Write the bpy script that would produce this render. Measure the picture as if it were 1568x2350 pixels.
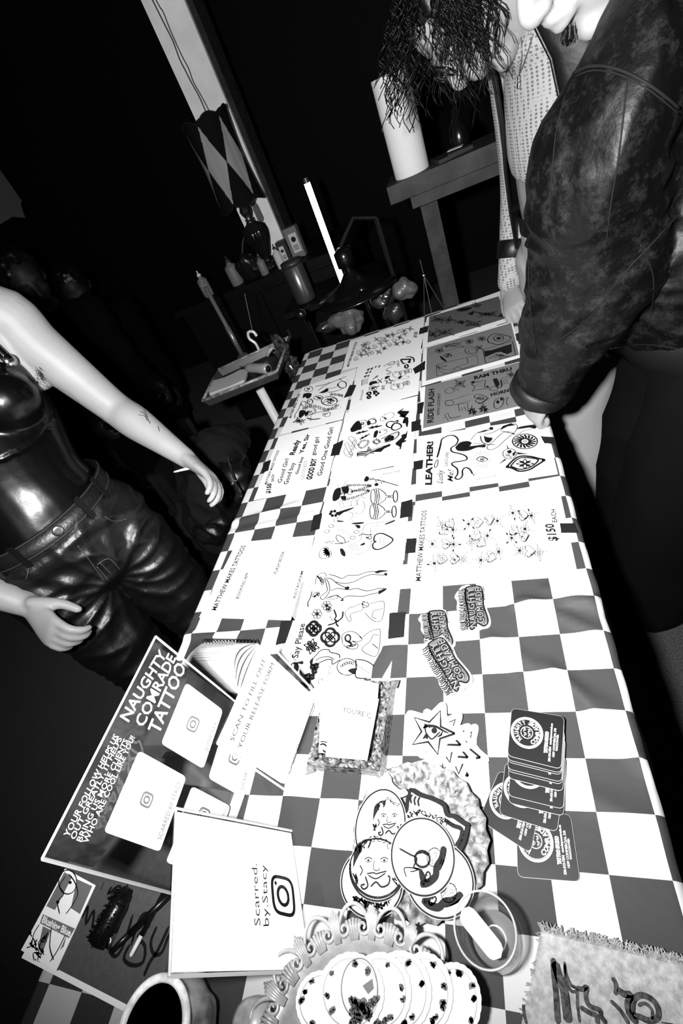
import bpy, bmesh, math, random
from mathutils import Vector, Matrix, noise
random.seed(7)
for _o in list(bpy.data.objects): bpy.data.objects.remove(_o, do_unlink=True)
SC = bpy.context.scene
COL = SC.collection
V = Vector
# ------------------------------------------------------------------ camera
FPX = 1093.892
CAM = V((0.26306, -0.46237, 1.40223))
RW = Matrix(((0.92113326, 0.14340439, -0.36186835),
             (-0.16585242, -0.69645355, -0.69817292),
             (-0.35214556, 0.70312703, -0.61774256)))
cd = bpy.data.cameras.new('camera'); cam = bpy.data.objects.new('camera', cd); COL.objects.link(cam)
cd.sensor_fit = 'VERTICAL'; cd.sensor_height = 36.0; cd.lens = FPX / 2350 * 36.0
cd.clip_start = 0.02; cd.clip_end = 60
M = Matrix.Identity(4)
for i in range(3):
    M[i][0] = RW[0][i]; M[i][1] = -RW[1][i]; M[i][2] = -RW[2][i]; M[i][3] = CAM[i]
cam.matrix_world = M
SC.camera = cam
# ------------------------------------------------------------------ world, lights, exposure
w = bpy.data.worlds.new('world'); SC.world = w; w.use_nodes = True
w.node_tree.nodes['Background'].inputs[0].default_value = (0.0, 0.0, 0.0, 1)
w.node_tree.nodes['Background'].inputs[1].default_value = 0.0
FLASH_POWER = 235.0
ld = bpy.data.lights.new('flash', 'SPOT'); ld.energy = FLASH_POWER; ld.shadow_soft_size = 0.022; ld.spot_size = math.radians(169); ld.spot_blend = 1.0
flash = bpy.data.objects.new('flash', ld); COL.objects.link(flash)
flash.location = CAM + V((-0.921, -0.143, 0.362)) * 0.13 + V((0.166, 0.696, 0.698)) * 0.02
flash.rotation_euler = (V((-0.05, 1.5, 0.86)) - flash.location).to_track_quat('-Z', 'Y').to_euler()
SC.view_settings.view_transform = 'Standard'; SC.view_settings.look = 'None'
SC.view_settings.gamma = 1.0; SC.view_settings.use_curve_mapping = False
SC.view_settings.exposure = 0.0
# ------------------------------------------------------------------ rays of the photograph -> places
def ray(x, y):
    d = V(((x - 784) / FPX, (y - 1175) / FPX, 1.0))
    return RW.transposed() @ d
def pz(x, y, z):
    d = ray(x, y); return CAM + d * ((z - CAM.z) / d.z)
def pY(x, y, Y):
    d = ray(x, y); return CAM + d * ((Y - CAM.y) / d.y)
def pX(x, y, X):
    d = ray(x, y); return CAM + d * ((X - CAM.x) / d.x)
def pd(x, y, k): return CAM + ray(x, y) * k
def pp(x, y, pl):
    P0, N = pl; d = ray(x, y); return CAM + d * ((P0 - CAM).dot(N) / d.dot(N))
TZ = 0.74                                   # table height
def zplane(z): return (V((0, 0, z)), V((0, 0, 1)))
def crop(ox, oy, s): return lambda x, y: (ox + x * s, oy + y * s)
# ------------------------------------------------------------------ materials
MATS = {}; PENDING = set()
def getm(n):
    if n not in MATS: MATS[n] = bpy.data.materials.new(n); PENDING.add(n)
    return MATS[n]
def mat(name, g=0.5, rough=0.6, spec=0.5, metal=0.0, bump=0.0, bscale=60.0, var=0.0, vscale=20.0, coat=0.0,
        trans=0.0, alpha=1.0, emit=0.0, bdist=0.002, ior=1.45, sheen=0.0):
    if name in MATS and name not in PENDING: return MATS[name]
    m = MATS[name] if name in PENDING else bpy.data.materials.new(name)
    PENDING.discard(name); m.use_nodes = True; nt = m.node_tree
    b = nt.nodes['Principled BSDF']
    b.inputs['Base Color'].default_value = (g, g, g, 1)
    b.inputs['Roughness'].default_value = rough
    b.inputs['Specular IOR Level'].default_value = spec
    b.inputs['Metallic'].default_value = metal
    b.inputs['Coat Weight'].default_value = coat
    b.inputs['Coat Roughness'].default_value = 0.1
    b.inputs['Transmission Weight'].default_value = trans
    b.inputs['IOR'].default_value = ior
    b.inputs['Alpha'].default_value = alpha
    if sheen: b.inputs['Sheen Weight'].default_value = sheen
    if emit:
        b.inputs['Emission Color'].default_value = (1, 1, 1, 1); b.inputs['Emission Strength'].default_value = emit
    tc = nt.nodes.new('ShaderNodeTexCoord')
    if var:
        n = nt.nodes.new('ShaderNodeTexNoise'); n.inputs['Scale'].default_value = vscale; n.inputs['Detail'].default_value = 6
        r = nt.nodes.new('ShaderNodeMapRange'); r.inputs[1].default_value = 0.35; r.inputs[2].default_value = 0.68
        r.inputs[3].default_value = g * (1 - var); r.inputs[4].default_value = g * (1 + var)
        c = nt.nodes.new('ShaderNodeCombineColor')
        nt.links.new(tc.outputs['Object'], n.inputs['Vector']); nt.links.new(n.outputs['Fac'], r.inputs[0])
        for k in range(3): nt.links.new(r.outputs[0], c.inputs[k])
        nt.links.new(c.outputs[0], b.inputs['Base Color'])
    if bump:
        n2 = nt.nodes.new('ShaderNodeTexNoise'); n2.inputs['Scale'].default_value = bscale; n2.inputs['Detail'].default_value = 5
        bp = nt.nodes.new('ShaderNodeBump'); bp.inputs['Strength'].default_value = bump; bp.inputs['Distance'].default_value = bdist
        nt.links.new(tc.outputs['Object'], n2.inputs['Vector']); nt.links.new(n2.outputs['Fac'], bp.inputs['Height'])
        nt.links.new(bp.outputs[0], b.inputs['Normal'])
    MATS[name] = m
    return m
mat('paper', 0.60, 0.7, 0.3); mat('paper_grey', 0.12, 0.75, 0.2, var=0.12, vscale=400); mat('paper_darkgrey', 0.07, 0.75, 0.2, var=0.15, vscale=400)
mat('paper_tint', 0.42, 0.7, 0.3, var=0.06, vscale=60)
mat('ink', 0.004, 0.6, 0.2); mat('ink_grey', 0.06, 0.6, 0.2); mat('ink_faint', 0.30, 0.6, 0.2); mat('ink_mid', 0.13, 0.6, 0.2)
mat('black_tape', 0.006, 0.55, 0.35, bump=0.3, bscale=300)
mat('card_black', 0.003, 0.45, 0.3); mat('white_print', 0.75, 0.6, 0.3); mat('card_edge', 0.4, 0.6, 0.3)
mat('skin', 0.17, 0.55, 0.35, bump=0.12, bscale=400, bdist=0.0006, var=0.05, vscale=25)
mat('skin_dimmed', 0.005, 0.6, 0.2)  # skin of the background people, the gloom around them put into its colour
mat('latex', 0.001, 0.24, 0.35, bump=0.25, bscale=9, bdist=0.006)
mat('leather', 0.003, 0.42, 0.38, bump=0.45, bscale=90, bdist=0.0015)
mat('black_cloth', 0.0012, 0.9, 0.03, bump=0.4, bscale=200)
mat('black_paint', 0.0012, 0.7, 0.1); mat('black_plastic', 0.003, 0.3, 0.4)
mat('chrome', 0.55, 0.18, 0.5, metal=1.0); mat('steel', 0.35, 0.32, 0.5, metal=1.0); mat('silver', 0.20, 0.3, 0.6, metal=0.35, bump=0.3, bscale=60, var=.5, vscale=110); mat('silver_tray', 0.42, 0.28, 0.7, metal=0.35, bump=0.2, bscale=60, var=.2, vscale=60); mat('silver_crust', 0.12, 0.3, 0.6, metal=0.3, bump=0.8, bscale=140, var=1.0, vscale=170)
mat('white_plastic', 0.55, 0.45, 0.4); mat('grey_plastic', 0.12, 0.5, 0.3); mat('dark_plastic', 0.02, 0.4, 0.4)
mat('wood', 0.016, 0.6, 0.3, bump=0.5, bscale=30, var=0.5, vscale=14)
mat('hair', 0.001, 0.42, 0.25); mat('denim', 0.0018, 0.9, 0.06, bump=0.4, bscale=500)
mat('white_cotton', 0.22, 0.85, 0.15, bump=0.3, bscale=500)
mat('tube_light', 0.9, 0.5, 0.2, emit=6.0)
def glass_mat(name, tint=1.0, fac=0.9, rough=0.02, base=0.03):
    m = bpy.data.materials.new(name); m.use_nodes = True; nt = m.node_tree; nt.nodes.clear()
    o = nt.nodes.new('ShaderNodeOutputMaterial'); mx = nt.nodes.new('ShaderNodeMixShader')
    t = nt.nodes.new('ShaderNodeBsdfTransparent'); g = nt.nodes.new('ShaderNodeBsdfGlossy'); lw = nt.nodes.new('ShaderNodeLayerWeight')
    lw.inputs[0].default_value = 0.5; g.inputs['Roughness'].default_value = rough
    pw = nt.nodes.new('ShaderNodeMath'); pw.operation = 'POWER'; pw.inputs[1].default_value = 4.0
    mr = nt.nodes.new('ShaderNodeMapRange'); mr.inputs[3].default_value = base; mr.inputs[4].default_value = 0.8
    t.inputs[0].default_value = (tint, tint, tint, 1)
    nt.links.new(lw.outputs['Facing'], pw.inputs[0]); nt.links.new(pw.outputs[0], mr.inputs[0]); nt.links.new(mr.outputs[0], mx.inputs[0])
    nt.links.new(t.outputs[0], mx.inputs[1]); nt.links.new(g.outputs[0], mx.inputs[2])
    nt.links.new(mx.outputs[0], o.inputs[0]); MATS[name] = m; return m
glass_mat('acrylic', 0.97, rough=0.05, base=.015); glass_mat('tumbler_glass', 0.86, rough=0.15, base=.06); glass_mat('smoked_glass', 0.35, rough=0.05); glass_mat('sleeve_film', 0.9, rough=0.12)
# leather with the flash's mottled grey speckle painted into its colour
def flash_speckled_leather():
    m = mat('flash_speckled_leather', 0.004, 0.48, 0.20, bump=0.9, bscale=42, bdist=0.003); nt = m.node_tree; b = nt.nodes['Principled BSDF']
    tc = nt.nodes.new('ShaderNodeTexCoord')
    n = nt.nodes.new('ShaderNodeTexNoise'); n.inputs['Scale'].default_value = 34; n.inputs['Detail'].default_value = 9; n.inputs['Roughness'].default_value = 0.8
    r = nt.nodes.new('ShaderNodeMapRange'); r.inputs[1].default_value = 0.5; r.inputs[2].default_value = 0.72; r.inputs[3].default_value = 0.0005; r.inputs[4].default_value = 0.014
    c = nt.nodes.new('ShaderNodeCombineColor')
    nt.links.new(tc.outputs['Object'], n.inputs['Vector']); nt.links.new(n.outputs['Fac'], r.inputs[0])
    for k in range(3): nt.links.new(r.outputs[0], c.inputs[k])
    nt.links.new(c.outputs[0], b.inputs['Base Color'])
    return m
flash_speckled_leather()
# ------------------------------------------------------------------ mesh building
def loc_of(o): return o.matrix_world.translation if False else V(o['wloc'])
class MB:
    def __init__(s): s.v = []; s.f = []
    def add(s, vs, fs):
        n = len(s.v); s.v += [V(p) for p in vs]; s.f += [tuple(n + i for i in f) for f in fs]; return s
    def quad(s, a, b, c, d): return s.add([a, b, c, d], [(0, 1, 2, 3)])
    def box(s, c, sz, rz=0.0, R=None):
        c = V(c); h = V(sz) / 2; R = R or Matrix.Rotation(rz, 3, 'Z')
        vs = [c + R @ V((x * h.x, y * h.y, z * h.z)) for x in (-1, 1) for y in (-1, 1) for z in (-1, 1)]
        return s.add(vs, [(0, 1, 3, 2), (4, 6, 7, 5), (0, 4, 5, 1), (2, 3, 7, 6), (0, 2, 6, 4), (1, 5, 7, 3)])
    def slab(s, pts, n, t):
        # polygon prism: pts on top, thickness t along -n
        n = V(n).normalized(); k = len(pts); P = [V(p) for p in pts]
        vs = P + [p - n * t for p in P]
        fs = [tuple(range(k)), tuple(range(2 * k - 1, k - 1, -1))] + [(i, k + i, k + (i + 1) % k, (i + 1) % k) for i in range(k)]
        return s.add(vs, fs)
    def tube(s, pts, r, n=10, closed=False, flat=None):
        P = [V(p) for p in pts]; K = len(P)
        R = r if isinstance(r, (list, tuple)) else [r] * K
        up = None; rings = []
        for i in range(K):
            a = P[(i - 1) % K] if (closed or i) else P[i]; b = P[(i + 1) % K] if (closed or i < K - 1) else P[i]
            t = (b - a).normalized() if (b - a).length > 1e-9 else V((0, 0, 1))
            if up is None:
                up = t.cross(V((0, 0, 1)));
                if up.length < 1e-3: up = t.cross(V((1, 0, 0)))
                up.normalize()
            else:
                up = (up - t * up.dot(t)).normalized()
            bi = t.cross(up)
            rings.append([P[i] + (up * math.cos(2 * math.pi * j / n) + bi * math.sin(2 * math.pi * j / n)) * R[i] for j in range(n)])
        base = len(s.v); s.v += [q for g in rings for q in g]
        m = K if closed else K - 1
        for i in range(m):
            for j in range(n):
                a = base + i * n + j; b = base + i * n + (j + 1) % n; c = base + ((i + 1) % K) * n + (j + 1) % n; d = base + ((i + 1) % K) * n + j
                s.f.append((a, b, c, d))
        if not closed:
            s.f.append(tuple(base + j for j in range(n))[::-1]); s.f.append(tuple(base + (K - 1) * n + j for j in range(n)))
        return s
    def lathe(s, c, prof, n=32, axis=None, xdir=None, flute=0, famp=0.0):
        c = V(c); ax = V(axis or (0, 0, 1)).normalized(); x = V(xdir or (1, 0, 0)); x = (x - ax * x.dot(ax))
        if x.length < 1e-4: x = V((0, 1, 0)) - ax * ax.y
        x.normalize(); y = ax.cross(x)
        base = len(s.v)
        for (r, h) in prof:
            for j in range(n):
                a = 2 * math.pi * j / n; rr = r * (1 + famp * math.cos(flute * a)) if flute else r
                s.v.append(c + ax * h + (x * math.cos(a) + y * math.sin(a)) * rr)
        for i in range(len(prof) - 1):
            for j in range(n):
                s.f.append((base + i * n + j, base + i * n + (j + 1) % n, base + (i + 1) * n + (j + 1) % n, base + (i + 1) * n + j))
        s.f.append(tuple(base + j for j in range(n))[::-1]); s.f.append(tuple(base + (len(prof) - 1) * n + j for j in range(n)))
        return s
    def ellipsoid(s, c, r, R=None, n=16, m=10):
        R = R or Matrix.Identity(3); c = V(c); base = len(s.v)
        for i in range(m + 1):
            th = math.pi * i / m
            for j in range(n):
                a = 2 * math.pi * j / n
                s.v.append(c + R @ V((r[0] * math.sin(th) * math.cos(a), r[1] * math.sin(th) * math.sin(a), r[2] * math.cos(th))))
        for i in range(m):
            for j in range(n): s.f.append((base + i * n + j, base + (i + 1) * n + j, base + (i + 1) * n + (j + 1) % n, base + i * n + (j + 1) % n))
        return s
    def build(s, name, m, parent=None, smooth=False, origin=None):
        me = bpy.data.meshes.new(name)
        if parent is not None: o0 = V(parent['wloc'])
        elif origin is not None: o0 = V(origin)
        else:
            xs = [p.x for p in s.v]; ys = [p.y for p in s.v]; zs = [p.z for p in s.v]
            o0 = V(((min(xs) + max(xs)) / 2, (min(ys) + max(ys)) / 2, min(zs)))
        me.from_pydata([tuple(p - o0) for p in s.v], [], s.f)
        me.validate(); me.update()
        bm = bmesh.new(); bm.from_mesh(me); bmesh.ops.recalc_face_normals(bm, faces=bm.faces); bm.to_mesh(me); bm.free()
        me.materials.append(getm(m) if isinstance(m, str) else m)
        if smooth:
            for p in me.polygons: p.use_smooth = True
        return link(name, me, parent, o0)
def link(name, me, parent, o0):
    ob = bpy.data.objects.new(name, me); COL.objects.link(ob)
    ob['wloc'] = tuple(o0)
    if parent is not None: ob.parent = parent
    else: ob.location = o0
    return ob
def tag(o, label=None, cat=None, group=None, kind=None):
    if label: o['label'] = label
    if cat: o['category'] = cat
    if group: o['group'] = group
    if kind: o['kind'] = kind
    return o
def empty(name, loc, label=None, cat=None, group=None):
    o = bpy.data.objects.new(name, None); COL.objects.link(o); o.location = loc; o['wloc'] = tuple(loc); o.empty_display_size = 0.02
    return tag(o, label, cat, group)
def autosmooth(o, ang=40):
    me = o.data
    for p in me.polygons: p.use_smooth = True
    try: me.set_sharp_from_angle(angle=math.radians(ang))
    except Exception: pass
    return o
# ------------------------------------------------------------------ ink lines, fills and lettering on flat surfaces
def catmull(P, n=4):
    if len(P) < 3: return list(P)
    out = []
    for i in range(len(P) - 1):
        p0 = P[max(i - 1, 0)]; p1 = P[i]; p2 = P[i + 1]; p3 = P[min(i + 2, len(P) - 1)]
        for k in range(n):
            t = k / n
            out.append(((p1 * 2) + (p2 - p0) * t + (p0 * 2 - p1 * 5 + p2 * 4 - p3) * t * t + (p1 * 3 - p0 - p2 * 3 + p3) * t ** 3) * 0.5)
    out.append(P[-1]); return out
INKW = 1.6
class Ink:
    """flat ink on a plane: world-space ribbons and fills"""
    def __init__(s, pl, lift=0.0003): s.P0, s.N = pl[0], V(pl[1]).normalized(); s.N = s.N if s.N.dot(CAM - s.P0) > 0 else -s.N; s.mb = MB(); s.lift = lift; s.pl = pl
    def line(s, pts, wd=0.0006, closed=False, smooth=True):
        P = [V(p) for p in pts]
        if closed: P = P + [P[0]]
        if smooth and len(P) > 2: P = catmull(P, 4)
        P = [p + s.N * s.lift for p in P]; L = []
        for i in range(len(P)):
            a = P[max(i - 1, 0)]; b = P[min(i + 1, len(P) - 1)]; t = b - a
            if t.length < 1e-9: t = V((1, 0, 0))
            sd = s.N.cross(t.normalized())
            w_ = (wd * INKW) if not closed and 0 < i < len(P) - 1 or closed else wd * 0.6
            L.append((P[i] + sd * w_ / 2, P[i] - sd * w_ / 2))
        n = len(s.mb.v)
        for a, b in L: s.mb.v += [a, b]
        for i in range(len(L) - 1): s.mb.f.append((n + 2 * i, n + 2 * i + 1, n + 2 * i + 3, n + 2 * i + 2))
        return s
    def fill(s, pts, smooth=False):
        P = [V(p) for p in pts]
        if smooth: P = catmull(P + [P[0]], 4)[:-1]
        c = sum(P, V()) / len(P) + s.N * s.lift
        n = len(s.mb.v); s.mb.v += [c] + [p + s.N * s.lift for p in P]; k = len(P)
        s.mb.f += [(n, n + 1 + i, n + 1 + (i + 1) % k) for i in range(k)]
        return s
    def px(s, f, pts, wd=0.0006, closed=False, smooth=True):
        return s.line([pp(*f(*p), s.pl) for p in pts], wd, closed, smooth)
    def pfill(s, f, pts, smooth=False): return s.fill([pp(*f(*p), s.pl) for p in pts], smooth)
    def build(s, name, m, parent): return s.mb.build(name, m, parent) if s.mb.f else None
ID = lambda x, y: (x, y)
_tc = {}
def text_mesh(txt, bold=0.0, shear=0.0):
    key = (txt, bold, shear)
    if key in _tc: return _tc[key]
    cu = bpy.data.curves.new('t', 'FONT'); cu.body = txt; cu.offset = bold; cu.resolution_u = 2; cu.shear = shear
    o = bpy.data.objects.new('t', cu); COL.objects.link(o)
    dg = bpy.context.evaluated_depsgraph_get(); me = bpy.data.meshes.new_from_object(o.evaluated_get(dg))
    vs = [v.co.copy() for v in me.vertices]; fs = [tuple(p.vertices) for p in me.polygons]
    bpy.data.objects.remove(o, do_unlink=True); bpy.data.curves.remove(cu); bpy.data.meshes.remove(me)
    x0 = min(v.x for v in vs); x1 = max(v.x for v in vs); y1 = max(v.y for v in vs)
    vs = [V(((v.x - x0) / (x1 - x0), v.y / 0.73, 0)) for v in vs]     # cap height = 1
    _tc[key] = (vs, fs); return _tc[key]
def text_w(txt, W0, W1, WT, N, parent, m='ink', bold=0.0, shear=0.0, name='lettering', lift=0.0004, mb=None):
    vs, fs = text_mesh(txt, bold, shear)
    X = W1 - W0; Y = WT - W0; N = V(N).normalized()
    if N.dot(CAM - W0) < 0: N = -N
    b = mb or MB(); b.add([W0 + X * v.x + Y * v.y + N * lift for v in vs], fs)
    if mb is None: return b.build(name, m, parent)
def text_px(txt, f, p0, p1, pt, pl, parent, **k):
    return text_w(txt, pp(*f(*p0), pl), pp(*f(*p1), pl), pp(*f(*pt), pl), pl[1], parent, **k)
# ================================================================== the setting
CB = 0.0564                                   # checker square
def struct(name, mb, m, **k): return tag(mb.build(name, m, **k), kind='structure')
def floor_mat():
    m = mat('floor_carpet', 0.045, 0.9, 0.1, bump=0.6, bscale=300, bdist=0.003, var=0.5, vscale=260); return m
floor_mat()
struct('floor', MB().box((0, 1.2, -0.025), (6.4, 5.2, 0.05)), 'floor_carpet')
struct('wall_back', MB().box((0, 3.78, 1.45), (6.4, 0.1, 2.9)), 'black_paint')
struct('wall_left', MB().box((-3.2, 1.2, 1.45), (0.1, 5.2, 2.9)), 'black_paint')
struct('wall_right', MB().box((3.2, 1.2, 1.45), (0.1, 5.2, 2.9)), 'black_paint')
struct('wall_near', MB().box((0, -1.38, 1.45), (6.4, 0.1, 2.9)), 'black_paint')
struct('ceiling', MB().box((0, 1.2, 2.93), (6.4, 5.2, 0.06)), 'black_paint')
# the pale painted strip of wall behind the lamp, with its darker side face
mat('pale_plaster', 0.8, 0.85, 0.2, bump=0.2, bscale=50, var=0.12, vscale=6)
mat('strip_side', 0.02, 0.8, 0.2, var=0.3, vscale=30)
def strip():
    Y = 2.75
    a = pY(320, 0, Y); b = pY(420, 0, Y); c = pY(570, 580, Y); e = pY(640, 575, Y)
    xl = (a.x + pY(545, 480, Y).x) / 2; xr = (b.x + pY(645, 530, Y).x) / 2
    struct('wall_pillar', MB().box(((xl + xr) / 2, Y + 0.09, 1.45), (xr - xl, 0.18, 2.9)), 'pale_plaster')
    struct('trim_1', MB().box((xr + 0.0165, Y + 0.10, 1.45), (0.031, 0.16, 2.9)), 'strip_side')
    return Y, xl, xr
PY, PXL, PXR = strip()
cb = MB(); K = crop(250, 0, 0.3508)
pts = [pY(*K(x, y), PY - 0.006) for x, y in [(285, 0), (330, 90), (380, 190), (420, 270), (462, 385), (500, 460), (540, 540), (590, 630), (645, 755)]]
top = pts[0] + (pts[0] - pts[1]) * 6; top.y = PY - .006; top.z = min(top.z, 2.88)
cb.tube(catmull([top] + pts, 3), 0.0035, 6)
pts2 = [p + V((0.016 + 0.006 * math.sin(i * 1.7), 0, 0)) for i, p in enumerate(pts)]
cb.tube(catmull([top + V((.016, 0, 0))] + pts2, 3), 0.003, 6)
mat('cable_grey', 0.06, 0.6, 0.3)
tag(cb.build('wall_cable', 'cable_grey'), 'thin twin cable running down the pale pillar above the lampshade', 'cable')
# ================================================================== table and cloth
XL, XR, YF, YN = -7.30 * CB, 5.98 * CB, 22.2 * CB, -11.2 * CB
tb = empty('folding_table', (0, 0.3, 0), 'long narrow folding table hidden under the checkered cloth', 'table')
MB().box(((XL + XR) / 2, (YF + YN) / 2, TZ - 0.022), (XR - XL - 0.012, YF - YN - 0.012, 0.036)).build('tabletop', 'white_plastic', tb)
for x in (XL + 0.08, XR - 0.08):
    for y in (YN + 0.25, YF - 0.25):
        MB().tube([(x, y, 0.0), (x, y, TZ - 0.04)], 0.014, 10).build('leg', 'steel', tb)
def fold(x, y):
    """wrinkles of the vinyl cloth (open areas only)"""
    h = 0.0
    def ridge(x0, y0, x1, y1, wd, am):
        ax = V((x1 - x0, y1 - y0, 0)); L = ax.length; ax /= L; d = V((x - x0, y - y0, 0)); t = d.dot(ax) / L; s_ = d.x * ax.y - d.y * ax.x
        if t < -0.25 or t > 1.25: return 0
        e = math.exp(-((max(0, -t, t - 1)) * 4) ** 2)
        return 1.35 * am * math.exp(-(s_ / wd) ** 2) * e
    h += ridge(0.25, 0.0, 0.32, -0.05, 0.009, 0.005) + ridge(0.24, 0.0, 0.335, -0.005, 0.007, 0.006)
    h += ridge(0.20, -0.07, 0.31, -0.16, 0.011, 0.004) + ridge(0.27, -0.12, 0.335, -0.22, 0.009, 0.005) + ridge(0.19, -0.07, 0.23, -0.13, 0.009, 0.002)
    h += ridge(0.28, 0.02, 0.335, -0.015, 0.010, 0.005) + ridge(0.24, -0.25, 0.33, -0.29, 0.012, 0.003) + ridge(0.06, 0.01, 0.0, -0.12, 0.02, 0.002)
    h += ridge(-0.12, -0.25, -0.05, -0.36, 0.02, 0.003) + ridge(-0.06, -0.2, 0.0, -0.33, 0.02, 0.0025)
    h += ridge(-0.40, 0.325, -0.26, 0.345, 0.008, 0.004) + ridge(-0.38, 0.288, -0.20, 0.30, 0.009, 0.003) + ridge(-0.40, 0.0, -0.30, -0.015, 0.009, 0.005)
    return h
def cloth():
    NX, NY, DR = 96, 240, 0.26
    us = [XL - DR + (XR - XL + 2 * DR) * i / NX for i in range(NX + 1)]
    # denser near the edges
    us = sorted(set([XL - DR * (1 - i / 8) for i in range(8)] + [XL + (XR - XL) * i / 150 for i in range(151)] + [XR + DR * i / 8 for i in range(1, 9)] + [XL - .004, XL - .012, XR + .004, XR + .012]))
    ys = [YN - DR * (1 - i / 6) for i in range(6)] + [YN + (YF - YN) * i / NY for i in range(NY + 1)] + [YF + DR * i / 6 for i in range(1, 7)]
    rr = 0.012
    def curve(u, a, b):
        # arc-length position -> (position, drop)
        if a <= u <= b: return u, 0.0, 0
        s_ = (u - b) if u > b else (a - u); sg = 1 if u > b else -1; e = b if u > b else a
        q = rr * math.pi / 2
        if s_ < q: return e + sg * rr * math.sin(s_ / rr), rr * (1 - math.cos(s_ / rr)), sg
        return e + sg * rr, rr + s_ - q, sg
    vs = []; uv = []
    for y in ys:
        for x in us:
            X, dx, sx = curve(x, XL, XR); Y, dy, sy = curve(y, YN, YF)
            drop = max(dx, dy)
            if drop > 0.02:
                wv = 0.012 * math.sin(y * 21 + 1.3 * math.sin(y * 7)) if dx > dy else 0.012 * math.sin(x * 25)
                k = min(1, (drop - 0.02) / 0.15)
                X += (sx or 0) * (wv * k + 0.012 * k) if dx >= dy else 0; Y += (sy or 0) * (wv * k + 0.012 * k) if dy > dx else 0
            z = TZ + 0.0005 - drop + (fold(X, Y) if drop < 0.03 else 0) + (0.0003 * noise.noise(V((X * 14, Y * 14, 0))) if drop < .01 else 0)
            if sx > 0 and drop < 0.02: X += 0.0035 * noise.noise(V((0, Y * 20, 3))) 
            vs.append((X, Y, z)); uv.append((x / CB, y / CB))
    n = len(us); fs = [(j * n + i, j * n + i + 1, (j + 1) * n + i + 1, (j + 1) * n + i) for j in range(len(ys) - 1) for i in range(n - 1)]
    me = bpy.data.meshes.new('tablecloth'); me.from_pydata(vs, [], fs); me.update()
    ul = me.uv_layers.new(name='UVMap')
    for lp in me.loops: ul.data[lp.index].uv = uv[lp.vertex_index]
    for p in me.polygons: p.use_smooth = True
    m = bpy.data.materials.new('checkered_vinyl'); m.use_nodes = True; nt = m.node_tree; b = nt.nodes['Principled BSDF']
    u = nt.nodes.new('ShaderNodeUVMap'); ck = nt.nodes.new('ShaderNodeTexChecker'); ck.inputs['Scale'].default_value = 1.0
    ck.inputs['Color1'].default_value = (CK_W, CK_W, CK_W, 1); ck.inputs['Color2'].default_value = (CK_B, CK_B, CK_B, 1)
    mp = nt.nodes.new('ShaderNodeMapping'); mp.inputs['Location'].default_value = (100.0, 100.0, 0.5)
    nt.links.new(u.outputs[0], mp.inputs[0]); nt.links.new(mp.outputs[0], ck.inputs['Vector'])
    nt.links.new(ck.outputs['Color'], b.inputs['Base Color']); b.inputs['Roughness'].default_value = 0.6; b.inputs['Specular IOR Level'].default_value = 0.12
    n2 = nt.nodes.new('ShaderNodeTexNoise'); n2.inputs['Scale'].default_value = 26; n2.inputs['Detail'].default_value = 4
    tc = nt.nodes.new('ShaderNodeTexCoord'); bp = nt.nodes.new('ShaderNodeBump'); bp.inputs['Strength'].default_value = 0.35; bp.inputs['Distance'].default_value = 0.004
    nt.links.new(tc.outputs['Object'], n2.inputs['Vector']); nt.links.new(n2.outputs['Fac'], bp.inputs['Height']); nt.links.new(bp.outputs[0], b.inputs['Normal'])
    me.materials.append(m)
    return link('tablecloth', me, None, V((0, 0, 0)))
CK_W, CK_B = 0.42, 0.031
tag(cloth(), 'black and white checkered vinyl cloth covering the whole long table', 'tablecloth')
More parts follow.
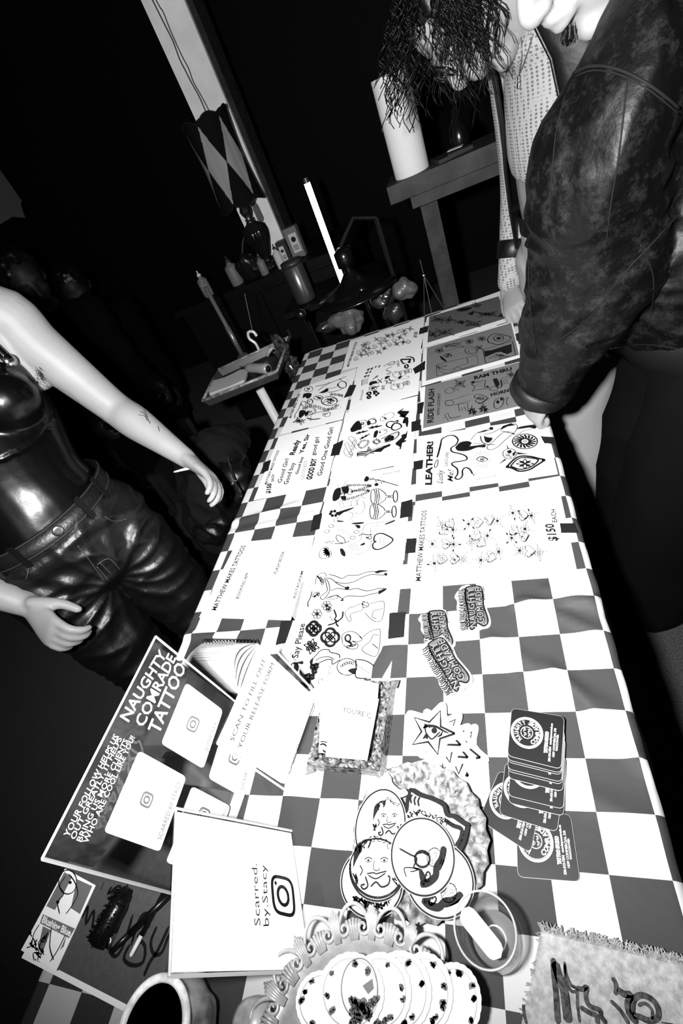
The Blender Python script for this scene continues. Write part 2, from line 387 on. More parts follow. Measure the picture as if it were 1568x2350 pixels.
# ================================================================== drawing motifs (unit coordinates)
PI = math.pi
def rot(p, a): return (p[0] * math.cos(a) - p[1] * math.sin(a), p[0] * math.sin(a) + p[1] * math.cos(a))
class Pen:
    """places unit-coordinate strokes on a sheet"""
    def __init__(s, ink, f): s.k = ink; s.f = f
    def at(s, x, y, sx, sy=None, a=0.0, sk=0.0): s.c = (x, y); s.sx = sx; s.sy = sy or sx; s.a = a; s.sk = sk; return s
    def T(s, p):
        q = rot(p, s.a); return (s.c[0] + q[0] * s.sx + q[1] * s.sk * s.sx, s.c[1] + q[1] * s.sy)
    def l(s, pts, w=0.0005, closed=False, smooth=True): s.k.px(s.f, [s.T(p) for p in pts], w, closed, smooth); return s
    def d(s, pts, smooth=True): s.k.pfill(s.f, [s.T(p) for p in pts], smooth); return s
    def circ(s, x, y, r, w=0.0005, n=12, ry=None): return s.l([(x + r * math.cos(2 * PI * i / n), y + (ry or r) * math.sin(2 * PI * i / n)) for i in range(n)], w, True)
    def disc(s, x, y, r, n=12, ry=None): return s.d([(x + r * math.cos(2 * PI * i / n), y + (ry or r) * math.sin(2 * PI * i / n)) for i in range(n)], False)
    def leaf(s, x, y, a, L, full=False, w=0.0005):
        P = [(0, 0), (.4, .22), (1, 0), (.4, -.22)]; Q = [(x + rot(p, a)[0] * L, y + rot(p, a)[1] * L) for p in P]
        if full: s.d([Q[0], Q[1], Q[2], Q[3]], False)
        else: s.l([Q[0], Q[1], Q[2]], w); s.l([Q[0], Q[3], Q[2]], w); s.l([Q[0], Q[2]], w * .7)
        return s
    def flower(s, x, y, r, n=7, w=0.0005, full=True):
        for i in range(n):
            a = 2 * PI * i / n; cx, cy = x + .62 * r * math.cos(a), y + .62 * r * math.sin(a)
            s.circ(cx, cy, .34 * r, w, 7)
        if full: s.disc(x, y, .26 * r)
        else: s.circ(x, y, .26 * r, w); s.disc(x, y, .1 * r)
        return s
    def sprig(s, x, y, r, seed=0, full=False, n=6, w=0.0005):
        R = random.Random(seed); s.flower(x, y, r * .62, R.choice([6, 7, 8]), w, R.random() < .6)
        a0 = R.random() * 6
        for i in range(4): s.leaf(x + .6 * r * math.cos(a0 + i * 1.57), y + .6 * r * math.sin(a0 + i * 1.57), a0 + i * 1.57 + .2, .62 * r, full or R.random() < .25, w)
        return s
    def heart(s, x, y, r, a=0.0, w=0.0006, depth=True):
        H = [(0, -.95), (.55, -.4), (.95, .2), (.75, .75), (.3, .8), (0, .42), (-.3, .8), (-.75, .75), (-.95, .2), (-.55, -.4)]
        Q = [(x + rot(p, a)[0] * r, y + rot(p, a)[1] * r) for p in H]; s.l(Q, w, True)
        if depth: s.l([(x + rot(p, a)[0] * r, y + rot(p, a)[1] * r) for p in [(.1, -1.12), (.68, -.5), (1.12, .15), (.98, .62)]], w * 1.6)
        return s
    def star(s, x, y, r, a=0.0, w=0.001, inner=.4):
        return s.l([(x + (r if i % 2 == 0 else r * inner) * math.cos(a + PI * i / 5), y + (r if i % 2 == 0 else r * inner) * math.sin(a + PI * i / 5)) for i in range(10)], w, True, False)
    def chain(s, pts, n, r, w=0.0005):
        P = catmull([V((p[0], p[1], 0)) for p in pts], 6)
        for i in range(n):
            t = i / (n - 1) * (len(P) - 1); k = min(int(t), len(P) - 2); q = P[k].lerp(P[k + 1], t - k)
            s.circ(q.x, q.y, r * (1.2 if i % 2 else .8), w, 6, r * (.6 if i % 2 else .9))
        return s
    def figure(s, x, y, r, a=0.0, full=False, w=0.0006):
        """a stylised stretched figure, head towards -x, feet towards +x"""
        def q(P): return [(x + rot(p, a)[0] * r, y + rot(p, a)[1] * r) for p in P]
        A = [(-.72, .1), (-.55, .22), (-.3, .16), (-.15, .1), (.05, .2), (.4, .16), (.9, .06), (1.0, .12)]
        B = [(-.72, -.08), (-.5, -.2), (-.28, -.1), (-.12, -.06), (.08, -.16), (.45, -.06), (.9, -.04), (1.0, .0)]
        if full: s.d(q(A + B[::-1]), False)
        else: s.l(q(A), w); s.l(q(B), w); s.l(q([(.08, .02), (.5, .05), (.9, .01)]), w); s.l(q([(-.5, .2), (-.3, .4), (-.02, .28)]), w)
        s.circ(x + rot((-.88, 0), a)[0] * r, y + rot((-.88, 0), a)[1] * r, .13 * r, w)
        s.d(q([(-1.02, .02), (-.92, .17), (-.7, .16), (-.55, .05), (-.8, .1), (-.95, -.06)]), False)
        return s
    def eye(s, x, y, r, w=0.0008, rays=22):
        s.l([(x - r, y), (x - .4 * r, y - .45 * r), (x + .3 * r, y - .42 * r), (x + r, y + .05 * r)], w * 1.6); s.l([(x - r, y), (x - .2 * r, y + .35 * r), (x + .5 * r, y + .28 * r), (x + r, y + .05 * r)], w)
        s.circ(x, y - .03 * r, .3 * r, w); s.disc(x, y - .03 * r, .16 * r)
        for i in range(rays):
            t = 2 * PI * i / rays; s.l([(x + 1.15 * r * math.cos(t), y + .75 * r * math.sin(t)), (x + (1.75 + .25 * (i % 2)) * r * math.cos(t), y + (1.35 + .2 * (i % 2)) * r * math.sin(t))], w * .8)
        return s
    def goblet(s, x, y, r, w=0.0007):
        s.circ(x - .6 * r, y, .14 * r, w, 12, .42 * r)
        s.l([(x - .6 * r, y - .42 * r), (x - .25 * r, y - .44 * r), (x + .1 * r, y - .2 * r), (x + .2 * r, y - .05 * r), (x + .62 * r, y - .06 * r)], w)
        s.l([(x - .6 * r, y + .42 * r), (x - .25 * r, y + .44 * r), (x + .1 * r, y + .2 * r), (x + .2 * r, y + .05 * r), (x + .62 * r, y + .06 * r)], w)
        s.circ(x + .72 * r, y, .13 * r, w * 1.3, 12, .34 * r); s.circ(x + .36 * r, y, .05 * r, w, 6)
        for k in range(9): s.disc(x - .38 * r, y - .36 * r + .09 * r * k, .03 * r, 5); s.disc(x - .28 * r + .02 * k * r, y - .3 * r + .07 * r * k, .025 * r, 5)
        s.l([(x - .42 * r, y - .43 * r), (x - .36 * r, y), (x - .42 * r, y + .43 * r)], w); s.l([(x - .3 * r, y - .43 * r), (x - .24 * r, y), (x - .3 * r, y + .43 * r)], w)
        return s
    def scribble(s, x, y, rx, ry, seed, n=9, w=0.0007):
        R = random.Random(seed); s.l([(x + rx * R.uniform(-1, 1), y + ry * R.uniform(-1, 1)) for _ in range(n)], w); return s
    def quatrefoil(s, x, y, r, w=0.0022):
        P = []
        for i in range(40):
            t = 2 * PI * i / 40; k = 0.78 + .2 * abs(math.cos(2 * t)); P.append((x + r * k * math.cos(t), y + r * k * math.sin(t)))
        s.l(P, w, True)
        for i in range(4):
            t = PI / 2 * i + PI / 4; s.circ(x + .42 * r * math.cos(t), y + .42 * r * math.sin(t), .24 * r, w * .55, 8)
            s.leaf(x, y, t, .5 * r, True)
        s.disc(x, y, .12 * r); return s
# ================================================================== flash sheets
def sheet_base(name, quad_px, z, label, group='flash sheets taped to the checkered cloth', m='paper', cat='flash sheet', f=ID, thick=0.0004):
    pl = zplane(z); P = [pp(*f(*q), pl) for q in quad_px]; c = sum(P, V()) / 4
    root = empty(name, (c.x, c.y, z - thick), label, cat, group)
    MB().slab(P, (0, 0, 1), thick).build('paper', m, root)
    return root, pl
def panel(f, quad, pl, root, m, name='print_area'):
    P = [pp(*f(*q), pl) + V((0, 0, 0.00015)) for q in quad]
    return MB().quad(*P).build(name, m, root)
Z0 = TZ + 0.0022; DZ = 0.0007
A1 = crop(780, 740, .1148); A2 = crop(760, 920, .12755); A3 = crop(700, 1060, .16582); A4 = crop(640, 1280, .19133)
A5 = crop(940, 960, .22321); A6 = crop(930, 1110, .26148); A7 = crop(580, 850, .15306); A8 = crop(900, 680, .21684); A9 = crop(440, 1050, .57398); B1 = crop(560, 640, .44643)
# --- E: hearts and flowers, $150, nearest on the right
r, pl = sheet_base('flash_sheet', [(950, 1160), (1281, 1107), (1327, 1321), (929, 1351)], Z0, 'white flash sheet of candy hearts and flowers priced $150 each, nearest on the right')
k = Ink(pl); p = Pen(k, A6).at(0, 0, 1)
for i, (x, y, rr, a, fx, fy, gx, gy) in enumerate([(345, 410, 58, 2.2, 322, 352, 420, 405), (400, 350, 56, 2.4, 270, 378, 420, 405), (640, 335, 60, 1.4, 557, 355, 557, 355), (740, 315, 55, 1.2, 810, 327, 810, 327), (1040, 275, 58, 1.5, 945, 258, 1108, 282),
      (360, 525, 56, 1.5, 240, 530, 425, 533), (630, 455, 60, 2.1, 577, 515, 722, 458), (672, 515, 58, 2.0, 577, 515, 722, 458), (960, 410, 58, 2.0, 935, 478, 1052, 398), (1045, 460, 56, 1.2, 935, 478, 1052, 398),
      (325, 655, 62, 1.6, 257, 700, 257, 700), (435, 655, 60, 1.6, 510, 665, 510, 665), (755, 640, 62, 1.7, 665, 672, 822, 598), (1095, 590, 62, 1.5, 1005, 588, 1175, 608)]):
    p.heart(x, y, rr * .78, a, .0007)
    if i in (0, 2, 4, 5, 6, 8, 10, 12, 13): p.sprig(fx, fy, 62, i, i in (2, 8), w=.0005)
    if (gx, gy) != (fx, fy) and i not in (1, 7, 9): p.sprig(gx, gy, 62, i + 40, i in (5,), w=.0005)
    if i in (3, 11): p.sprig(fx, fy, 62, i, False, w=.0005)
k.build('ink_drawing', 'ink', r)
text_px('MATTHEW MAKES TATTOOS', A6, (138, 857), (190, 234), (88, 855), pl, r, bold=.018)
text_px('$150', A6, (1342, 503), (1302, 352), (1258, 505), pl, r, bold=.03)
text_px('EACH', A6, (1335, 338), (1320, 224), (1290, 342), pl, r, bold=.02)
tm = MB()
for t, a, b, c in [('SOFT', (350, 440), (345, 380), (322, 440)), ('BUTCH', (392, 378), (425, 318), (372, 362)), ('GIRL', (635, 362), (665, 312), (612, 350)), ('DINNER', (755, 350), (712, 290), (738, 362)), ('BABE', (1045, 300), (1015, 250), (1020, 305)), ('STUD', (345, 510), (375, 535), (335, 535)),
             ('DYKE', (620, 490), (645, 432), (602, 480)), ('HOT', (648, 512), (690, 530), (632, 535)), ('GIRLS', (965, 440), (965, 380), (940, 440)), ('KISS', (1058, 480), (1010, 450), (1045, 498)), ('EAT', (345, 675), (335, 620), (308, 678)), ('ME', (450, 665), (420, 640), (435, 690)), ('HERS', (740, 672), (765, 608), (718, 668)), ('TOP', (1095, 612), (1075, 575), (1060, 575))]:
    text_px(t, A6, a, b, c, pl, r, bold=.02, mb=tm)
tm.build('lettering', 'ink', r)
# --- D: LEATHER!
r, pl = sheet_base('flash_sheet', [(957, 1002), (1250, 959), (1281, 1088), (955, 1135)], Z0, 'flash sheet headed LEATHER! with whip and reclining woman, beside the hand on the right', f=ID)
panel(A5, [(165, 222), (1290, 50), (1420, 515), (135, 738)], pl, r, 'paper_tint')
k = Ink(pl, .0004); p = Pen(k, A5).at(0, 0, 1)
p.l([(290, 400), (320, 280), (335, 215), (400, 180), (460, 180), (500, 220), (480, 270), (430, 305), (440, 345), (520, 365), (580, 390), (590, 425), (540, 440), (450, 455), (440, 480), (490, 520), (495, 575), (470, 615), (510, 628), (545, 590), (545, 540), (575, 508), (620, 525), (650, 575)], .0022)
p.l([(285, 405), (325, 250)], .006); p.l([(285, 420), (258, 480), (265, 508), (290, 480), (295, 420)], .0012)
for dx in range(5): p.l([(652, 575), (665 + dx * 7, 600 - dx * 6)], .001)
p.d([(470, 300), (520, 250), (600, 235), (640, 260), (560, 285), (590, 310), (650, 300), (770, 270), (775, 300), (700, 300), (600, 335), (500, 335)]); p.circ(590, 275, 36, .0008, 12, 26)
p.l([(625, 230), (690, 155), (760, 130), (830, 100)], .0008); p.d([(690, 155), (760, 125), (845, 115), (770, 140)], False); p.disc(842, 105, 22, 12, 16)
p.l([(640, 262), (700, 262), (780, 270)], .0008); p.l([(760, 165), (850, 150), (960, 90), (1060, 50), (1110, 80), (1085, 140), (1000, 210), (900, 300), (820, 325), (800, 290), (860, 240), (960, 150), (1050, 140)], .0010)
p.d([(930, 125), (960, 80), (1040, 52), (1100, 70), (1010, 85)], False); p.d([(765, 180), (800, 195), (855, 205), (820, 250), (780, 240)]); p.l([(730, 180), (745, 240), (800, 270), (880, 268)], .0014)
p.d([(1095, 110), (1150, 85), (1300, 65), (1310, 90), (1290, 108), (1275, 90), (1150, 108)]); p.l([(1050, 148), (1110, 165), (1180, 130), (1290, 105)], .0008); p.l([(940, 130), (1050, 155), (1080, 170)], .0012)
p.at(0, 0, 1).circ(1188, 238, 128, .0016, 22, 76)
for i in range(16):
    t = 2 * PI * i / 16; p.l([(1188 + 35 * math.cos(t), 238 + 22 * math.sin(t)), (1188 + 80 * math.cos(t + .15), 238 + 44 * math.sin(t + .15)), (1188 + 118 * math.cos(t - .06), 238 + 68 * math.sin(t - .06))], .0026)
p.l([(1170, 238), (1188, 225), (1208, 238), (1188, 250)], .001, True, False)
p.eye(748, 425, 62, .001, 26); p.circ(1030, 365, 70, .001, 16, 52); p.d([(1000, 340), (1040, 325), (1050, 350), (1020, 362)]); p.d([(1070, 350), (1090, 345), (1080, 385), (1060, 380)]); p.scribble(1025, 380, 40, 30, 5)
p.d([(1105, 350), (1230, 368), (1110, 372)], False); p.d([(985, 415), (908, 482), (995, 428)], False); p.d([(1010, 320), (997, 262), (1025, 318)], False)
p.l([(1000, 500), (1080, 420), (1150, 390), (1250, 395), (1330, 415), (1385, 430), (1300, 490), (1230, 530), (1130, 545), (1060, 515)], .0028, True); p.l([(1040, 492), (1100, 430), (1160, 405), (1250, 410), (1325, 428), (1280, 480), (1210, 515), (1130, 525), (1070, 505)], .0022, True)
p.at(1188, 468, 100, 55)
for i in range(8): p.leaf(0, 0, PI / 4 * i, .95, i % 2 == 1, .0012)
p.disc(0, 0, .12); p.at(0, 0, 1)
for q in [(1010, 500), (1380, 432)]: p.circ(q[0], q[1], 14, .0016, 8, 10)
k.build('ink_drawing', 'ink', r)
text_px('LEATHER!', A5, (228, 686), (242, 238), (160, 686), pl, r, bold=.045)
text_px('Lucky', A5, (340, 672), (348, 532), (275, 668), pl, r, bold=.005, shear=.3); text_px('Me!', A5, (448, 655), (452, 530), (385, 650), pl, r, bold=.005, shear=.3)
text_px("Let's play", A5, (392, 492), (400, 348), (350, 492), pl, r, bold=.0)
text_px('Jester.inkk', A5, (895, 582), (680, 622), (898, 606), pl, r, m='ink_mid')
# --- three grey sheets at the top right
r, pl = sheet_base('flash_sheet', [(964, 890), (1196, 829), (1200, 935), (968, 990)], Z0, 'grey flash sheet headed RIDE FLASH with dragonflies and a skull', f=ID)
panel(A8, [(353, 953), (1375, 690), (1405, 1150), (328, 1398)], pl, r, 'paper_grey')
k = Ink(pl, .0004); p = Pen(k, A8).at(0, 0, 1)
p.at(720, 925, 70, 45).sprig(0, 0, 1, 3, True, w=.0012).at(0, 0, 1); p.l([(800, 950), (700, 970), (600, 970), (560, 1010), (600, 1030), (660, 1010), (640, 975), (720, 1000)], .001)
p.l([(560, 1105), (640, 1095), (840, 1030)], .001); p.l([(565, 1162), (660, 1150), (845, 1100)], .001); p.l([(560, 1105), (565, 1162)], .001); p.circ(610, 1130, 45, .0009, 10, 26)
p.at(940, 1080, 75, 48).heart(0, 0, 1, PI / 2 - .2, .0012).scribble(0, 0, .5, .4, 4, 12, .001).at(0, 0, 1)
p.l([(840, 930), (900, 905), (990, 890), (975, 960), (1010, 975), (900, 990), (850, 1010), (880, 960)], .0014, True, False); p.leaf(830, 915, -.2, 60, True); p.leaf(990, 950, .4, 50, True)
for j in range(3): p.l([(890, 915 + j * 22), (965, 898 + j * 22)], .0016)
p.l([(1070, 870), (1110, 960), (1160, 955), (1150, 880)], .002); p.d([(1080, 875), (1110, 870), (1140, 930), (1115, 955), (1090, 920)]); p.leaf(1130, 970, 3.0, 110, False, .0012)
for j in range(4): p.l([(1150, 870 + 22 * j), (1235, 850 + 22 * j)], .003)
p.at(1260, 830, 45, 35).sprig(0, 0, 1, 9, True, w=.001).at(0, 0, 1)
for cx, cy in [(850, 1215), (970, 1190)]:
    p.l([(cx - 8, cy - 55), (cx + 12, cy + 45)], .0035)
    for s_ in (-1, 1): p.leaf(cx, cy - 5, PI / 2 + s_ * 1.35 + .1, 60, True); p.leaf(cx, cy + 8, PI / 2 + s_ * 1.0, 55, True); p.leaf(cx, cy - 10, -PI / 2 + s_ * 1.0, 40, True)
p.l([(700, 1145), (800, 1130), (805, 1200), (780, 1210), (770, 1170), (740, 1180), (745, 1210), (715, 1215)], .001, True, False)
p.l([(600, 1320), (560, 1260), (590, 1240), (610, 1280), (640, 1285), (730, 1265), (650, 1295), (605, 1285)], .0009); p.l([(535, 1285), (555, 1300)], .001)
p.l([(1080, 1175), (1085, 1110), (1140, 1075), (1180, 1080), (1170, 1150), (1120, 1190)], .0012, True); p.disc(1120, 1120, 18); p.disc(1160, 1090, 16); p.l([(1190, 1100), (1230, 1070), (1210, 1120), (1230, 1160)], .001)
k.build('ink_drawing', 'ink', r)
text_px('RIDE FLASH', A8, (436, 1335), (448, 975), (370, 1345), pl, r, bold=.03); text_px('WITH LUCKYBOY', A8, (505, 1255), (512, 1018), (472, 1265), pl, r, bold=.02)
text_px('RAM THRU', A8, (872, 882), (1272, 782), (866, 848), pl, r, bold=.045); text_px('HORNY', A8, (1048, 1060), (1290, 998), (1042, 1028), pl, r, bold=.045)
text_px('GOOD 4 ANY RIDE', A8, (1235, 1170), (1218, 1065), (1215, 1175), pl, r, m='ink_mid'); text_px('BAG CHARM', A8, (1275, 1125), (1262, 1065), (1260, 1128), pl, r, m='ink_mid')
r, pl = sheet_base('flash_sheet', [(972, 799), (1176, 737), (1199, 819), (968, 886)], Z0 + DZ, 'grey flash sheet with winged eye, ring and framed boot, between the other grey sheets')
panel(A8, [(370, 545), (1260, 282), (1345, 620), (360, 895)], pl, r, 'paper_grey')
k = Ink(pl, .0004); p = Pen(k, A8).at(0, 0, 1)
p.d([(505, 630), (530, 640), (575, 680), (570, 695), (520, 665)]); p.eye(590, 630, 45, .0014, 0); p.l([(570, 610), (690, 582)], .0012); p.l([(620, 635), (750, 602)], .0012); p.l([(620, 655), (705, 632)], .0012)
p.l([(470, 725), (900, 622), (915, 720), (475, 845)], .0014, True, False); p.l([(475, 740), (560, 780), (640, 770), (700, 740), (800, 710), (790, 650)], .001); p.l([(480, 780), (600, 820), (690, 750), (760, 770), (910, 720)], .001); p.scribble(530, 750, 50, 25, 8, 8, .0012)
p.circ(840, 575, 68, .0013, 14, 40); p.circ(850, 580, 42, .001, 12, 22); p.at(925, 545, 38, 26).sprig(0, 0, 1, 2, w=.001).at(0, 0, 1)
p.l([(965, 565), (1275, 475), (1308, 622), (990, 710)], .0016, True, False); p.d([(975, 580), (1060, 570), (1180, 530), (1265, 505), (1270, 590), (1220, 615), (1190, 580), (1080, 600), (985, 645)], False); p.scribble(1130, 640, 100, 30, 3, 14, .001)
p.at(1135, 445, 125, 70, -.15).l([(-.95, .6), (-1, 0), (-.6, -.6), (-.1, -.7), (1, 0), (.2, .8), (-.4, .9), (-.75, .6)], .0018, True).circ(-.05, 0, .42, .0016).disc(-.05, 0, .2)
for i in range(14): p.l([(-.05 + .5 * math.cos(i * .45), .5 * math.sin(i * .45)), (-.05 + .72 * math.cos(i * .45), .72 * math.sin(i * .45))], .0012)
p.at(0, 0, 1); p.l([(525, 530), (800, 462), (805, 520), (530, 590)], .0012, True, False); p.scribble(660, 520, 110, 25, 12, 16, .001)
for q in [(500, 575), (820, 480), (950, 450)]: p.at(q[0], q[1], 45, 28).flower(0, 0, 1, 7, .001).at(0, 0, 1)
p.l([(390, 610), (500, 575)], .001)
k.build('ink_drawing', 'ink_mid' if False else 'ink', r)
r, pl = sheet_base('flash_sheet', [(980, 728), (1170, 660), (1184, 732), (966, 800)], Z0, 'darkest grey flash sheet in the far right corner of the table')
panel(A8, [(395, 215), (1130, 0), (1200, 235), (375, 492)], pl, r, 'paper_darkgrey')
k = Ink(pl, .0004); p = Pen(k, A8).at(0, 0, 1)
for i, (x, y, rx, ry) in enumerate([(490, 245, 85, 45), (600, 250, 95, 42), (560, 380, 120, 50), (430, 400, 55, 45), (900, 95, 60, 32), (1010, 190, 160, 38), (730, 275, 70, 24), (860, 290, 110, 45), (1160, 205, 40, 30)]):
    p.at(x, y, rx, ry).sprig(0, 0, .9, i, w=.0011).scribble(0, 0, .8, .7, i + 60, 12, .0009)
p.at(0, 0, 1); p.d([(680, 150), (740, 125), (850, 115), (800, 150), (720, 162)]); p.d([(800, 185), (870, 155), (860, 190), (830, 200)])
k.build('ink_drawing', 'ink', r)
# --- middle column: F, G, H, I, K
r, pl = sheet_base('flash_sheet', [(803, 784), (974, 728), (969, 805), (786, 849)], Z0, 'white flash sheet of small hearts and flowers priced $150, farthest in the middle column', f=ID)
k = Ink(pl); p = Pen(k, A1).at(0, 0, 1)
for i, (x, y) in enumerate([(500, 440), (560, 410), (480, 475), (740, 340), (850, 320), (960, 270), (1060, 245), (1190, 180), (1290, 160), (1410, 130), (380, 590), (480, 555), (580, 520), (700, 480), (820, 420), (920, 370), (1090, 355), (1200, 300), (1300, 230), (330, 720), (430, 650), (540, 625), (640, 600), (780, 590), (890, 520), (1000, 440), (1140, 430), (1270, 395), (1370, 380)]):
    p.at(x, y, 62, 48)
    if i % 3 == 1: p.heart(0, 0, .8, 1.3 + .2 * (i % 4), .0009); p.scribble(0, 0, .3, .3, i, 5, .001)
    else: p.sprig(0, 0, 1.05, i, i % 4 == 0, w=.0009)
k.build('ink_drawing', 'ink', r)
text_px('MATTHEW MAKES TATTOOS', A1, (182, 888), (352, 395), (135, 880), pl, r, bold=.04)
text_px('$150', A1, (1530, 305), (1560, 190), (1462, 300), pl, r, bold=.04)
r, pl = sheet_base('flash_sheet', [(822, 832), (969, 800), (960, 905), (800, 948)], Z0 + DZ, 'white flash sheet with small black skull and crossbones, star and two cartoon puppies')
k = Ink(pl); p = Pen(k, A1).at(0, 0, 1)
for (x, y, s_) in [(570, 945, 60), (640, 925, 50), (540, 1010, 60), (610, 990, 40), (510, 1080, 60), (570, 1070, 40), (720, 890, 30), (790, 880, 40)]: p.d([(x - s_ * .6, y + 14), (x, y - 18), (x + s_ * .8, y - 22), (x + s_ * .1, y + 8), (x + s_ * .2, y + 22)])
for i in range(5): p.l([(450 + 28 * i, 1150 + i * -8), (440 + 28 * i, 1260 - i * 8)], .0022)
p.l([(440, 1265), (450, 1150)], .004); p.l([(450, 1155), (580, 1115)], .0018)
for i in range(3): p.l([(660 + 20 * i, 1150 - 22 * i), (700 + 20 * i, 1110 - 18 * i), (770, 1090 - 18 * i)], .002)
p.d([(585, 1250), (600, 1200), (660, 1175), (740, 1175), (745, 1215), (680, 1230), (620, 1262)]); p.l([(750, 1230), (850, 1120)], .005); p.l([(760, 1140), (845, 1205)], .005); p.l([(650, 1300), (730, 1290), (800, 1270)], .003)
p.at(660, 1320, 90, 55).flower(0, 0, 1, 5, .0012).at(0, 0, 1)
for i in range(5): p.disc(690 + (i % 3) * 40, 1385 + (i // 2) * 34, 26)
p.circ(585, 1420, 38, .004, 10, 26); p.circ(585, 1495, 30, .004, 10, 26); p.l([(585, 1440), (600, 1480)], .006)
p.d([(900, 1130), (910, 1090), (950, 1072), (1010, 1072), (970, 1110), (930, 1135)]); p.at(985, 1180, 95, 70, -.3).star(0, 0, 1, 0, .0016).star(0, 0, .7, 0, .001).at(0, 0, 1)
p.l([(1050, 890), (990, 905), (935, 960), (1020, 990), (940, 1035), (1000, 1030), (1040, 1000)], .0016); p.l([(870, 885), (950, 830), (1060, 780), (1105, 800), (1060, 850), (960, 850), (1080, 810)], .0018)
p.l([(1215, 740), (1300, 740), (1410, 740), (1380, 790), (1420, 800)], .005); p.l([(1215, 740), (1270, 820), (1330, 815)], .003); p.l([(1320, 690), (1420, 690), (1480, 730), (1485, 795)], .003)
p.at(1335, 880, 38, 40).star(0, 0, 1, 0, .0035, .8).at(0, 0, 1); p.d([(1165, 1110), (1190, 1080), (1250, 1070), (1220, 1115), (1180, 1130)])
for (cx, cy) in [(1140, 1040), (1100, 1290)]:
    p.circ(cx, cy, 80, .0010, 14, 62); p.l([(cx - 60, cy), (cx + 20, cy - 40)], .001); p.circ(cx + 70, cy - 30, 30, .0009, 8, 40); p.circ(cx + 120, cy - 20, 60, .0009, 10, 55); p.d([(cx - 40, cy - 40), (cx - 10, cy - 52), (cx - 15, cy - 30)]); p.disc(cx + 60, cy - 30, 9, 6); p.circ(cx + 270, cy - 75, 30, .0009, 8, 40)
p.l([(1080, 1200), (1110, 1150), (1250, 1130), (1370, 1110), (1380, 1080), (1320, 1080)], .001)
k.build('ink_drawing', 'ink', r)
k = Ink(pl, .0003); k.pfill(A1, [(1270, 960), (1390, 920), (1400, 1010), (1290, 1035)]); k.pfill(A1, [(1250, 1190), (1375, 1150), (1380, 1240), (1270, 1270)]); k.build('grey_fill', 'ink_faint', r)
text_px('bonsoir', A1, (440, 1555), (485, 1345), (380, 1550), pl, r, bold=.0); text_px('BOYS', A1, (890, 1340), (905, 1260), (830, 1340), pl, r, bold=.04); text_px('GIRLS', A1, (1200, 880), (1180, 760), (1150, 890), pl, r, bold=.02)
r, pl = sheet_base('flash_sheet', [(794, 948), (959, 908), (947, 1060), (757, 1099)], Z0 + 2 * DZ, 'white flash sheet signed Daddy with black lounging silhouettes')
k = Ink(pl); p = Pen(k, A2).at(0, 0, 1)
p.d([(345, 510), (400, 430), (460, 370), (510, 365), (550, 450), (545, 510), (480, 530), (420, 555), (365, 560)]); p.l([(510, 370), (590, 345), (640, 370), (650, 420), (560, 490)], .0012); p.circ(570, 410, 22, .002, 8); p.d([(640, 375), (700, 360), (710, 420), (660, 440)])
p.circ(740, 370, 70, .002, 14, 45)
for i in range(12): p.l([(760 + 50 * math.cos(-1.6 + i * .25), 360 + 40 * math.sin(-1.6 + i * .25)), (760 + 78 * math.cos(-1.6 + i * .25), 360 + 66 * math.sin(-1.6 + i * .25))], .0012)
for x, y, rr, a in [(560, 560, 110, -.25), (800, 465, 120, -.2), (610, 640, 100, -.5)]: p.figure(x, y, rr, a, True, .001); p.l([(x, y), (x + rr * .3, y - rr * .4)], .002)
p.l([(890, 300), (980, 250), (1080, 205), (1135, 240), (1120, 290), (1040, 330), (900, 370), (890, 300)], .0008); p.scribble(960, 310, 50, 30, 2, 9, .001)
for q in [(975, 242), (1108, 295), (935, 350)]: p.l([(q[0] - 16, q[1]), (q[0] + 16, q[1])], .002)
p.l([(1080, 490), (1010, 460), (1000, 410), (1060, 370), (1150, 380), (1190, 350), (1200, 380), (1120, 430), (1090, 500), (1150, 530), (1230, 500), (1270, 460), (1220, 410), (1130, 410), (1080, 480)], .0026)
p.d([(1185, 205), (1230, 180), (1300, 135), (1305, 150), (1250, 185), (1310, 190)], False); p.d([(1230, 175), (1410, 185), (1400, 210), (1330, 250), (1290, 270), (1390, 300), (1395, 380), (1380, 470), (1355, 470), (1355, 400), (1300, 410), (1285, 385), (1340, 350), (1320, 300), (1225, 285), (1240, 265), (1320, 215), (1190, 215)], False)
p.d([(1378, 520), (1372, 590), (1360, 660), (1310, 720), (1360, 705), (1350, 730), (1260, 770), (1240, 790), (1270, 820), (1255, 875), (1230, 870), (1238, 830), (1165, 790), (1160, 760), (1270, 660), (1265, 620), (1310, 595), (1345, 595)], False)
p.d([(760, 660), (780, 560), (830, 530), (850, 560), (820, 640), (800, 662)]); p.l([(850, 540), (930, 510), (1000, 520), (1000, 570), (950, 610), (850, 640)], .001); p.disc(880, 565, 18); p.l([(940, 540), (990, 530)], .004)
p.l([(900, 690), (980, 650), (1190, 560), (1220, 600), (1180, 660), (1080, 720), (950, 750)], .0022); p.d([(960, 680), (1060, 620), (1130, 640), (1120, 690), (980, 735)]); p.circ(1085, 665, 34, .003)
for i in range(5): p.l([(1110 + i * 18, 600 - i * 8), (1150 + i * 16, 660 - i * 12)], .001)
p.circ(820, 735, 62, .0016, 12, 42); p.circ(820, 735, 40, .0014, 12, 26)
for a in (0.1, 1.5, 3.2, 4.7): p.l([(820 + 40 * math.cos(a), 735 + 30 * math.sin(a)), (820 + 105 * math.cos(a), 735 + 75 * math.sin(a))], .0022)
p.chain([(490, 790), (560, 720), (670, 725), (640, 800), (540, 850), (490, 790)], 16, 16, .001)
p.l([(470, 920), (640, 905), (820, 850), (1000, 800), (1060, 775)], .0014); p.d([(465, 930), (640, 915), (900, 840), (1050, 775), (1080, 790), (1060, 815), (960, 860), (900, 920), (820, 920), (740, 920), (600, 985), (465, 1000)], False)
k.build('ink_drawing', 'ink', r)
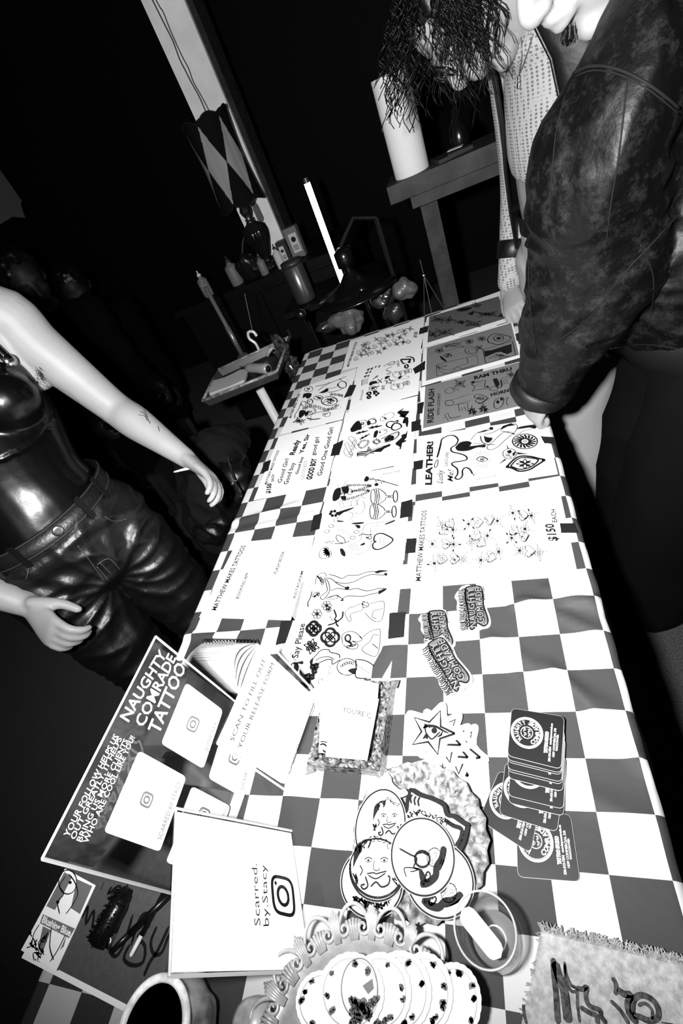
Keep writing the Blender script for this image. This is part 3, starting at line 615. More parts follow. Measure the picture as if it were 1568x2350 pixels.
k = Ink(pl, .0005); k.px(A2, [(480, 940), (640, 930), (820, 870)], .0012); k.px(A2, [(480, 980), (600, 965), (700, 930)], .001); k.build('highlight', 'white_print', r)
k = Ink(pl, .0002); k.pfill(A2, [(670, 805), (725, 870), (790, 955), (700, 950), (590, 1030), (640, 900)]); k.build('grey_star', 'ink_mid', r)
text_px('Daddy', A2, (395, 985), (450, 690), (300, 985), pl, r, m='ink', bold=-.012, shear=.3)
k = Ink(pl); k.px(A2, [(345, 1050), (360, 980), (290, 880), (250, 780), (300, 760), (380, 960), (330, 1010), (240, 950), (240, 850)], .0008); k.px(A2, [(460, 880), (400, 780), (320, 680), (340, 640), (430, 680), (455, 760), (390, 880)], .0008); k.build('flourish', 'ink', r)
r, pl = sheet_base('flash_sheet', [(759, 1099), (948, 1063), (928, 1285), (705, 1300)], Z0 + DZ, 'tall flash sheet with two goblets, chained hat and Little Freak heart')
panel(A3, [(425, 268), (1355, 85), (1250, 1240), (250, 1350)], pl, r, 'paper_tint')
k = Ink(pl, .0004); p = Pen(k, A3).at(0, 0, 1)
p.d([(380, 500), (395, 430), (430, 375), (490, 360), (500, 420), (480, 500), (430, 540), (390, 540)]); p.d([(500, 350), (600, 340), (605, 420), (560, 440), (520, 410)]); p.d([(490, 480), (560, 470), (570, 510), (520, 530)]); p.scribble(540, 430, 40, 40, 3, 12, .001); p.circ(622, 415, 38, .001)
for a, b in [((550, 340), (600, 255)), ((530, 345), (570, 255)), ((500, 520), (545, 600)), ((475, 530), (490, 615)), ((460, 345), (462, 318))]: p.l([a, b], .0013)
p.chain([(590, 330), (700, 322), (860, 325), (905, 335), (800, 370), (650, 412)], 24, 15, .0009); p.chain([(650, 412), (780, 395), (885, 400), (800, 450), (650, 500), (540, 530)], 24, 15, .0009)
p.d([(820, 245), (850, 200), (885, 215), (880, 260), (830, 275)]); p.l([(880, 235), (1000, 250), (1150, 290), (1305, 335)], .0014); p.d([(960, 310), (1000, 290), (1020, 320), (980, 340)]); p.l([(1010, 318), (1150, 312)], .0009); p.l([(1085, 270), (1045, 205)], .001)
for i in range(6): p.leaf(900 + i * 38, 232 + i * 12, (-1.2 if i % 2 else 1.0), 30, False, .0006)
p.goblet(1085, 480, 235, .0012); p.goblet(1070, 690, 230, .0012)
p.at(400, 715, 60, 55); [p.disc(.8 * math.cos(i * 1.0), .6 * math.sin(i * 1.0), .38, 8) for i in range(6)]; p.at(0, 0, 1)
p.d([(440, 700), (500, 680), (600, 650), (690, 630), (620, 670), (540, 700), (470, 745)]); p.l([(650, 620), (640, 560), (680, 505), (715, 540), (725, 600), (740, 520), (780, 485), (845, 510)], .0006); p.l([(800, 530), (830, 620), (800, 690), (740, 720), (690, 700)], .0006); p.l([(480, 650), (520, 625), (640, 612), (725, 610)], .0006); p.l([(450, 790), (500, 720), (560, 690), (660, 710), (650, 770), (600, 820)], .0006); p.d([(450, 810), (540, 820), (520, 832), (450, 830)]); p.circ(430, 805, 30, .0006)
p.d([(640, 850), (720, 840), (810, 835), (815, 850), (740, 865), (660, 862)]); p.d([(690, 870), (760, 880), (765, 915), (730, 920)]); [p.l([(680, 850), q], .0009) for q in [(610, 860), (655, 795), (690, 925), (785, 800)]]
for a in [((380, 895), (540, 990)), ((320, 965), (590, 940)), ((490, 920), (680, 1060)), ((560, 985), (720, 965))]: p.l(list(a), .0009)
for q in [(365, 890), (305, 965), (665, 1050), (715, 972)]: p.circ(q[0], q[1], 36, .0008, 10, 22)
p.l([(630, 1090), (520, 1130), (400, 1130)], .0012); p.l([(520, 1130), (455, 1200)], .0012); p.at(330, 1110, 70, 40); [p.circ(-.6 + .3 * i, .35 * math.sin(i * 2), .2, .0006, 6) for i in range(6)]; p.at(0, 0, 1)
p.l([(560, 1120), (540, 1060), (450, 1010), (435, 1060), (470, 1110), (530, 1125)], .001)
p.at(285, 1260, 85, 85)
p.l([(.6, -.4), (.3, -.9), (-.4, -.9), (-.95, -.1), (-.95, .7), (-.2, .95), (.8, .6), (.95, 0), (.6, -.4)], .0009)
for i in range(6): p.leaf(.55, -.3, PI * .5 + .42 * i, 1.15, True)
p.at(0, 0, 1); p.d([(485, 1205), (520, 1200), (560, 1260), (555, 1310), (510, 1290), (490, 1240)]); p.l([(620, 1180), (700, 1120), (770, 1080), (790, 1000), (830, 880), (900, 855), (1100, 830), (1240, 805)], .0006); p.l([(600, 1280), (760, 1275), (880, 1220), (920, 1100), (920, 910), (1100, 880)], .0006)
p.d([(1105, 860), (1150, 840), (1245, 805), (1240, 825), (1180, 850), (1120, 870)]); p.d([(760, 1150), (820, 1120), (835, 1140), (790, 1160)])
for i in range(16): p.disc(610 + (i * 37) % 140, 1140 + (i * 53) % 90, 6, 5)
p.l([(740, 1030), (800, 1000), (860, 1010), (940, 1005)], .0014); p.scribble(880, 1050, 40, 30, 5, 9, .0009)
p.l([(955, 1100), (970, 1020), (1050, 990), (1130, 1015), (1220, 1080), (1130, 1165), (1010, 1215), (945, 1190), (945, 1130), (985, 1105)], .002, True)
k.build('ink_drawing', 'ink', r)
text_px('Jester.inkk', A3, (1075, 185), (1325, 135), (1080, 152), pl, r, m='ink_mid'); text_px('Little', A3, (1050, 1145), (1065, 1040), (1022, 1140), pl, r); text_px('Freak', A3, (1092, 1148), (1112, 1038), (1062, 1146), pl, r)
r, pl = sheet_base('flash_sheet', [(704, 1297), (927, 1275), (893, 1578), (628, 1560)], Z0, 'tall flash sheet with Say Please lettering, two standing women and quatrefoil ornaments')
panel(A4, [(378, 175), (1345, 68), (1210, 1330), (110, 1240)], pl, r, 'paper_tint')
k = Ink(pl, .0004); p = Pen(k, A4).at(0, 0, 1)
p.l([(440, 330), (450, 250), (500, 190), (560, 190), (570, 230)], .0009); p.scribble(500, 270, 50, 60, 2, 12, .0009); p.l([(565, 240), (640, 260), (700, 310), (780, 350), (840, 375)], .0011); p.l([(600, 200), (680, 220), (760, 250), (830, 215), (950, 210), (1050, 175), (1180, 165), (1300, 160)], .0011); p.l([(680, 290), (780, 310), (900, 290), (1000, 240), (1100, 205), (1180, 205), (1290, 210)], .0011)
p.d([(1150, 175), (1210, 150), (1300, 155), (1300, 165), (1230, 175), (1180, 190)]); p.d([(1255, 190), (1300, 185), (1295, 220), (1270, 205)]); p.l([(550, 230), (570, 320), (580, 400), (500, 470), (540, 500), (610, 400), (600, 310), (570, 250)], .0011)
p.scribble(450, 440, 50, 60, 6, 14, .0009); p.l([(400, 400), (380, 480), (350, 540), (355, 595)], .0014); p.l([(620, 400), (700, 370), (830, 385), (940, 370), (1060, 400), (1200, 370), (1290, 375)], .0011); p.l([(560, 490), (690, 450), (760, 490), (830, 460), (1000, 465), (1100, 440), (1200, 420)], .0011); p.l([(560, 500), (700, 490), (700, 460), (600, 480)], .0008); p.d([(1195, 400), (1290, 365), (1285, 390), (1240, 420), (1200, 440)]); p.d([(735, 520), (770, 490), (775, 520)]); p.d([(790, 355), (840, 345), (845, 375), (800, 380)])
for q, s_ in [((575, 575), 60), ((460, 675), 62), ((600, 620), 36)]: p.flower(q[0], q[1], s_, 6, .0009)
for pts in [[(660, 620), (690, 700), (670, 740), (720, 770)], [(770, 640), (760, 720), (690, 780), (720, 830)], [(780, 690), (740, 740)], [(585, 810), (660, 790), (690, 760)], [(610, 700), (650, 760)]]: p.l(pts, .002)
p.l([(810, 640), (850, 600), (900, 590), (960, 560), (1000, 560), (1010, 620), (940, 650), (860, 680), (870, 740), (850, 770), (800, 690), (805, 640)], .0008); p.scribble(1040, 560, 45, 45, 4, 9, .0009); p.l([(1080, 560), (1160, 535), (1265, 535), (1240, 735), (1150, 765), (1050, 680), (1040, 660)], .0008); p.l([(1130, 640), (1250, 610)], .002); p.l([(1140, 640), (1120, 710), (1180, 735)], .0008)
p.quatrefoil(420, 850, 84, .004); p.quatrefoil(618, 955, 108, .0032); p.at(395, 1065, 95, 95, .2)
for i in range(4): p.leaf(0, 0, PI / 2 * i + PI / 2, 1.05, False, .0012); p.circ(.45 * math.cos(PI / 4 + i * PI / 2), .45 * math.sin(PI / 4 + i * PI / 2), .26, .0012, 8); p.circ(.62 * math.cos(PI / 4 + i * PI / 2), .62 * math.sin(PI / 4 + i * PI / 2), .13, .0014, 8); p.disc(.3 * math.cos(i * PI / 2), .3 * math.sin(i * PI / 2), .08, 6)
p.at(0, 0, 1); p.l([(770, 1040), (760, 940), (820, 890), (900, 890), (960, 930), (1000, 980), (950, 1010), (880, 1000), (950, 1040), (930, 1090), (840, 1090), (770, 1040)], .0009); p.circ(830, 965, 32, .002, 10, 40); p.d([(800, 1000), (850, 1000), (880, 1020), (870, 1040), (830, 1020)]); p.scribble(880, 1060, 60, 25, 9, 9, .0009)
p.l([(945, 890), (1110, 780)], .0009); p.l([(970, 910), (1110, 800)], .0009); p.d([(960, 935), (1000, 960), (985, 970)]); p.l([(1000, 960), (1090, 890), (1180, 860), (1220, 885), (1185, 1165), (1060, 1155), (1000, 1090), (1100, 1000), (1130, 930), (1200, 930)], .0008); p.l([(1120, 1030), (1190, 1090)], .0026)
p.l([(380, 1235), (430, 1190), (510, 1110), (600, 1105), (620, 1135), (720, 1160), (735, 1210)], .0012); p.l([(375, 1240), (390, 1290), (450, 1280), (570, 1225), (640, 1230), (645, 1280), (745, 1220)], .0012); p.l([(440, 1240), (500, 1200), (600, 1190), (670, 1225)], .001); p.d([(375, 1240), (415, 1200), (400, 1290), (385, 1280)])
p.circ(820, 1310, 120, .001, 18, 100); p.d([(830, 1350), (870, 1330), (920, 1330), (915, 1400), (850, 1375)]); p.l([(925, 1220), (1050, 1240), (1160, 1320), (1160, 1430), (940, 1440), (925, 1340), (925, 1220)], .0012); p.l([(925, 1220), (930, 1270)], .003)
for i in range(34): p.disc(950 + (i * 47) % 200, 1290 + (i * 31) % 130, 5, 5)
for i in range(6): p.circ(755 + i * 27, 1300 - 22 * math.sin(i * .6) - i * 6, 14, .0008, 6)
p.circ(190, 1320, 46, .0014, 12, 60); p.d([(180, 1290), (230, 1270), (235, 1350), (190, 1350)]); p.d([(250, 1330), (290, 1400), (370, 1380), (380, 1420), (320, 1440), (360, 1480), (290, 1450), (250, 1400)]); p.d([(190, 1380), (230, 1420), (220, 1470), (190, 1430)]); p.d([(170, 1270), (240, 1250), (290, 1240), (290, 1280), (230, 1270), (190, 1285)])
for q in [(450, 1300), (430, 1360), (400, 1430), (355, 1470), (340, 1520), (410, 1310)]: p.circ(q[0], q[1], 22, .0034, 8)
p.circ(505, 1490, 30, .0007, 10, 36)
k.build('ink_drawing', 'ink', r)
text_px('Say Please', A4, (232, 1205), (318, 790), (150, 1205), pl, r, bold=.02); text_px('ussycat', A4, (608, 1478), (636, 1290), (556, 1478), pl, r); text_px('Jester.inkk', A4, (385, 340), (418, 185), (355, 335), pl, r, m='ink_faint')
# --- left column: L, M, N
r, pl = sheet_base('flash_sheet', [(694, 889), (819, 846), (787, 962), (643, 996)], Z0, 'flash sheet crowded with chains, locks and daggers at the far end of the left column')
k = Ink(pl); p = Pen(k, A7).at(0, 0, 1)
p.circ(840, 280, 62, .0014, 12, 42); p.scribble(835, 285, 30, 25, 1, 9, .0014); p.l([(940, 245), (1000, 230), (1090, 210), (1170, 175)], .0022); p.l([(975, 310), (1100, 220), (1300, 135), (1415, 88)], .0022); p.l([(1300, 125), (1340, 155)], .004); p.l([(1345, 95), (1360, 80)], .002)
p.d([(990, 340), (1060, 305), (1110, 270), (1140, 290), (1120, 320), (1060, 340)]); p.l([(1110, 270), (1200, 265), (1270, 240), (1270, 200)], .0016); p.circ(1345, 215, 62, .0022, 14, 50); p.l([(1120, 330), (1240, 315), (1380, 260)], .002)
p.d([(750, 420), (770, 350), (880, 345), (870, 400), (820, 425), (790, 400)]); p.circ(985, 410, 68, .0014, 12, 34); p.scribble(985, 410, 50, 22, 2, 14, .0014); p.circ(860, 470, 42, .0022, 10, 40); p.circ(765, 500, 38, .0016, 10, 34); p.scribble(860, 470, 20, 20, 7, 7, .001)
p.circ(1150, 460, 118, .0022, 18, 66); p.scribble(1150, 460, 85, 45, 3, 26, .0014); p.chain([(1180, 360), (1270, 365), (1340, 380)], 7, 18, .0014); p.l([(1260, 470), (1310, 450)], .003)
p.d([(690, 700), (700, 620), (740, 595), (790, 610), (780, 660), (720, 715)]); p.d([(780, 640), (830, 610), (835, 660), (790, 690)]); p.circ(870, 610, 80, .0014, 12, 50); p.scribble(880, 620, 50, 35, 5, 10, .001); p.chain([(770, 570), (850, 535), (960, 545), (1080, 585), (1180, 575), (1270, 525)], 18, 22, .0013)
p.l([(630, 720), (640, 660), (690, 580), (730, 480)], .0018); p.l([(800, 700), (950, 640), (1100, 605), (1280, 570)], .0018); p.l([(810, 715), (900, 735), (1020, 722)], .003); p.l([(880, 680), (860, 760)], .0026); p.circ(1110, 655, 58, .0012, 12, 40); p.scribble(1105, 655, 28, 20, 8, 8, .0014)
p.at(700, 760, 95, 55).sprig(0, 0, 1, 4, True, w=.0014).scribble(0, 0, .8, .6, 11, 14, .001).at(0, 0, 1)
for q in [(1425, 150), (1405, 250), (1345, 410), (1320, 555), (1155, 680), (755, 385), (740, 458), (950, 605), (875, 750)]: p.l([(q[0] - 6, q[1] + 16), (q[0] + 4, q[1] - 12)], .0016)
k.build('ink_drawing', 'ink', r)
text_px('MATTHEW MAKES TATTOOS', A7, (578, 718), (716, 352), (540, 712), pl, r, bold=.04)
r, pl = sheet_base('flash_sheet', [(640, 1002), (786, 964), (749, 1117), (582, 1148)], Z0 + DZ, 'white flash sheet of blackletter phrases reading Good Girl, Good boy and Ready')
text_px('MATTHEW MAKES TATTOOS', A7, (212, 1715), (400, 1205), (175, 1705), pl, r, bold=.02); text_px('$150', A7, (262, 1848), (285, 1695), (195, 1850), pl, r, bold=.05); text_px('EACH', A7, (318, 1665), (326, 1560), (275, 1670), pl, r, bold=.03)
tm = MB()
for t, a, b, c, bo in [('Good Girl', (430, 1690), (545, 1328), (365, 1685), .015), ('Good boy', (525, 1712), (640, 1385), (455, 1712), .02), ('Ready', (625, 1270), (712, 1045), (545, 1270), .035), ('Good boy', (680, 1560), (765, 1295), (635, 1560), .035), ('Yes, Sir', (755, 1250), (860, 950), (690, 1260), .035), ('GOOD BOY', (770, 1640), (825, 1350), (715, 1640), -.01), ('GOOD BOY', (885, 1640), (965, 1320), (800, 1640), .055), ('good girl', (935, 1275), (1000, 1000), (870, 1280), .02), ('Good One Good Girl', (1035, 1580), (1215, 855), (960, 1585), .02)]:
    text_px(t, A7, a, b, c, pl, r, bold=bo, mb=tm)
tm.build('lettering', 'ink', r)
r, pl = sheet_base('booking_sheet', [(543, 1245), (722, 1228), (678, 1424), (457, 1417)], Z0, 'white page headed MATTHEW MAKES TATTOOS with Booking App and Flash Book', cat='sign page', group='printed pages on the table')
text_px('MATTHEW MAKES TATTOOS', A9, (98, 612), (217, 352), (78, 610), pl, r, bold=.02); text_px('BOOKING APP', A9, (188, 566), (230, 462), (175, 564), pl, r, bold=.02); text_px('FLASH BOOK', A9, (340, 466), (374, 375), (327, 464), pl, r, bold=.02); text_px('INSTAGRAM', A9, (416, 564), (448, 455), (404, 564), pl, r, bold=.02)
# --- black tape
TP = [(B1, [(905, 253), (950, 240), (945, 272), (900, 285)], 'black tape on the edge of the farthest hearts sheet'), (B1, [(868, 462), (932, 420), (930, 465), (880, 488)], 'crumpled black tape between skull sheet and winged eye sheet'), (B1, [(893, 640), (925, 632), (918, 690), (890, 693)], 'black tape beside the word FLASH on the grey sheet'), (B1, [(862, 735), (908, 722), (905, 775), (862, 787)], 'square black tape at the near corner of the RIDE FLASH sheet'),
      (B1, [(873, 938), (922, 930), (917, 975), (872, 982)], 'black tape beside the word LEATHER'), (B1, [(545, 545), (578, 545), (555, 598), (512, 612)], 'black tape between chains sheet and skull sheet'), (B1, [(460, 852), (512, 828), (490, 905), (445, 910)], 'black tape beside the Daddy signature'), (B1, [(100, 945), (138, 930), (125, 985), (92, 998)], 'black tape on the left table edge by the blackletter sheet'),
      (B1, [(1395, 285), (1425, 270), (1435, 315), (1402, 318)], 'black tape at the right edge of the winged eye sheet'), (ID, [(1241, 1001), (1273, 1003), (1277, 1019), (1250, 1017)], 'black tape folded over the right table edge by the LEATHER sheet'), (A9, [(838, 178), (882, 168), (878, 235), (833, 243)], 'black tape right of the two goblets'), (A9, [(860, 325), (900, 322), (895, 380), (853, 382)], 'black tape beside MATTHEW on the nearest hearts sheet'),
      (A9, [(487, 232), (522, 222), (512, 285), (475, 295)], 'black tape left of the scissors drawing'), (A9, [(790, 622), (857, 616), (850, 716), (785, 726)], 'largest black tape, right of the portrait busts'), (A9, [(358, 655), (405, 650), (375, 740), (335, 750)], 'black tape left of the Say Please lettering'), (A9, [(1472, 262), (1530, 262), (1545, 300), (1478, 300)], 'black tape beside the nearest $150 price')]
for f, q, lab in TP:
    pl = zplane(Z0 + 3 * DZ); P = [pp(*f(*a), pl) for a in q]; PP = []
    for i in range(4):
        a, b = P[i], P[(i + 1) % 4]
        for t in (0, .25, .5, .75): PP.append(a.lerp(b, t) + V((random.uniform(-1, 1), random.uniform(-1, 1), 0)) * .0006)
    tag(MB().slab(PP, (0, 0, 1), .0003).build('tape_strip', 'black_tape'), lab, 'tape', 'black tape strips holding down the sheets')
# ================================================================== acrylic signs standing on the table
ZC = TZ + 0.0015
def plane3(a, b, c): return (V(a), (V(b) - V(a)).cross(V(c) - V(a)).normalized())
def camera_logo(ink, f, c, s, ex, ey, w):
    """rounded square, ring and dot; c centre px, ex/ey px half axes"""
    def q(u, v): return (c[0] + ex[0] * u + ey[0] * v, c[1] + ex[1] * u + ey[1] * v)
    P = []
    for i in range(28):
        t = 2 * PI * i / 28; cx, cy = math.cos(t), math.sin(t); n_ = (abs(cx) ** 4 + abs(cy) ** 4) ** .25; P.append(q(cx / n_, cy / n_))
    ink.px(f, P, w, True); ink.px(f, [q(.5 * math.cos(2 * PI * i / 16), .5 * math.sin(2 * PI * i / 16)) for i in range(16)], w, True)
    ink.pfill(f, [q(-.62 + .12 * math.cos(i), -.62 + .12 * math.sin(i)) for i in range(6)])
def acrylic_sign(name, T0, T1, B0, B1, label, foot=0.05, group='acrylic sign holders'):
    T0, T1, B0, B1 = map(V, (T0, T1, B0, B1)); c = (B0 + B1) / 2
    root = empty(name, (c.x, c.y, ZC), label, 'sign', group)
    N = (T1 - T0).cross(B0 - T0).normalized()
    if N.dot(CAM - T0) < 0: N = -N
    d = (B0 - T0).normalized(); e = (T1 - T0).normalized()
    MB().slab([T0 - e * .002 - d * .002 + N * .0045, T1 + e * .002 - d * .002 + N * .0045, B1 + e * .002 + N * .0045, B0 - e * .002 + N * .0045], N, .0022).build('front_panel', 'acrylic', root)
    MB().slab([T0 - e * .002 - d * .002, T1 + e * .002 - d * .002, B1 + e * .002, B0 - e * .002], N, .0022).build('back_panel', 'acrylic', root)
    h = V((N.x, N.y, 0)).normalized()
    MB().slab([B0 - e * .002 + V((0, 0, .001)), B1 + e * .002 + V((0, 0, .001)), B1 + e * .002 + h * foot + V((0, 0, .001)), B0 - e * .002 + h * foot + V((0, 0, .001))], V((0, 0, 1)), .0024).build('foot', 'acrylic', root)
    eb = MB()
    for a, b in [(T0 - e * .002 - d * .002, T1 + e * .002 - d * .002), (T0 - e * .002 - d * .002, B0 - e * .002), (T1 + e * .002 - d * .002, B1 + e * .002)]:
        b2 = MB().tube([a + N * .0022, b + N * .0022], .0016, 4); b2.build('bright_edge', 'sleeve_edge', root)
    return root, (T0 + N * .0026, N)
mat('sleeve_edge', 0.45, 0.25, 0.5)
def pquad(f, quad, pl, root, m, name, lift=0.0, th=0.0004):
    P = [pp(*f(*q), pl) for q in quad]; N = pl[1] if pl[1].dot(CAM - pl[0]) > 0 else -pl[1]
    return MB().slab([p + N * lift for p in P], N, th).build(name, m, root)
def rquad(quad, r=.12, n=4):
    out = []; k = len(quad)
    for i in range(k):
        p = V((*quad[i], 0)); a = V((*quad[i - 1], 0)); b = V((*quad[(i + 1) % k], 0))
        a = p + (a - p).normalized() * r; b = p + (b - p).normalized() * r
        for j in range(n + 1):
            t = j / n; q = a * (1 - t) ** 2 + p * 2 * t * (1 - t) + b * t * t; out.append((q.x, q.y))
    return out
# --- large sign with white lettering
S1 = crop(50, 1440, .44643)
T0 = pz(100, 1965, TZ + .28); T1 = pz(355, 1466, TZ + .28); D = V((0.0, 0.01, -.277)); B0 = T0 + D; B1 = T1 + D
r, pl = acrylic_sign('poster_stand', T0, T1, B0, B1, 'largest acrylic sign holder, dark poster headed NAUGHTY COMRADE TATTOO', foot=.07)
mat('poster_dark', 0.012, 0.6, 0.3, var=0.7, vscale=22); mat('card_white', 0.88, 0.6, 0.3)
pquad(S1, [(118, 1165), (672, 72), (1085, 385), (1000, 600), (740, 640), (560, 900), (480, 1090), (365, 1235)], pl, r, 'poster_dark', 'poster', .0)
pl1 = (pl[0] + pl[1] * (0.0), pl[1])
k = Ink(pl, .0006)
for sd in range(5): Pen(k, S1).at(0, 0, 1).scribble(400 + sd * 45, 1000 - sd * 95, 45, 60, sd, 9, .0016)
k.build('poster_drawing', 'ink_grey', r)
Z_ = dict(m='white_print', bold=.014, lift=.0011)
text_px('NAUGHTY', S1, (545, 487), (742, 142), (497, 456), pl, r, **Z_); text_px('COMRADE', S1, (622, 514), (790, 158), (572, 488), pl, r, **Z_); text_px('TATTOO', S1, (700, 552), (842, 205), (640, 520), pl, r, **Z_)
for t, a, b, c in [('YOUR FOLLOW HELPS US', (237, 1080), (493, 562), (208, 1064)), ('OUT GREATLY, IT HELPS', (268, 1092), (512, 572), (242, 1078)), ('BRING US MORE CLIENTS', (302, 1103), (543, 582), (274, 1092)), ('WHO ARE COOL LIKE YOU!', (334, 1110), (578, 566), (306, 1100))]:
    text_px(t, S1, a, b, c, pl, r, m='white_print', bold=.010, lift=.0011)
cards = [([(843, 283), (1032, 425), (930, 727), (714, 597)], 'JESTER.INKK', (952, 640), (1003, 488), (932, 632), (875, 497)), ([(600, 633), (843, 768), (706, 1152), (420, 1050)], 'SCARRED BY STACY', (712, 1092), (814, 797), (690, 1084), (637, 885)),
         ([(1012, 597), (1205, 700), (1135, 875), (957, 775)], 'LUCKYBOY', (1134, 832), (1168, 715), (1118, 828), (1092, 665)), ([(873, 815), (1070, 918), (1000, 1110), (800, 1010)], 'TATTOOS', (1030, 1000), (1056, 925), (1016, 996), (930, 965)), ([(790, 1080), (960, 1150), (900, 1260), (738, 1207)], None, 0, 0, 0, None)]
for q, t, a, b, c, lg in cards:
    pquad(S1, rquad(q, 22), pl, r, 'card_white', 'contact_card', .0011, .0004)
    if t:
        text_px(t, S1, a, b, c, pl, r, m='ink_mid', bold=.0, lift=.0015)
        k = Ink(pl, .0015); camera_logo(k, S1, lg, 1, (24, 12), (-13, 32), .0014); k.build('camera_logo', 'ink_mid', r)
# --- SCAN sign
S2 = crop(380, 1440, .24235)
h = .15; T0 = pz(500, 1703, TZ + h); T1 = pz(607, 1472, TZ + h); B1 = pz(730, 1602, ZC + .001); B0 = pz(652, 1808, ZC + .001)
r, pl = acrylic_sign('poster_stand', T0, T1, B0, B1, 'acrylic sign holder with white page reading SCAN TO FILL OUT YOUR RELEASE FORM', foot=.035)
pquad(S2, [(495, 1085), (890, 165), (1420, 665), (1130, 1480), (1090, 1470)], pl, r, 'card_white', 'page')
text_px('SCAN TO FILL OUT', S2, (638, 1082), (948, 308), (600, 1062), pl, r, m='ink', bold=.0, lift=.0008)
text_px('YOUR RELEASE FORM', S2, (712, 1152), (1028, 350), (672, 1135), pl, r, m='ink', bold=.0, lift=.0008)
k = Ink(pl, .0008); k.px(S2, [(1160, 1390), (1190, 1340), (1180, 1300), (1215, 1270), (1205, 1220), (1240, 1180), (1235, 1130), (1260, 1105)], .0006)
k.build('signature', 'ink_mid', r)
# --- Scarred by Stacy sign
S3 = crop(0, 1850, .4592)
h = .16; T0 = pz(390, 2236, TZ + h); T1 = pz(405, 1862, TZ + h); B1 = pz(668, 1912, ZC + .001); B0 = pz(708, 2225, ZC + .001)
r, pl = acrylic_sign('poster_stand', T0, T1, B0, B1, 'acrylic sign holder with white page reading Scarred.by.Stacy and a camera logo', foot=.03)
pquad(S3, [(850, 830), (882, 28), (1455, 135), (1535, 700), (1540, 815)], pl, r, 'card_white', 'page')
text_px('Scarred.', S3, (1300, 598), (1282, 290), (1268, 600), pl, r, m='ink', bold=-.005, lift=.0008); text_px('by.Stacy', S3, (1342, 600), (1328, 295), (1312, 602), pl, r, m='ink', bold=-.005, lift=.0008)
k = Ink(pl, .0008); camera_logo(k, S3, (1413, 450), 1, (52, 12), (8, 92), .0022); k.build('camera_logo', 'ink', r)
# ================================================================== notebook
def notebook():
    pl = zplane(TZ + .02); f = S2
    P = [pp(*f(*q), pl) for q in [(345, 122), (860, 130), (690, 600), (130, 480)]]
    c = sum(P, V()) / 4; root = empty('spiral_notebook', (c.x, c.y, ZC), 'open spiral notebook with handwritten pages and curled leaves, behind the release form sign', 'notebook')
    MB().slab([V((p.x, p.y, TZ + .008)) for p in P], (0, 0, 1), .006).build('page_block', 'paper', root)
    # curled leaves: from the spiral edge, arching
    a, b = P[0], P[1]
    for j, (h_, w_) in enumerate([(.010, 1.0), (.024, .95), (.036, .88), (.046, .8)]):
        mb = MB(); n = 12; vs = []
        for i in range(n + 1):
            t = i / n
            for s_ in (0, 1):
                p = a.lerp(P[3], t * w_) if s_ == 0 else b.lerp(P[2], t * w_)
                vs.append(V((p.x, p.y, TZ + .010 + h_ * math.sin(t * PI * .75) * (.35 + .65 * s_) + .001 * j)))
        mb.add(vs, [(2 * i, 2 * i + 1, 2 * i + 3, 2 * i + 2) for i in range(n)]); mb.build('leaf', 'paper', root, smooth=True)
    for i in range(16):
        q = a.lerp(b, (i + .5) / 16); q = V((q.x, q.y, TZ + .013)); n_ = V((-(b - a).y, (b - a).x, 0)).normalized()
        MB().tube([q + n_ * .006 * math.cos(t) + V((0, 0, .009 * math.sin(t))) for t in [2 * PI * u / 10 for u in range(10)]], .0009, 5, True).build('wire_loop', 'black_plastic', root)
    k = Ink(zplane(TZ + .062), .0)
    mb = MB()
    for i, (y0, sc_) in enumerate([(0.10, 1), (.16, .8), (.22, .9), (.30, .7), (.55, .8), (.62, .9), (.70, .6), (.78, .8)]):
        pts = []
        for j in range(26):
            s_ = .12 + .7 * sc_ * j / 26; t = y0 + .012 * math.sin(j * 2.3 + i); w_ = .8
            p0 = a.lerp(P[3], t * w_); p1 = b.lerp(P[2], t * w_); p = p0.lerp(p1, s_)
            z = TZ + .0145 + .046 * math.sin(t * PI * .75) * (.35 + .65 * s_)
            pts.append(V((p.x, p.y, z)))
        mb.tube(pts, .0003, 4)
    mb.build('handwriting', 'ink_mid', root)
notebook()
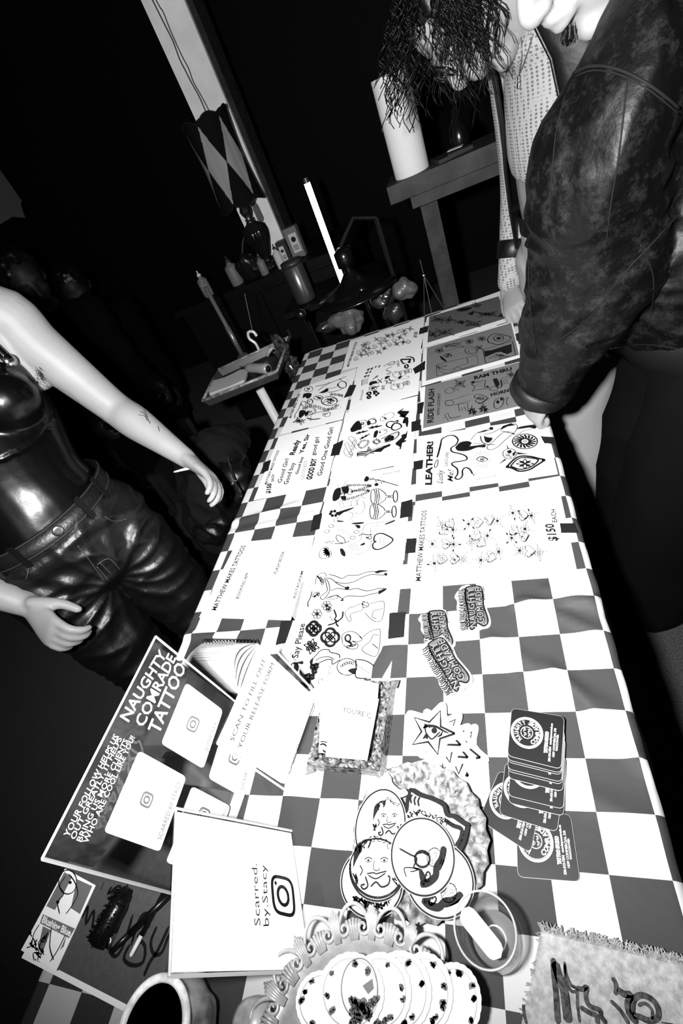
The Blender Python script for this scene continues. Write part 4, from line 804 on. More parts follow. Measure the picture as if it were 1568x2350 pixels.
# ================================================================== ornate frame tray with cards
def frame_tray():
    f = crop(640, 1480, .19133); zt = TZ + .028
    top = [pz(*f(*q), zt) for q in [(1005, 395), (1330, 425), (1200, 1440), (590, 1350)]]
    # outer corners on the table: right side and near side of the frame
    fr, nr, nl = pz(*f(1340, 430), zt), pz(*f(1200, 1500), zt), pz(*f(640, 1400), zt)
    e = (fr - nr).normalized(); s_ = V((-e.y, e.x, 0));
    if s_.x > 0: s_ = -s_
    fl = fr + s_ * .105; nl = nr + s_ * .105; c = (fr + nl) / 2
    root = empty('picture_frame_tray', (c.x, c.y, ZC), 'silver ornate picture frame lying flat, holding a pile of white cards', 'frame')
    R = random.Random(4)
    for (a, b, nm) in [(fr, nr, 'rail'), (nr, nl, 'rail'), (nl, fl, 'rail'), (fl, fr, 'rail')]:
        d = (b - a).normalized(); inn = V((-d.y, d.x, 0)); inn = inn if inn.dot(c - a) > 0 else -inn; mb = MB()
        L = (b - a).length; n = int(L / .0035); m = 8; vs = []
        for i in range(n + 1):
            for j in range(m + 1):
                t = j / m; x = a + d * (L * i / n) + inn * (.02 * t * (1 - 0) if True else 0)
                z = ZC + .027 * (1 - (t * .75) ** 2) + R.uniform(-.0032, .0032) * (1 if 0 < j < m else .3)
                e0 = min(i / n * L, L - i / n * L); off = min(.02 * t, e0)
                vs.append(V((x.x, x.y, z)) + inn * 0 + V((R.uniform(-1, 1), R.uniform(-1, 1), 0)) * .0007)
        vs += [V((a + d * (L * i / n)).to_tuple()) * 1 for i in range(n + 1)]
        base = (n + 1) * (m + 1)
        for i in range(n + 1): vs[base + i] = V((vs[base + i].x, vs[base + i].y, ZC))
        fs = [(i * (m + 1) + j, i * (m + 1) + j + 1, (i + 1) * (m + 1) + j + 1, (i + 1) * (m + 1) + j) for i in range(n) for j in range(m)]
        fs += [(i * (m + 1), (i + 1) * (m + 1), base + i + 1, base + i) for i in range(n)]
        mb.add(vs, fs); mb.build('rail', 'silver_crust', root)
    for q in (fr, nr, nl):
        o = (q - c).normalized(); MB().add([q - o * .008 + V((0, 0, .0)), q + V((-o.y, o.x, 0)) * .009 - V((0, 0, .012)), q - V((-o.y, o.x, 0)) * .009 - V((0, 0, .012)), q + o * .013 - V((0, 0, .016))], [(0, 1, 3), (0, 3, 2), (1, 2, 3), (0, 2, 1)]).build('corner_ornament', 'silver', root)
    MB().slab([V((q.x, q.y, ZC + .005)) for q in (fr, nr, nl, fl)], (0, 0, 1), .004).build('backing', 'silver_crust', root)
    f2 = f
    items = [([(330, 590), (660, 330), (1200, 470), (1180, 700), (560, 640)], .042, 'white card under the frame edge, topmost with smiling face'), ([(380, 620), (650, 500), (1200, 650), (1060, 1385), (560, 1340), (600, 1000)], .039, 'white card printed YOU\'RE in serif capitals, in the silver frame'), ([(490, 840), (700, 820), (820, 1330), (480, 1290), (490, 1000)], .036, 'white card with inked flowers, leftmost in the silver frame')]
    for q, h_, lab in items:
        pl = zplane(TZ + h_); P = [pp(*f2(*u), pl) for u in q]; cc = sum(P, V()) / len(P)
        rt = empty('printed_card', (cc.x, cc.y, pl[0].z - .0006), lab, 'card', 'cards in the silver frame'); MB().slab(P, (0, 0, 1), .0005).build('card_stock', 'paper', rt)
        if 'YOU' in lab:
            text_px("YOU'RE C", f2, (762, 800), (1105, 885), (775, 735), pl, rt, m='ink', bold=.0)
            k = Ink(pl); Pen(k, f2).at(740, 640, 95, 90).flower(0, 0, .6, 8, .0003).leaf(0, 0, 1.2, .9, False, .0003).leaf(0, 0, 2, .9, False, .0003); k.px(f2, [(910, 955), (1000, 980), (1070, 1010)], .0003); k.build('ink_drawing', 'ink_faint', rt)
            k = Ink(pl); k.pfill(f2, [(868, 1232), (885, 1232), (882, 1242)]); k.pfill(f2, [(868, 1300), (885, 1298), (880, 1308)]); k.build('dots', 'ink', rt)
            text_px('a tattoo', f2, (1040, 1140), (875, 1125), (1042, 1165), pl, rt, m='ink_faint', bold=-.01)
        elif 'flowers' in lab:
            k = Ink(pl); p = Pen(k, f2); p.at(665, 1110, 60, 60).sprig(0, 0, 1, 3, True, w=.0005); p.at(720, 1260, 30, 34).sprig(0, 0, 1, 5, True, w=.0004); p.at(0, 0, 1).l([(500, 1050), (580, 1000)], .0004).l([(550, 1140), (610, 1010)], .0004).l([(495, 1200), (540, 1190), (590, 1240), (560, 1285), (530, 1260)], .0016).l([(495, 1160), (560, 1165), (620, 1200)], .001)
            for q_ in [(770, 1050), (760, 1165), (600, 1210)]: p.leaf(q_[0], q_[1], 1, 24, True)
            k.build('ink_drawing', 'ink', rt)
        else:
            k = Ink(pl); k.pfill(f2, [(702, 378), (718, 385), (708, 390)]); k.pfill(f2, [(682, 435), (698, 446), (686, 448)]); k.px(f2, [(790, 445), (900, 490), (1050, 550)], .0002); k.build('ink_drawing', 'ink_mid', rt)
frame_tray()
# ================================================================== stickers and cards lying on the cloth
def outline_thing(name, pts_px, f, z, label, cat, group, m, th=.0008, smooth=True):
    pl = zplane(z); P = [pp(*f(*q), pl) for q in pts_px]
    if smooth: P = catmull(P + [P[0]], 3)[:-1]
    c = sum(P, V()) / len(P); root = empty(name, (c.x, c.y, z - th), label, cat, group)
    MB().slab(P, (0, 0, 1), th).build('backing', m, root); return root, pl
mat('holographic', 0.5, 0.25, 0.6, metal=.3, bump=.3, bscale=120); mat('sticker_grey', 0.08, 0.35, 0.4); mat('sticker_white', 0.8, 0.4, 0.4)
C5 = crop(900, 1300, .19133)
def naughty(quad_fn, label, z):
    outl = [(-.55, 1.02), (-.2, 1.08), (.1, 1.0), (.3, 1.04), (.62, 1.0), (.78, .5), (.74, .1), (.95, -.55), (.85, -.9), (.45, -.98), (.1, -1.06), (-.3, -1.0), (-.62, -1.05), (-.8, -.6), (-.74, -.3), (-.9, 0), (-.85, .35), (-.98, .55), (-.8, .8)]
    r, pl = outline_thing('sticker', [quad_fn(*q) for q in outl], ID, z, label, 'sticker', 'holographic NAUGHTY COMRADE stickers', 'holographic')
    k = Ink(pl, .0004); R = random.Random(len(label))
    for i in range(26):
        y = .85 - i * .072; k.px(ID, [quad_fn(-.82 + .1 * R.random(), y), quad_fn(-.6, y - .05 + .06 * R.random()), quad_fn(-.45, y + .03), quad_fn(-.32, y - .02)], .0011)
    for i in range(12):
        cx, cy = -.42 + .12 * R.random(), .85 - i * .15; k.px(ID, [quad_fn(cx + .09 * math.cos(j * .9), cy + .05 * math.sin(j * .9)) for j in range(7)], .0008, True)
    outer = [(-.32, .95), (.0, 1.0), (.5, .95), (.62, .5), (.6, .1), (.8, -.6), (.55, -.85), (.2, -.7), (.0, -.92), (-.2, -.95), (-.25, -.5), (-.3, 0), (-.38, .5)]
    k.px(ID, [quad_fn(*q) for q in outer], .0016, True); k.build('black_outlines', 'ink', r)
    k = Ink(pl, .0002); k.pfill(ID, [quad_fn(*q) for q in outer]); k.build('grey_fill', 'sticker_grey', r)
    for t, x0, x1, y0, y1 in [('NAUGHTY', -.25, .12, -.88, .9), ('COMRADE', .18, .58, -.7, .88)]:
        for nm, m_, bo, lf in [('lettering', 'ink', .10, .0006), ('lettering', 'sticker_light', .0, .0009)]:
            text_w(t, pp(*quad_fn(x1, y0), pl), pp(*quad_fn(x1 - .04, y1), pl), pp(*quad_fn(x0, y0), pl), (0, 0, 1), r, m=m_, bold=bo, lift=lf)
    text_w('BY PAY SHAPP', pp(*quad_fn(.76, .35), pl), pp(*quad_fn(.70, .95), pl), pp(*quad_fn(.66, .35), pl), (0, 0, 1), r, m='ink', bold=.02, lift=.0006)
mat('sticker_light', 0.16, 0.35, 0.4)
def qf(c, ex, ey): return lambda u, v: C5(c[0] + ex[0] * u + ey[0] * v, c[1] + ex[1] * u + ey[1] * v)
naughty(qf((970, 500), (215, -12), (-18, -262)), 'holographic NAUGHTY COMRADE sticker lying apart, nearest the hearts sheet', ZC + .0022)
naughty(qf((540, 760), (215, -5), (-28, -230)), 'holographic NAUGHTY COMRADE sticker partly covered by another', ZC + .0022)
naughty(qf((650, 1190), (208, -95), (-160, -300)), 'holographic NAUGHTY COMRADE sticker lying on top of another, greyest', ZC + .0042)
# star stickers
C6 = crop(840, 1600, .17857)
def star_pts(cx, cy, r, a, n=5, inner=.62):
    P = []
    for i in range(10):
        rr = r if i % 2 == 0 else r * inner; t = a + PI * i / 5
        for s_ in ((-.13, .96), (0, 1.03), (.13, .96)) if i % 2 == 0 else ((0, 1.0),): P.append((cx + rr * s_[1] * math.cos(t + s_[0]), cy + rr * s_[1] * math.sin(t + s_[0])))
    return P
STARS = [((1090, 850), 380, .62, 'star sticker at the very bottom of the white star pile'), ((1190, 690), 400, .30, 'star sticker sticking out rightmost from the pile'), ((1050, 640), 400, .48, 'star sticker second from the bottom, showing only its tips'),
         ((1020, 560), 385, .1, 'star sticker third from the top of the pile'), ((960, 500), 385, .42, 'star sticker directly beneath the topmost one'), ((850, 450), 400, .06, 'topmost white star sticker with a beast\'s eye inside the star')]
for i, (c, rr, a, lab) in enumerate(STARS):
    r, pl = outline_thing('star_sticker', star_pts(c[0], c[1], rr, a), C6, ZC + .0022 + .0013 * i, lab, 'sticker', 'white star stickers in a pile', 'sticker_white')
    k = Ink(pl); p = Pen(k, C6).at(0, 0, 1)
    p.star(c[0], c[1], rr * .74, a, .0020, .45)
    if i == 5:
        p.d([(735, 335), (800, 350), (900, 360), (1000, 420), (1080, 470), (980, 440), (900, 395), (790, 385)]); p.disc(880, 430, 40); p.l([(760, 350), (770, 450), (820, 520), (860, 535), (960, 440)], .0014); p.d([(720, 545), (770, 470), (800, 510), (790, 550), (770, 530)]); p.d([(900, 515), (960, 470), (990, 420), (975, 500)]); p.scribble(800, 380, 60, 30, 3, 9, .0012)
        for q in range(12): p.disc(1010 + (q * 31) % 70, 435 + q * 3, 6, 5)
    k.build('ink_drawing', 'ink', r)
text_px('rosterinkk', C6, (1005, 180), (1100, 380), (1030, 170), zplane(ZC + .0022 + .0065), r, m='ink_faint', bold=-.01)
# black business cards
C7 = crop(1080, 1600, .18729)
def bcard(quad, z, label, logo=True, i=0):
    f = C7; pl = zplane(z); a, b, c, d = [pp(*f(*q), pl) for q in quad]   # a top-left, b top-right, c bottom-right, d bottom-left (px)
    cc = (a + b + c + d) / 4; root = empty('business_card', (cc.x, cc.y, z - .0006), label, 'card', 'black business cards in a fanned stack')
    rr = rquad([(0, 0), (1, 0), (1, 1.0), (0, 1.0)], .1, 4)
    def q(u, v): return a + (b - a) * u + (d - a) * v + (c - b - d + a) * (u * v)
    MB().slab([q(*u) for u in rr], (0, 0, 1), .0005).build('card_stock', 'card_black', root)
    eb = MB(); P = [q(*u) - V((0, 0, .0003)) for u in rr]; eb.tube(P, .00035, 4, True); eb.build('light_edge', 'card_edge', root)
    def ring(rad, w_, k): k.line([q(.33 + rad * math.cos(t) / 1.02, .46 + rad * 1.0 * math.sin(t)) for t in [2 * PI * j / 30 for j in range(30)]], w_, True)
    if logo:
        k = Ink(pl, .0003); ring(.30, .0013, k); ring(.27, .0003, k); ring(.115, .0005, k)
        for dx, dy in [(-.05, -.05), (-.03, .04), (.04, -.04), (.05, .04)]:
            k.line([q(.33 + dx - .025, .46 + dy - .03), q(.33 + dx + .025, .46 + dy - .02)], .0011); k.line([q(.33 + dx - .02, .46 + dy + .02), q(.33 + dx + .03, .46 + dy + .0)], .0009); k.line([q(.33 + dx, .46 + dy - .04), q(.33 + dx - .01, .46 + dy + .04)], .0009)
        k.build('round_logo', 'white_print', root)
        mb = MB()
        def arc_text(t, a0, a1, inw=False):
            for j, ch in enumerate(t):
                an = a0 + (a1 - a0) * j / (len(t) - 1); C_ = q(.33, .46)
                def pt(rad, th): return q(.33 + rad * math.cos(th), .46 + rad * math.sin(th))
                h_ = .155 / 4 * (1 if ch != 'I' else .4); base = .165
                dirx = 1
                text_w(ch, *((pt(base + .085, an + .15), pt(base + .085, an - .15), pt(base, an + .19)) if inw else (pt(base, an - .155), pt(base, an + .155), pt(base + .085, an - .155))), (0, 0, 1), root, bold=.03, mb=mb)
        arc_text('NAUGHTY', PI * .72, PI * 1.40); arc_text('COMRADE', PI * .30, -PI * .40, True)
        mb.build('lettering', 'white_print', root)
    def tl(t, u, v0, v1, hh, bo): text_w(t, q(u, v0), q(u - .0, v1), q(u - hh, v0), (0, 0, 1), root, m='white_print', bold=bo)
    if logo:
        tl('TATTOO STUDIO', .735, .78, .36, .06, .08); tl('236-513-7204', .80, .92, .64, .04, .04); tl('naughtycomrade.ca', .80, .60, .18, .04, .03); tl('1839 COMMERCIAL DR', .87, .82, .26, .04, .02); tl('VANCOUVER', .92, .70, .38, .035, .03)
    return root
bcard([(560, 1380), (1225, 1440), (1345, 2260), (580, 2200)], ZC + .0022, 'black business card at the bottom near corner, its round logo half covered')
bcard([(350, 905), (900, 1080), (735, 1910), (105, 1500)], ZC + .0034, 'black business card swung out to the left of the stack')
bcard([(430, 800), (1150, 960), (1060, 1650), (355, 1430)], ZC + .0048, 'black business card just above the one swung out left')
for i in range(8):
    t = i; oy = [310, 258, 240, 180, 150, 122, 62, 0][i] if False else [575, 490, 275, 190, 160, 75, 50, 0][i]; ox = [15, 15, 12, 6, 2, 0, 0, 0][i]
    ww = [6, 6, 5, 3, 2, 0, 0, 0][i]
    bcard([(515 + ox - 8, 135 + oy), (1150 + ox, 238 + oy), (1110 + ox + oy * .03, 880 + oy), (455 + ox - oy * .01, 715 + oy)], ZC + .0062 + .0012 * i, ['lowest', 'second lowest', 'third lowest', 'fourth from the bottom,', 'fourth from the top,', 'third from the top,', 'second from the top,', 'topmost fully visible'][i] + ' black business card in the straight part of the stack')
# ================================================================== crystal plate with round and flame-edged stickers
C8 = crop(780, 1760, .21684)
def plate():
    c = pz(968, 1925, ZC); R_ = .083; root = empty('crystal_plate', c, 'round cut crystal plate with faceted rim, holding portrait stickers', 'plate')
    n = 96; prof = [(.02, .003), (.055, .004), (.066, .010), (.078, .017), (.084, .020), (.086, .018), (.078, .009), (.06, .0005), (.02, .0)]
    mb = MB(); base = []
    for (rr, h_) in prof:
        for j in range(n):
            k_ = 1 + (.02 * math.cos(j * PI / 2) if rr > .07 else 0); hh = h_ + (.0018 * ((j % 4) - 1.5) / 1.5 if rr > .06 and h_ > .008 else 0)
            base.append(c + V((.94 * rr * k_ * math.cos(2 * PI * j / n), .94 * rr * k_ * math.sin(2 * PI * j / n), hh)))
    m = len(prof); fs = [(i * n + j, i * n + (j + 1) % n, ((i + 1) % m) * n + (j + 1) % n, ((i + 1) % m) * n + j) for i in range(m) for j in range(n)]
    fs.append(tuple(range(n))[::-1])
    mb.add(base, fs[:-1] + [tuple(j for j in range(n))]); mb.build('dish', 'crystal', root)
    R = random.Random(3); fl = MB()
    for i in range(22):
        a = 2 * PI * i / 22; p = c + V((.068 * math.cos(a), .068 * math.sin(a), .0155))
        MB().ellipsoid(p, (.0075, .0035, .0025), Matrix.Rotation(a, 3, 'Z'), 8, 5).build('petal_facet', 'crystal', root)
mat('crystal', 0.24, 0.15, 0.8, metal=.2, var=.7, vscale=120, bump=.4, bscale=160)
plate()
def circ_px(c, rx, ry, n=28, a=0): return [(c[0] + rx * math.cos(2 * PI * i / n) * math.cos(a) - ry * math.sin(2 * PI * i / n) * math.sin(a), c[1] + rx * math.cos(2 * PI * i / n) * math.sin(a) + ry * math.sin(2 * PI * i / n) * math.cos(a)) for i in range(n)]
def face_art(k, f, c, s, seed):
    p = Pen(k, f).at(c[0], c[1], s, s)
    for x in (-.28, .3): p.l([(x - .16, -.1), (x, -.18), (x + .16, -.1)], .0007); p.l([(x - .12, -.06), (x, .0), (x + .14, -.06)], .0005); p.disc(x, -.07, .05, 6)
    p.l([(-.05, -.1), (-.1, .2), (-.02, .3), (.1, .28), (.12, .2)], .0006); p.l([(-.35, .42), (-.1, .38), (0, .42), (.15, .38), (.4, .32)], .0009); p.l([(-.3, .46), (0, .6), (.36, .38)], .0009)
    p.l([(-.62, -.35), (-.5, -.75), (-.2, -.8), (-.3, -.5)], .0014); p.d([(-.85, .25), (-.78, -.5), (-.55, -.75), (-.5, -.5), (-.7, -.1)]); p.circ(-.62, -.45, .1, .0008, 7)
    p.l([(-.4, .5), (-.3, .85), (-.45, .98), (-.55, .85), (-.4, .8)], .0012); p.l([(-.2, .9), (0, .72), (.2, .9), (.45, .8), (.5, .55), (.42, .5)], .0012)
    p.l([(-.6, .1), (-.5, .3), (-.6, .5)], .0009)
    for i in range(7): p.scribble(-.5 + .17 * i, -.95 + .12 * abs(3 - i), .12, .14, seed + i, 5, .0006)
    p.scribble(-.75, .6, .12, .25, seed, 8, .0009); p.scribble(.7, .6, .12, .25, seed + 3, 8, .0009)
def burger_art(k, f, c, s, a):
    p = Pen(k, f).at(c[0], c[1], s * .80, s, a)
    p.l([(-.95, -.25), (-.5, -.1), (-.2, .0), (-.3, .3), (0, .35), (.1, .5)], .0012); p.circ(.02, .0, .3, .0016, 14, .26); p.d([(-.28, -.1), (0, -.3), (.3, -.1), (.1, -.2), (-.1, -.2)])
    p.circ(.5, -.1, .3, .0006, 14); R = random.Random(5)
    for i in range(40): t = R.random() * 6.28; u = R.random() ** .5 * .28; p.disc(.5 + u * math.cos(t), -.15 + u * math.sin(t), .022, 4)
    p.l([(.85, -.5), (.8, -.1), (.62, .2), (.6, .5), (.3, .75), (0, .8)], .0045); p.l([(.95, -.45), (.88, 0), (.75, .3)], .001)
    p.d([(-.1, .35), (.15, .45), (.2, .85), (0, .7)]); p.circ(.3, .55, .1, .0012, 8, .16); p.scribble(-.4, .45, .3, .2, 8, 6, .0008); p.disc(.33, .62, .035, 6); p.disc(.25, .5, .035, 6)
PORT = [('round', (340, 1230), (335, 385, -.05), .0225, 'round sticker lowest on the left of the crystal plate', 0, None), ('flame', None, None, .0215, 'flame-edged sticker under the topmost round one, dark bordered', 0, None), ('round', (430, 640), (270, 420, .15), .0245, 'round portrait sticker at the back left of the plate', 1, (520, 530, 200)),
        ('round', (395, 1090), (302, 345, -.08), .0275, 'round sticker with the winking horned portrait, front left of the plate', 2, (385, 1010, 290)), ('round', (1060, 1200), (360, 430, -.35), .0295, 'round sticker lying under the topmost, at the front right of the plate', 3, None), ('round', (880, 955), (345, 430, -.12), .033, 'topmost round sticker on the crystal plate with a cauliflower drawing', 4, None)]
for kind, c, e, z, lab, sd, fa in PORT:
    if kind == 'flame':
        pts = [(480, 700), (530, 640), (600, 600), (650, 560), (630, 480), (700, 465), (715, 380), (730, 290), (755, 238), (830, 280), (880, 300), (950, 320), (1010, 345), (1060, 370), (1110, 410), (1140, 500), (1210, 520), (1270, 560), (1330, 600), (1360, 620), (1330, 750), (1300, 830), (1270, 870), (1200, 900), (900, 950), (620, 880), (540, 780)]
        r, pl = outline_thing('portrait_sticker', pts, C8, TZ + z, lab, 'sticker', 'portrait stickers on the crystal plate', 'sticker_white', .001)
        k = Ink(pl); k.px(C8, [(x * .985 + 12, y * .985 + 10) for x, y in pts], .0032, True)
        for q in [(760, 330), (800, 350), (840, 360)]: k.px(C8, [(q[0], q[1] + 60), (q[0] - 10, q[1]), (q[0] + 10, q[1] - 40)], .0016)
        p = Pen(k, C8).at(0, 0, 1)
        for i in range(12): p.scribble(720 + i * 42, 480 + abs(i - 3) * 16, 30, 40, i, 6, .0008)
        k.pfill(C8, [(470, 690), (520, 640), (580, 650), (600, 700), (545, 785)]); k.px(C8, [(1110, 560), (1200, 620), (1290, 660), (1280, 760), (1230, 840)], .003); k.build('ink_drawing', 'ink', r); continue
    r, pl = outline_thing('portrait_sticker', circ_px(c, e[0], e[1], a=e[2]), C8, TZ + z, lab, 'sticker', 'portrait stickers on the crystal plate', 'sticker_white', .001)
    k = Ink(pl); k.px(C8, circ_px(c, e[0] * .955, e[1] * .955, a=e[2]), .0012, True)
    if fa: face_art(k, C8, (fa[0], fa[1]), fa[2], sd)
    if sd in (3, 4): burger_art(k, C8, (c[0] - 10, c[1] + 20), min(e[0], e[1]) * .95, .1 if sd == 4 else .9)
    if sd == 0:
        for i in range(8): Pen(k, C8).at(0, 0, 1).scribble(150 + i * 55, 1400 + 30 * i - i * i * 4, 50, 60, i, 7, .0012)
    if sd == 2: k.px(C8, circ_px((395, 1060), 285, 325, a=-.08)[2:16], .0016)
    k.build('ink_drawing', 'ink', r)
    if sd == 1:
        k = Ink(pl, .0002); k.pfill(C8, [(190, 470), (300, 300), (430, 230), (330, 380), (250, 450)]); k.build('shaded_rim', 'ink_faint', r)
    if sd == 4: text_px('Jester inkk', C8, (757, 632), (945, 785), (785, 598), pl, r, m='ink_mid', bold=-.01)
    if sd == 3: text_px('Jester inkk', C8, (1275, 1110), (1158, 1365), (1305, 1140), pl, r, m='ink_mid', bold=-.01)
    if sd == 2: text_px('Jester inkk', C8, (392, 1385), (540, 1350), (388, 1350), pl, r, m='ink_mid', bold=-.01)
r, pl = outline_thing('portrait_sticker', [(270, 290), (310, 215), (350, 150), (385, 100), (430, 130), (450, 100), (495, 55), (545, 110), (560, 170), (640, 240), (690, 230), (720, 290), (600, 330), (400, 310)], C8, TZ + .0235, 'flame-edged sticker whose two flame tips rise at the back of the plate', 'sticker', 'portrait stickers on the crystal plate', 'sticker_grey2') if mat('sticker_grey2', .22, .4, .4) else None
k = Ink(pl)
for q in [(370, 230), (400, 230), (480, 180), (510, 190)]: k.px(C8, [(q[0], q[1]), (q[0] - 8, q[1] - 40), (q[0] + 8, q[1] - 80)], .0018)
k.build('flame_lines', 'sticker_white', r)
# ================================================================== scroll-rim silver tray with scalloped stickers
C9 = crop(600, 2050, .33163)
def scroll_tray():
    zt = TZ + .048
    c = V((.045, -.513, ZC)); R_ = .128
    root = empty('silver_tray', c, 'round silver tray with pierced scrollwork rim, heaped with scalloped stickers', 'tray')
    MB().lathe(c, [(.05, .0), (.06, .004), (.10, .026), (.108, .038), (.104, .039), (.096, .028), (.055, .008), (.001, .007)], 72).build('basin', 'silver_tray', root, smooth=True)
    n = 16
    for i in range(n):
        a = 2 * PI * (i + .5) / n; ex = V((math.cos(a), math.sin(a), 0)); ey = V((-math.sin(a), math.cos(a), 0)); z0 = .040
        def q(u, v, w=0): return c + ex * u + ey * v + V((0, 0, z0 + w))
        W = PI * .112 / n * .92
        # arch with two volutes
        arc = [q(.106 + .026 * math.sin(t), -W * .92 * math.cos(t), .003 * math.sin(t)) for t in [PI * j / 14 for j in range(15)]]
        MB().tube(arc, .0021, 8).build('scroll_arch', 'silver_tray', root, smooth=True)
        for s_ in (-1, 1):
            sp = []
            for j in range(22):
                t = j / 21 * 2.4 * PI; rr = .0072 * (1 - j / 26); sp.append(q(.110 + rr * math.cos(t + PI * .5), s_ * (W * .92 - .0072) + s_ * rr * math.sin(t + PI * .5), .001 + .002 * j / 21))
            MB().tube(sp, [.0021 * (1 - .3 * j / 21) for j in range(22)], 7).build('volute', 'silver_tray', root, smooth=True)
        fan = MB()
        for j in range(-2, 3):
            MB_ = [q(.1, j * .0018, 0), q(.112, j * .0032, .002), q(.119 - abs(j) * .001, j * .0042, .002)]
            fan.tube(MB_, [.0012, .0018, .0021], 6)
        fan.build('fluted_fan', 'silver_tray', root, smooth=True)
        a2 = a + PI / n; ex2 = V((math.cos(a2), math.sin(a2), 0)); ey2 = V((-math.sin(a2), math.cos(a2), 0))
        lf = MB()
        for j in range(-2, 3): lf.tube([c + ex2 * .1 + ey2 * j * .0012 + V((0, 0, z0)), c + ex2 * (.120) + ey2 * j * .0028 + V((0, 0, z0 + .003)), c + ex2 * (.131 - abs(j) * .0028) + ey2 * j * .0022 + V((0, 0, z0 + .003))], [.0013, .002, .0012], 6)
        lf.build('acanthus_leaf', 'silver_tray', root, smooth=True)
    root.scale = (.93, .93, .95)
    # scalloped stickers
    spots = [(1330, 760, 170, 250, .2, .052, 'rightmost, tipped towards the rim'), (1120, 700, 180, 260, .15, .056, 'second from the right in the silver tray'), (960, 690, 190, 260, .1, .060, 'third from the right in the silver tray'), (820, 690, 190, 250, .05, .064, 'in the middle of the silver tray'), (420, 760, 160, 200, 0, .060, 'leftmost in the silver tray'), (620, 690, 200, 250, 0, .068, 'topmost in the silver tray, with an oval flower print')]
    for (x, y, rx, ry, a, z, lab) in spots:
        P = []
        for i in range(96):
            t = 2 * PI * i / 96; m_ = 1 + .022 * abs(math.sin(12 * t)); P.append((x + rx * 1.12 * m_ * math.cos(t), y + ry * 1.12 * m_ * math.sin(t)))
        r, pl = outline_thing('scalloped_sticker', P, C9, TZ + z, 'white scalloped sticker, ' + lab, 'sticker', 'scalloped stickers heaped in the silver tray', 'sticker_white', .002, False)
        k = Ink(pl); k.px(C9, circ_px((x, y), rx * .95, ry * .95, 36), .0006, True)
        Rn = random.Random(int(x)); p = Pen(k, C9).at(0, 0, 1)
        k.build('border_line', 'ink_faint', r)
        k = Ink(pl, .0004); p = Pen(k, C9).at(0, 0, 1)
        for i in range(12):
            t = Rn.random() * 6.28; u = .8 + .1 * Rn.random(); X, Y = x + rx * u * math.cos(t), y + ry * u * math.sin(t)
            p.scribble(X, Y, 16, 22, i, 6, .002); p.leaf(X, Y, Rn.random() * 6, 26, True)
        if 'topmost' in lab:
            k.px(C9, circ_px((680, 660), 125, 210, 30), .0007, True)
            for i in range(16): p.scribble(620 + (i * 37) % 130, 740 + (i * 23) % 120, 22, 30, i, 6, .003)
            k.pfill(C9, [(700, 640), (770, 590), (780, 660), (740, 700)])
        k.build('flower_print', 'ink_mid', r)
scroll_tray()
# ================================================================== glass tumbler
def tumbler():
    c = V((.168, -.395, ZC)); H = .075
    c = pz(1113, 2132, TZ + H); c = V((c.x, c.y, ZC))
    root = empty('glass_tumbler', c, 'clear round glass tumbler with a pale stick leaning inside, beside the silver tray', 'glass')
    MB().lathe(c, [(.020, 0.0), (.025, .002), (.0278, .03), (.0285, H - .003), (.0282, H), (.0265, H), (.026, .03), (.022, .009), (.001, .008)], 56).build('wall', 'tumbler_glass', root, smooth=True)
    rim = [c + V((.0277 * math.cos(2 * PI * i / 48), .0277 * math.sin(2 * PI * i / 48), H)) for i in range(48)]
    MB().tube(rim, .0010, 6, True).build('rim', 'glass_rim', root, smooth=True)
    for rr, zz in ((.0215, .006), (.016, .010), (.010, .011)): MB().tube([c + V((rr * math.cos(2 * PI * i / 40), rr * math.sin(2 * PI * i / 40), zz)) for i in range(40)], .0013, 6, True).build('base_ring', 'glass_rim', root, smooth=True)
    MB().lathe(c + V((0, 0, .009)), [(.001, 0), (.0215, 0), (.0225, .004), (.001, .002)], 40).build('wax', 'wax_grey', root, smooth=True)
    a = pz(1062, 2088, TZ + H + .004); b = pz(1150, 2198, TZ + .045); d = (b - a).normalized(); s_ = d.cross(V((0, 0, 1))).normalized(); P = []
    n = 14
    for i in range(n + 1):
        t = i / n; P.append(a.lerp(b, t) + s_ * .0085 * math.sin(PI * min(1, max(0, .5 + (0 if 0 else 0)))) * (math.sqrt(max(0, 1 - (1 - min(t * 5, 1)) ** 2)) if t < .2 else (math.sqrt(max(0, 1 - (1 - min((1 - t) * 5, 1)) ** 2)) if t > .8 else 1)))
    Q = [p - 2 * (p - a.lerp(b, i / n)) for i, p in enumerate(P)]
    pts = P + Q[::-1][1:-1]; up = d.cross(s_)
    tag(MB().slab(pts, -up if up.z < 0 else up, .002).build('wooden_stick', 'stick_white'), 'pale flat stick leaning inside the glass tumbler', 'stick')
mat('glass_rim', 0.5, 0.1, 0.8, metal=.4); mat('wax_grey', 0.12, 0.5, 0.3); mat('stick_white', .8, .5, .3)
tumbler()
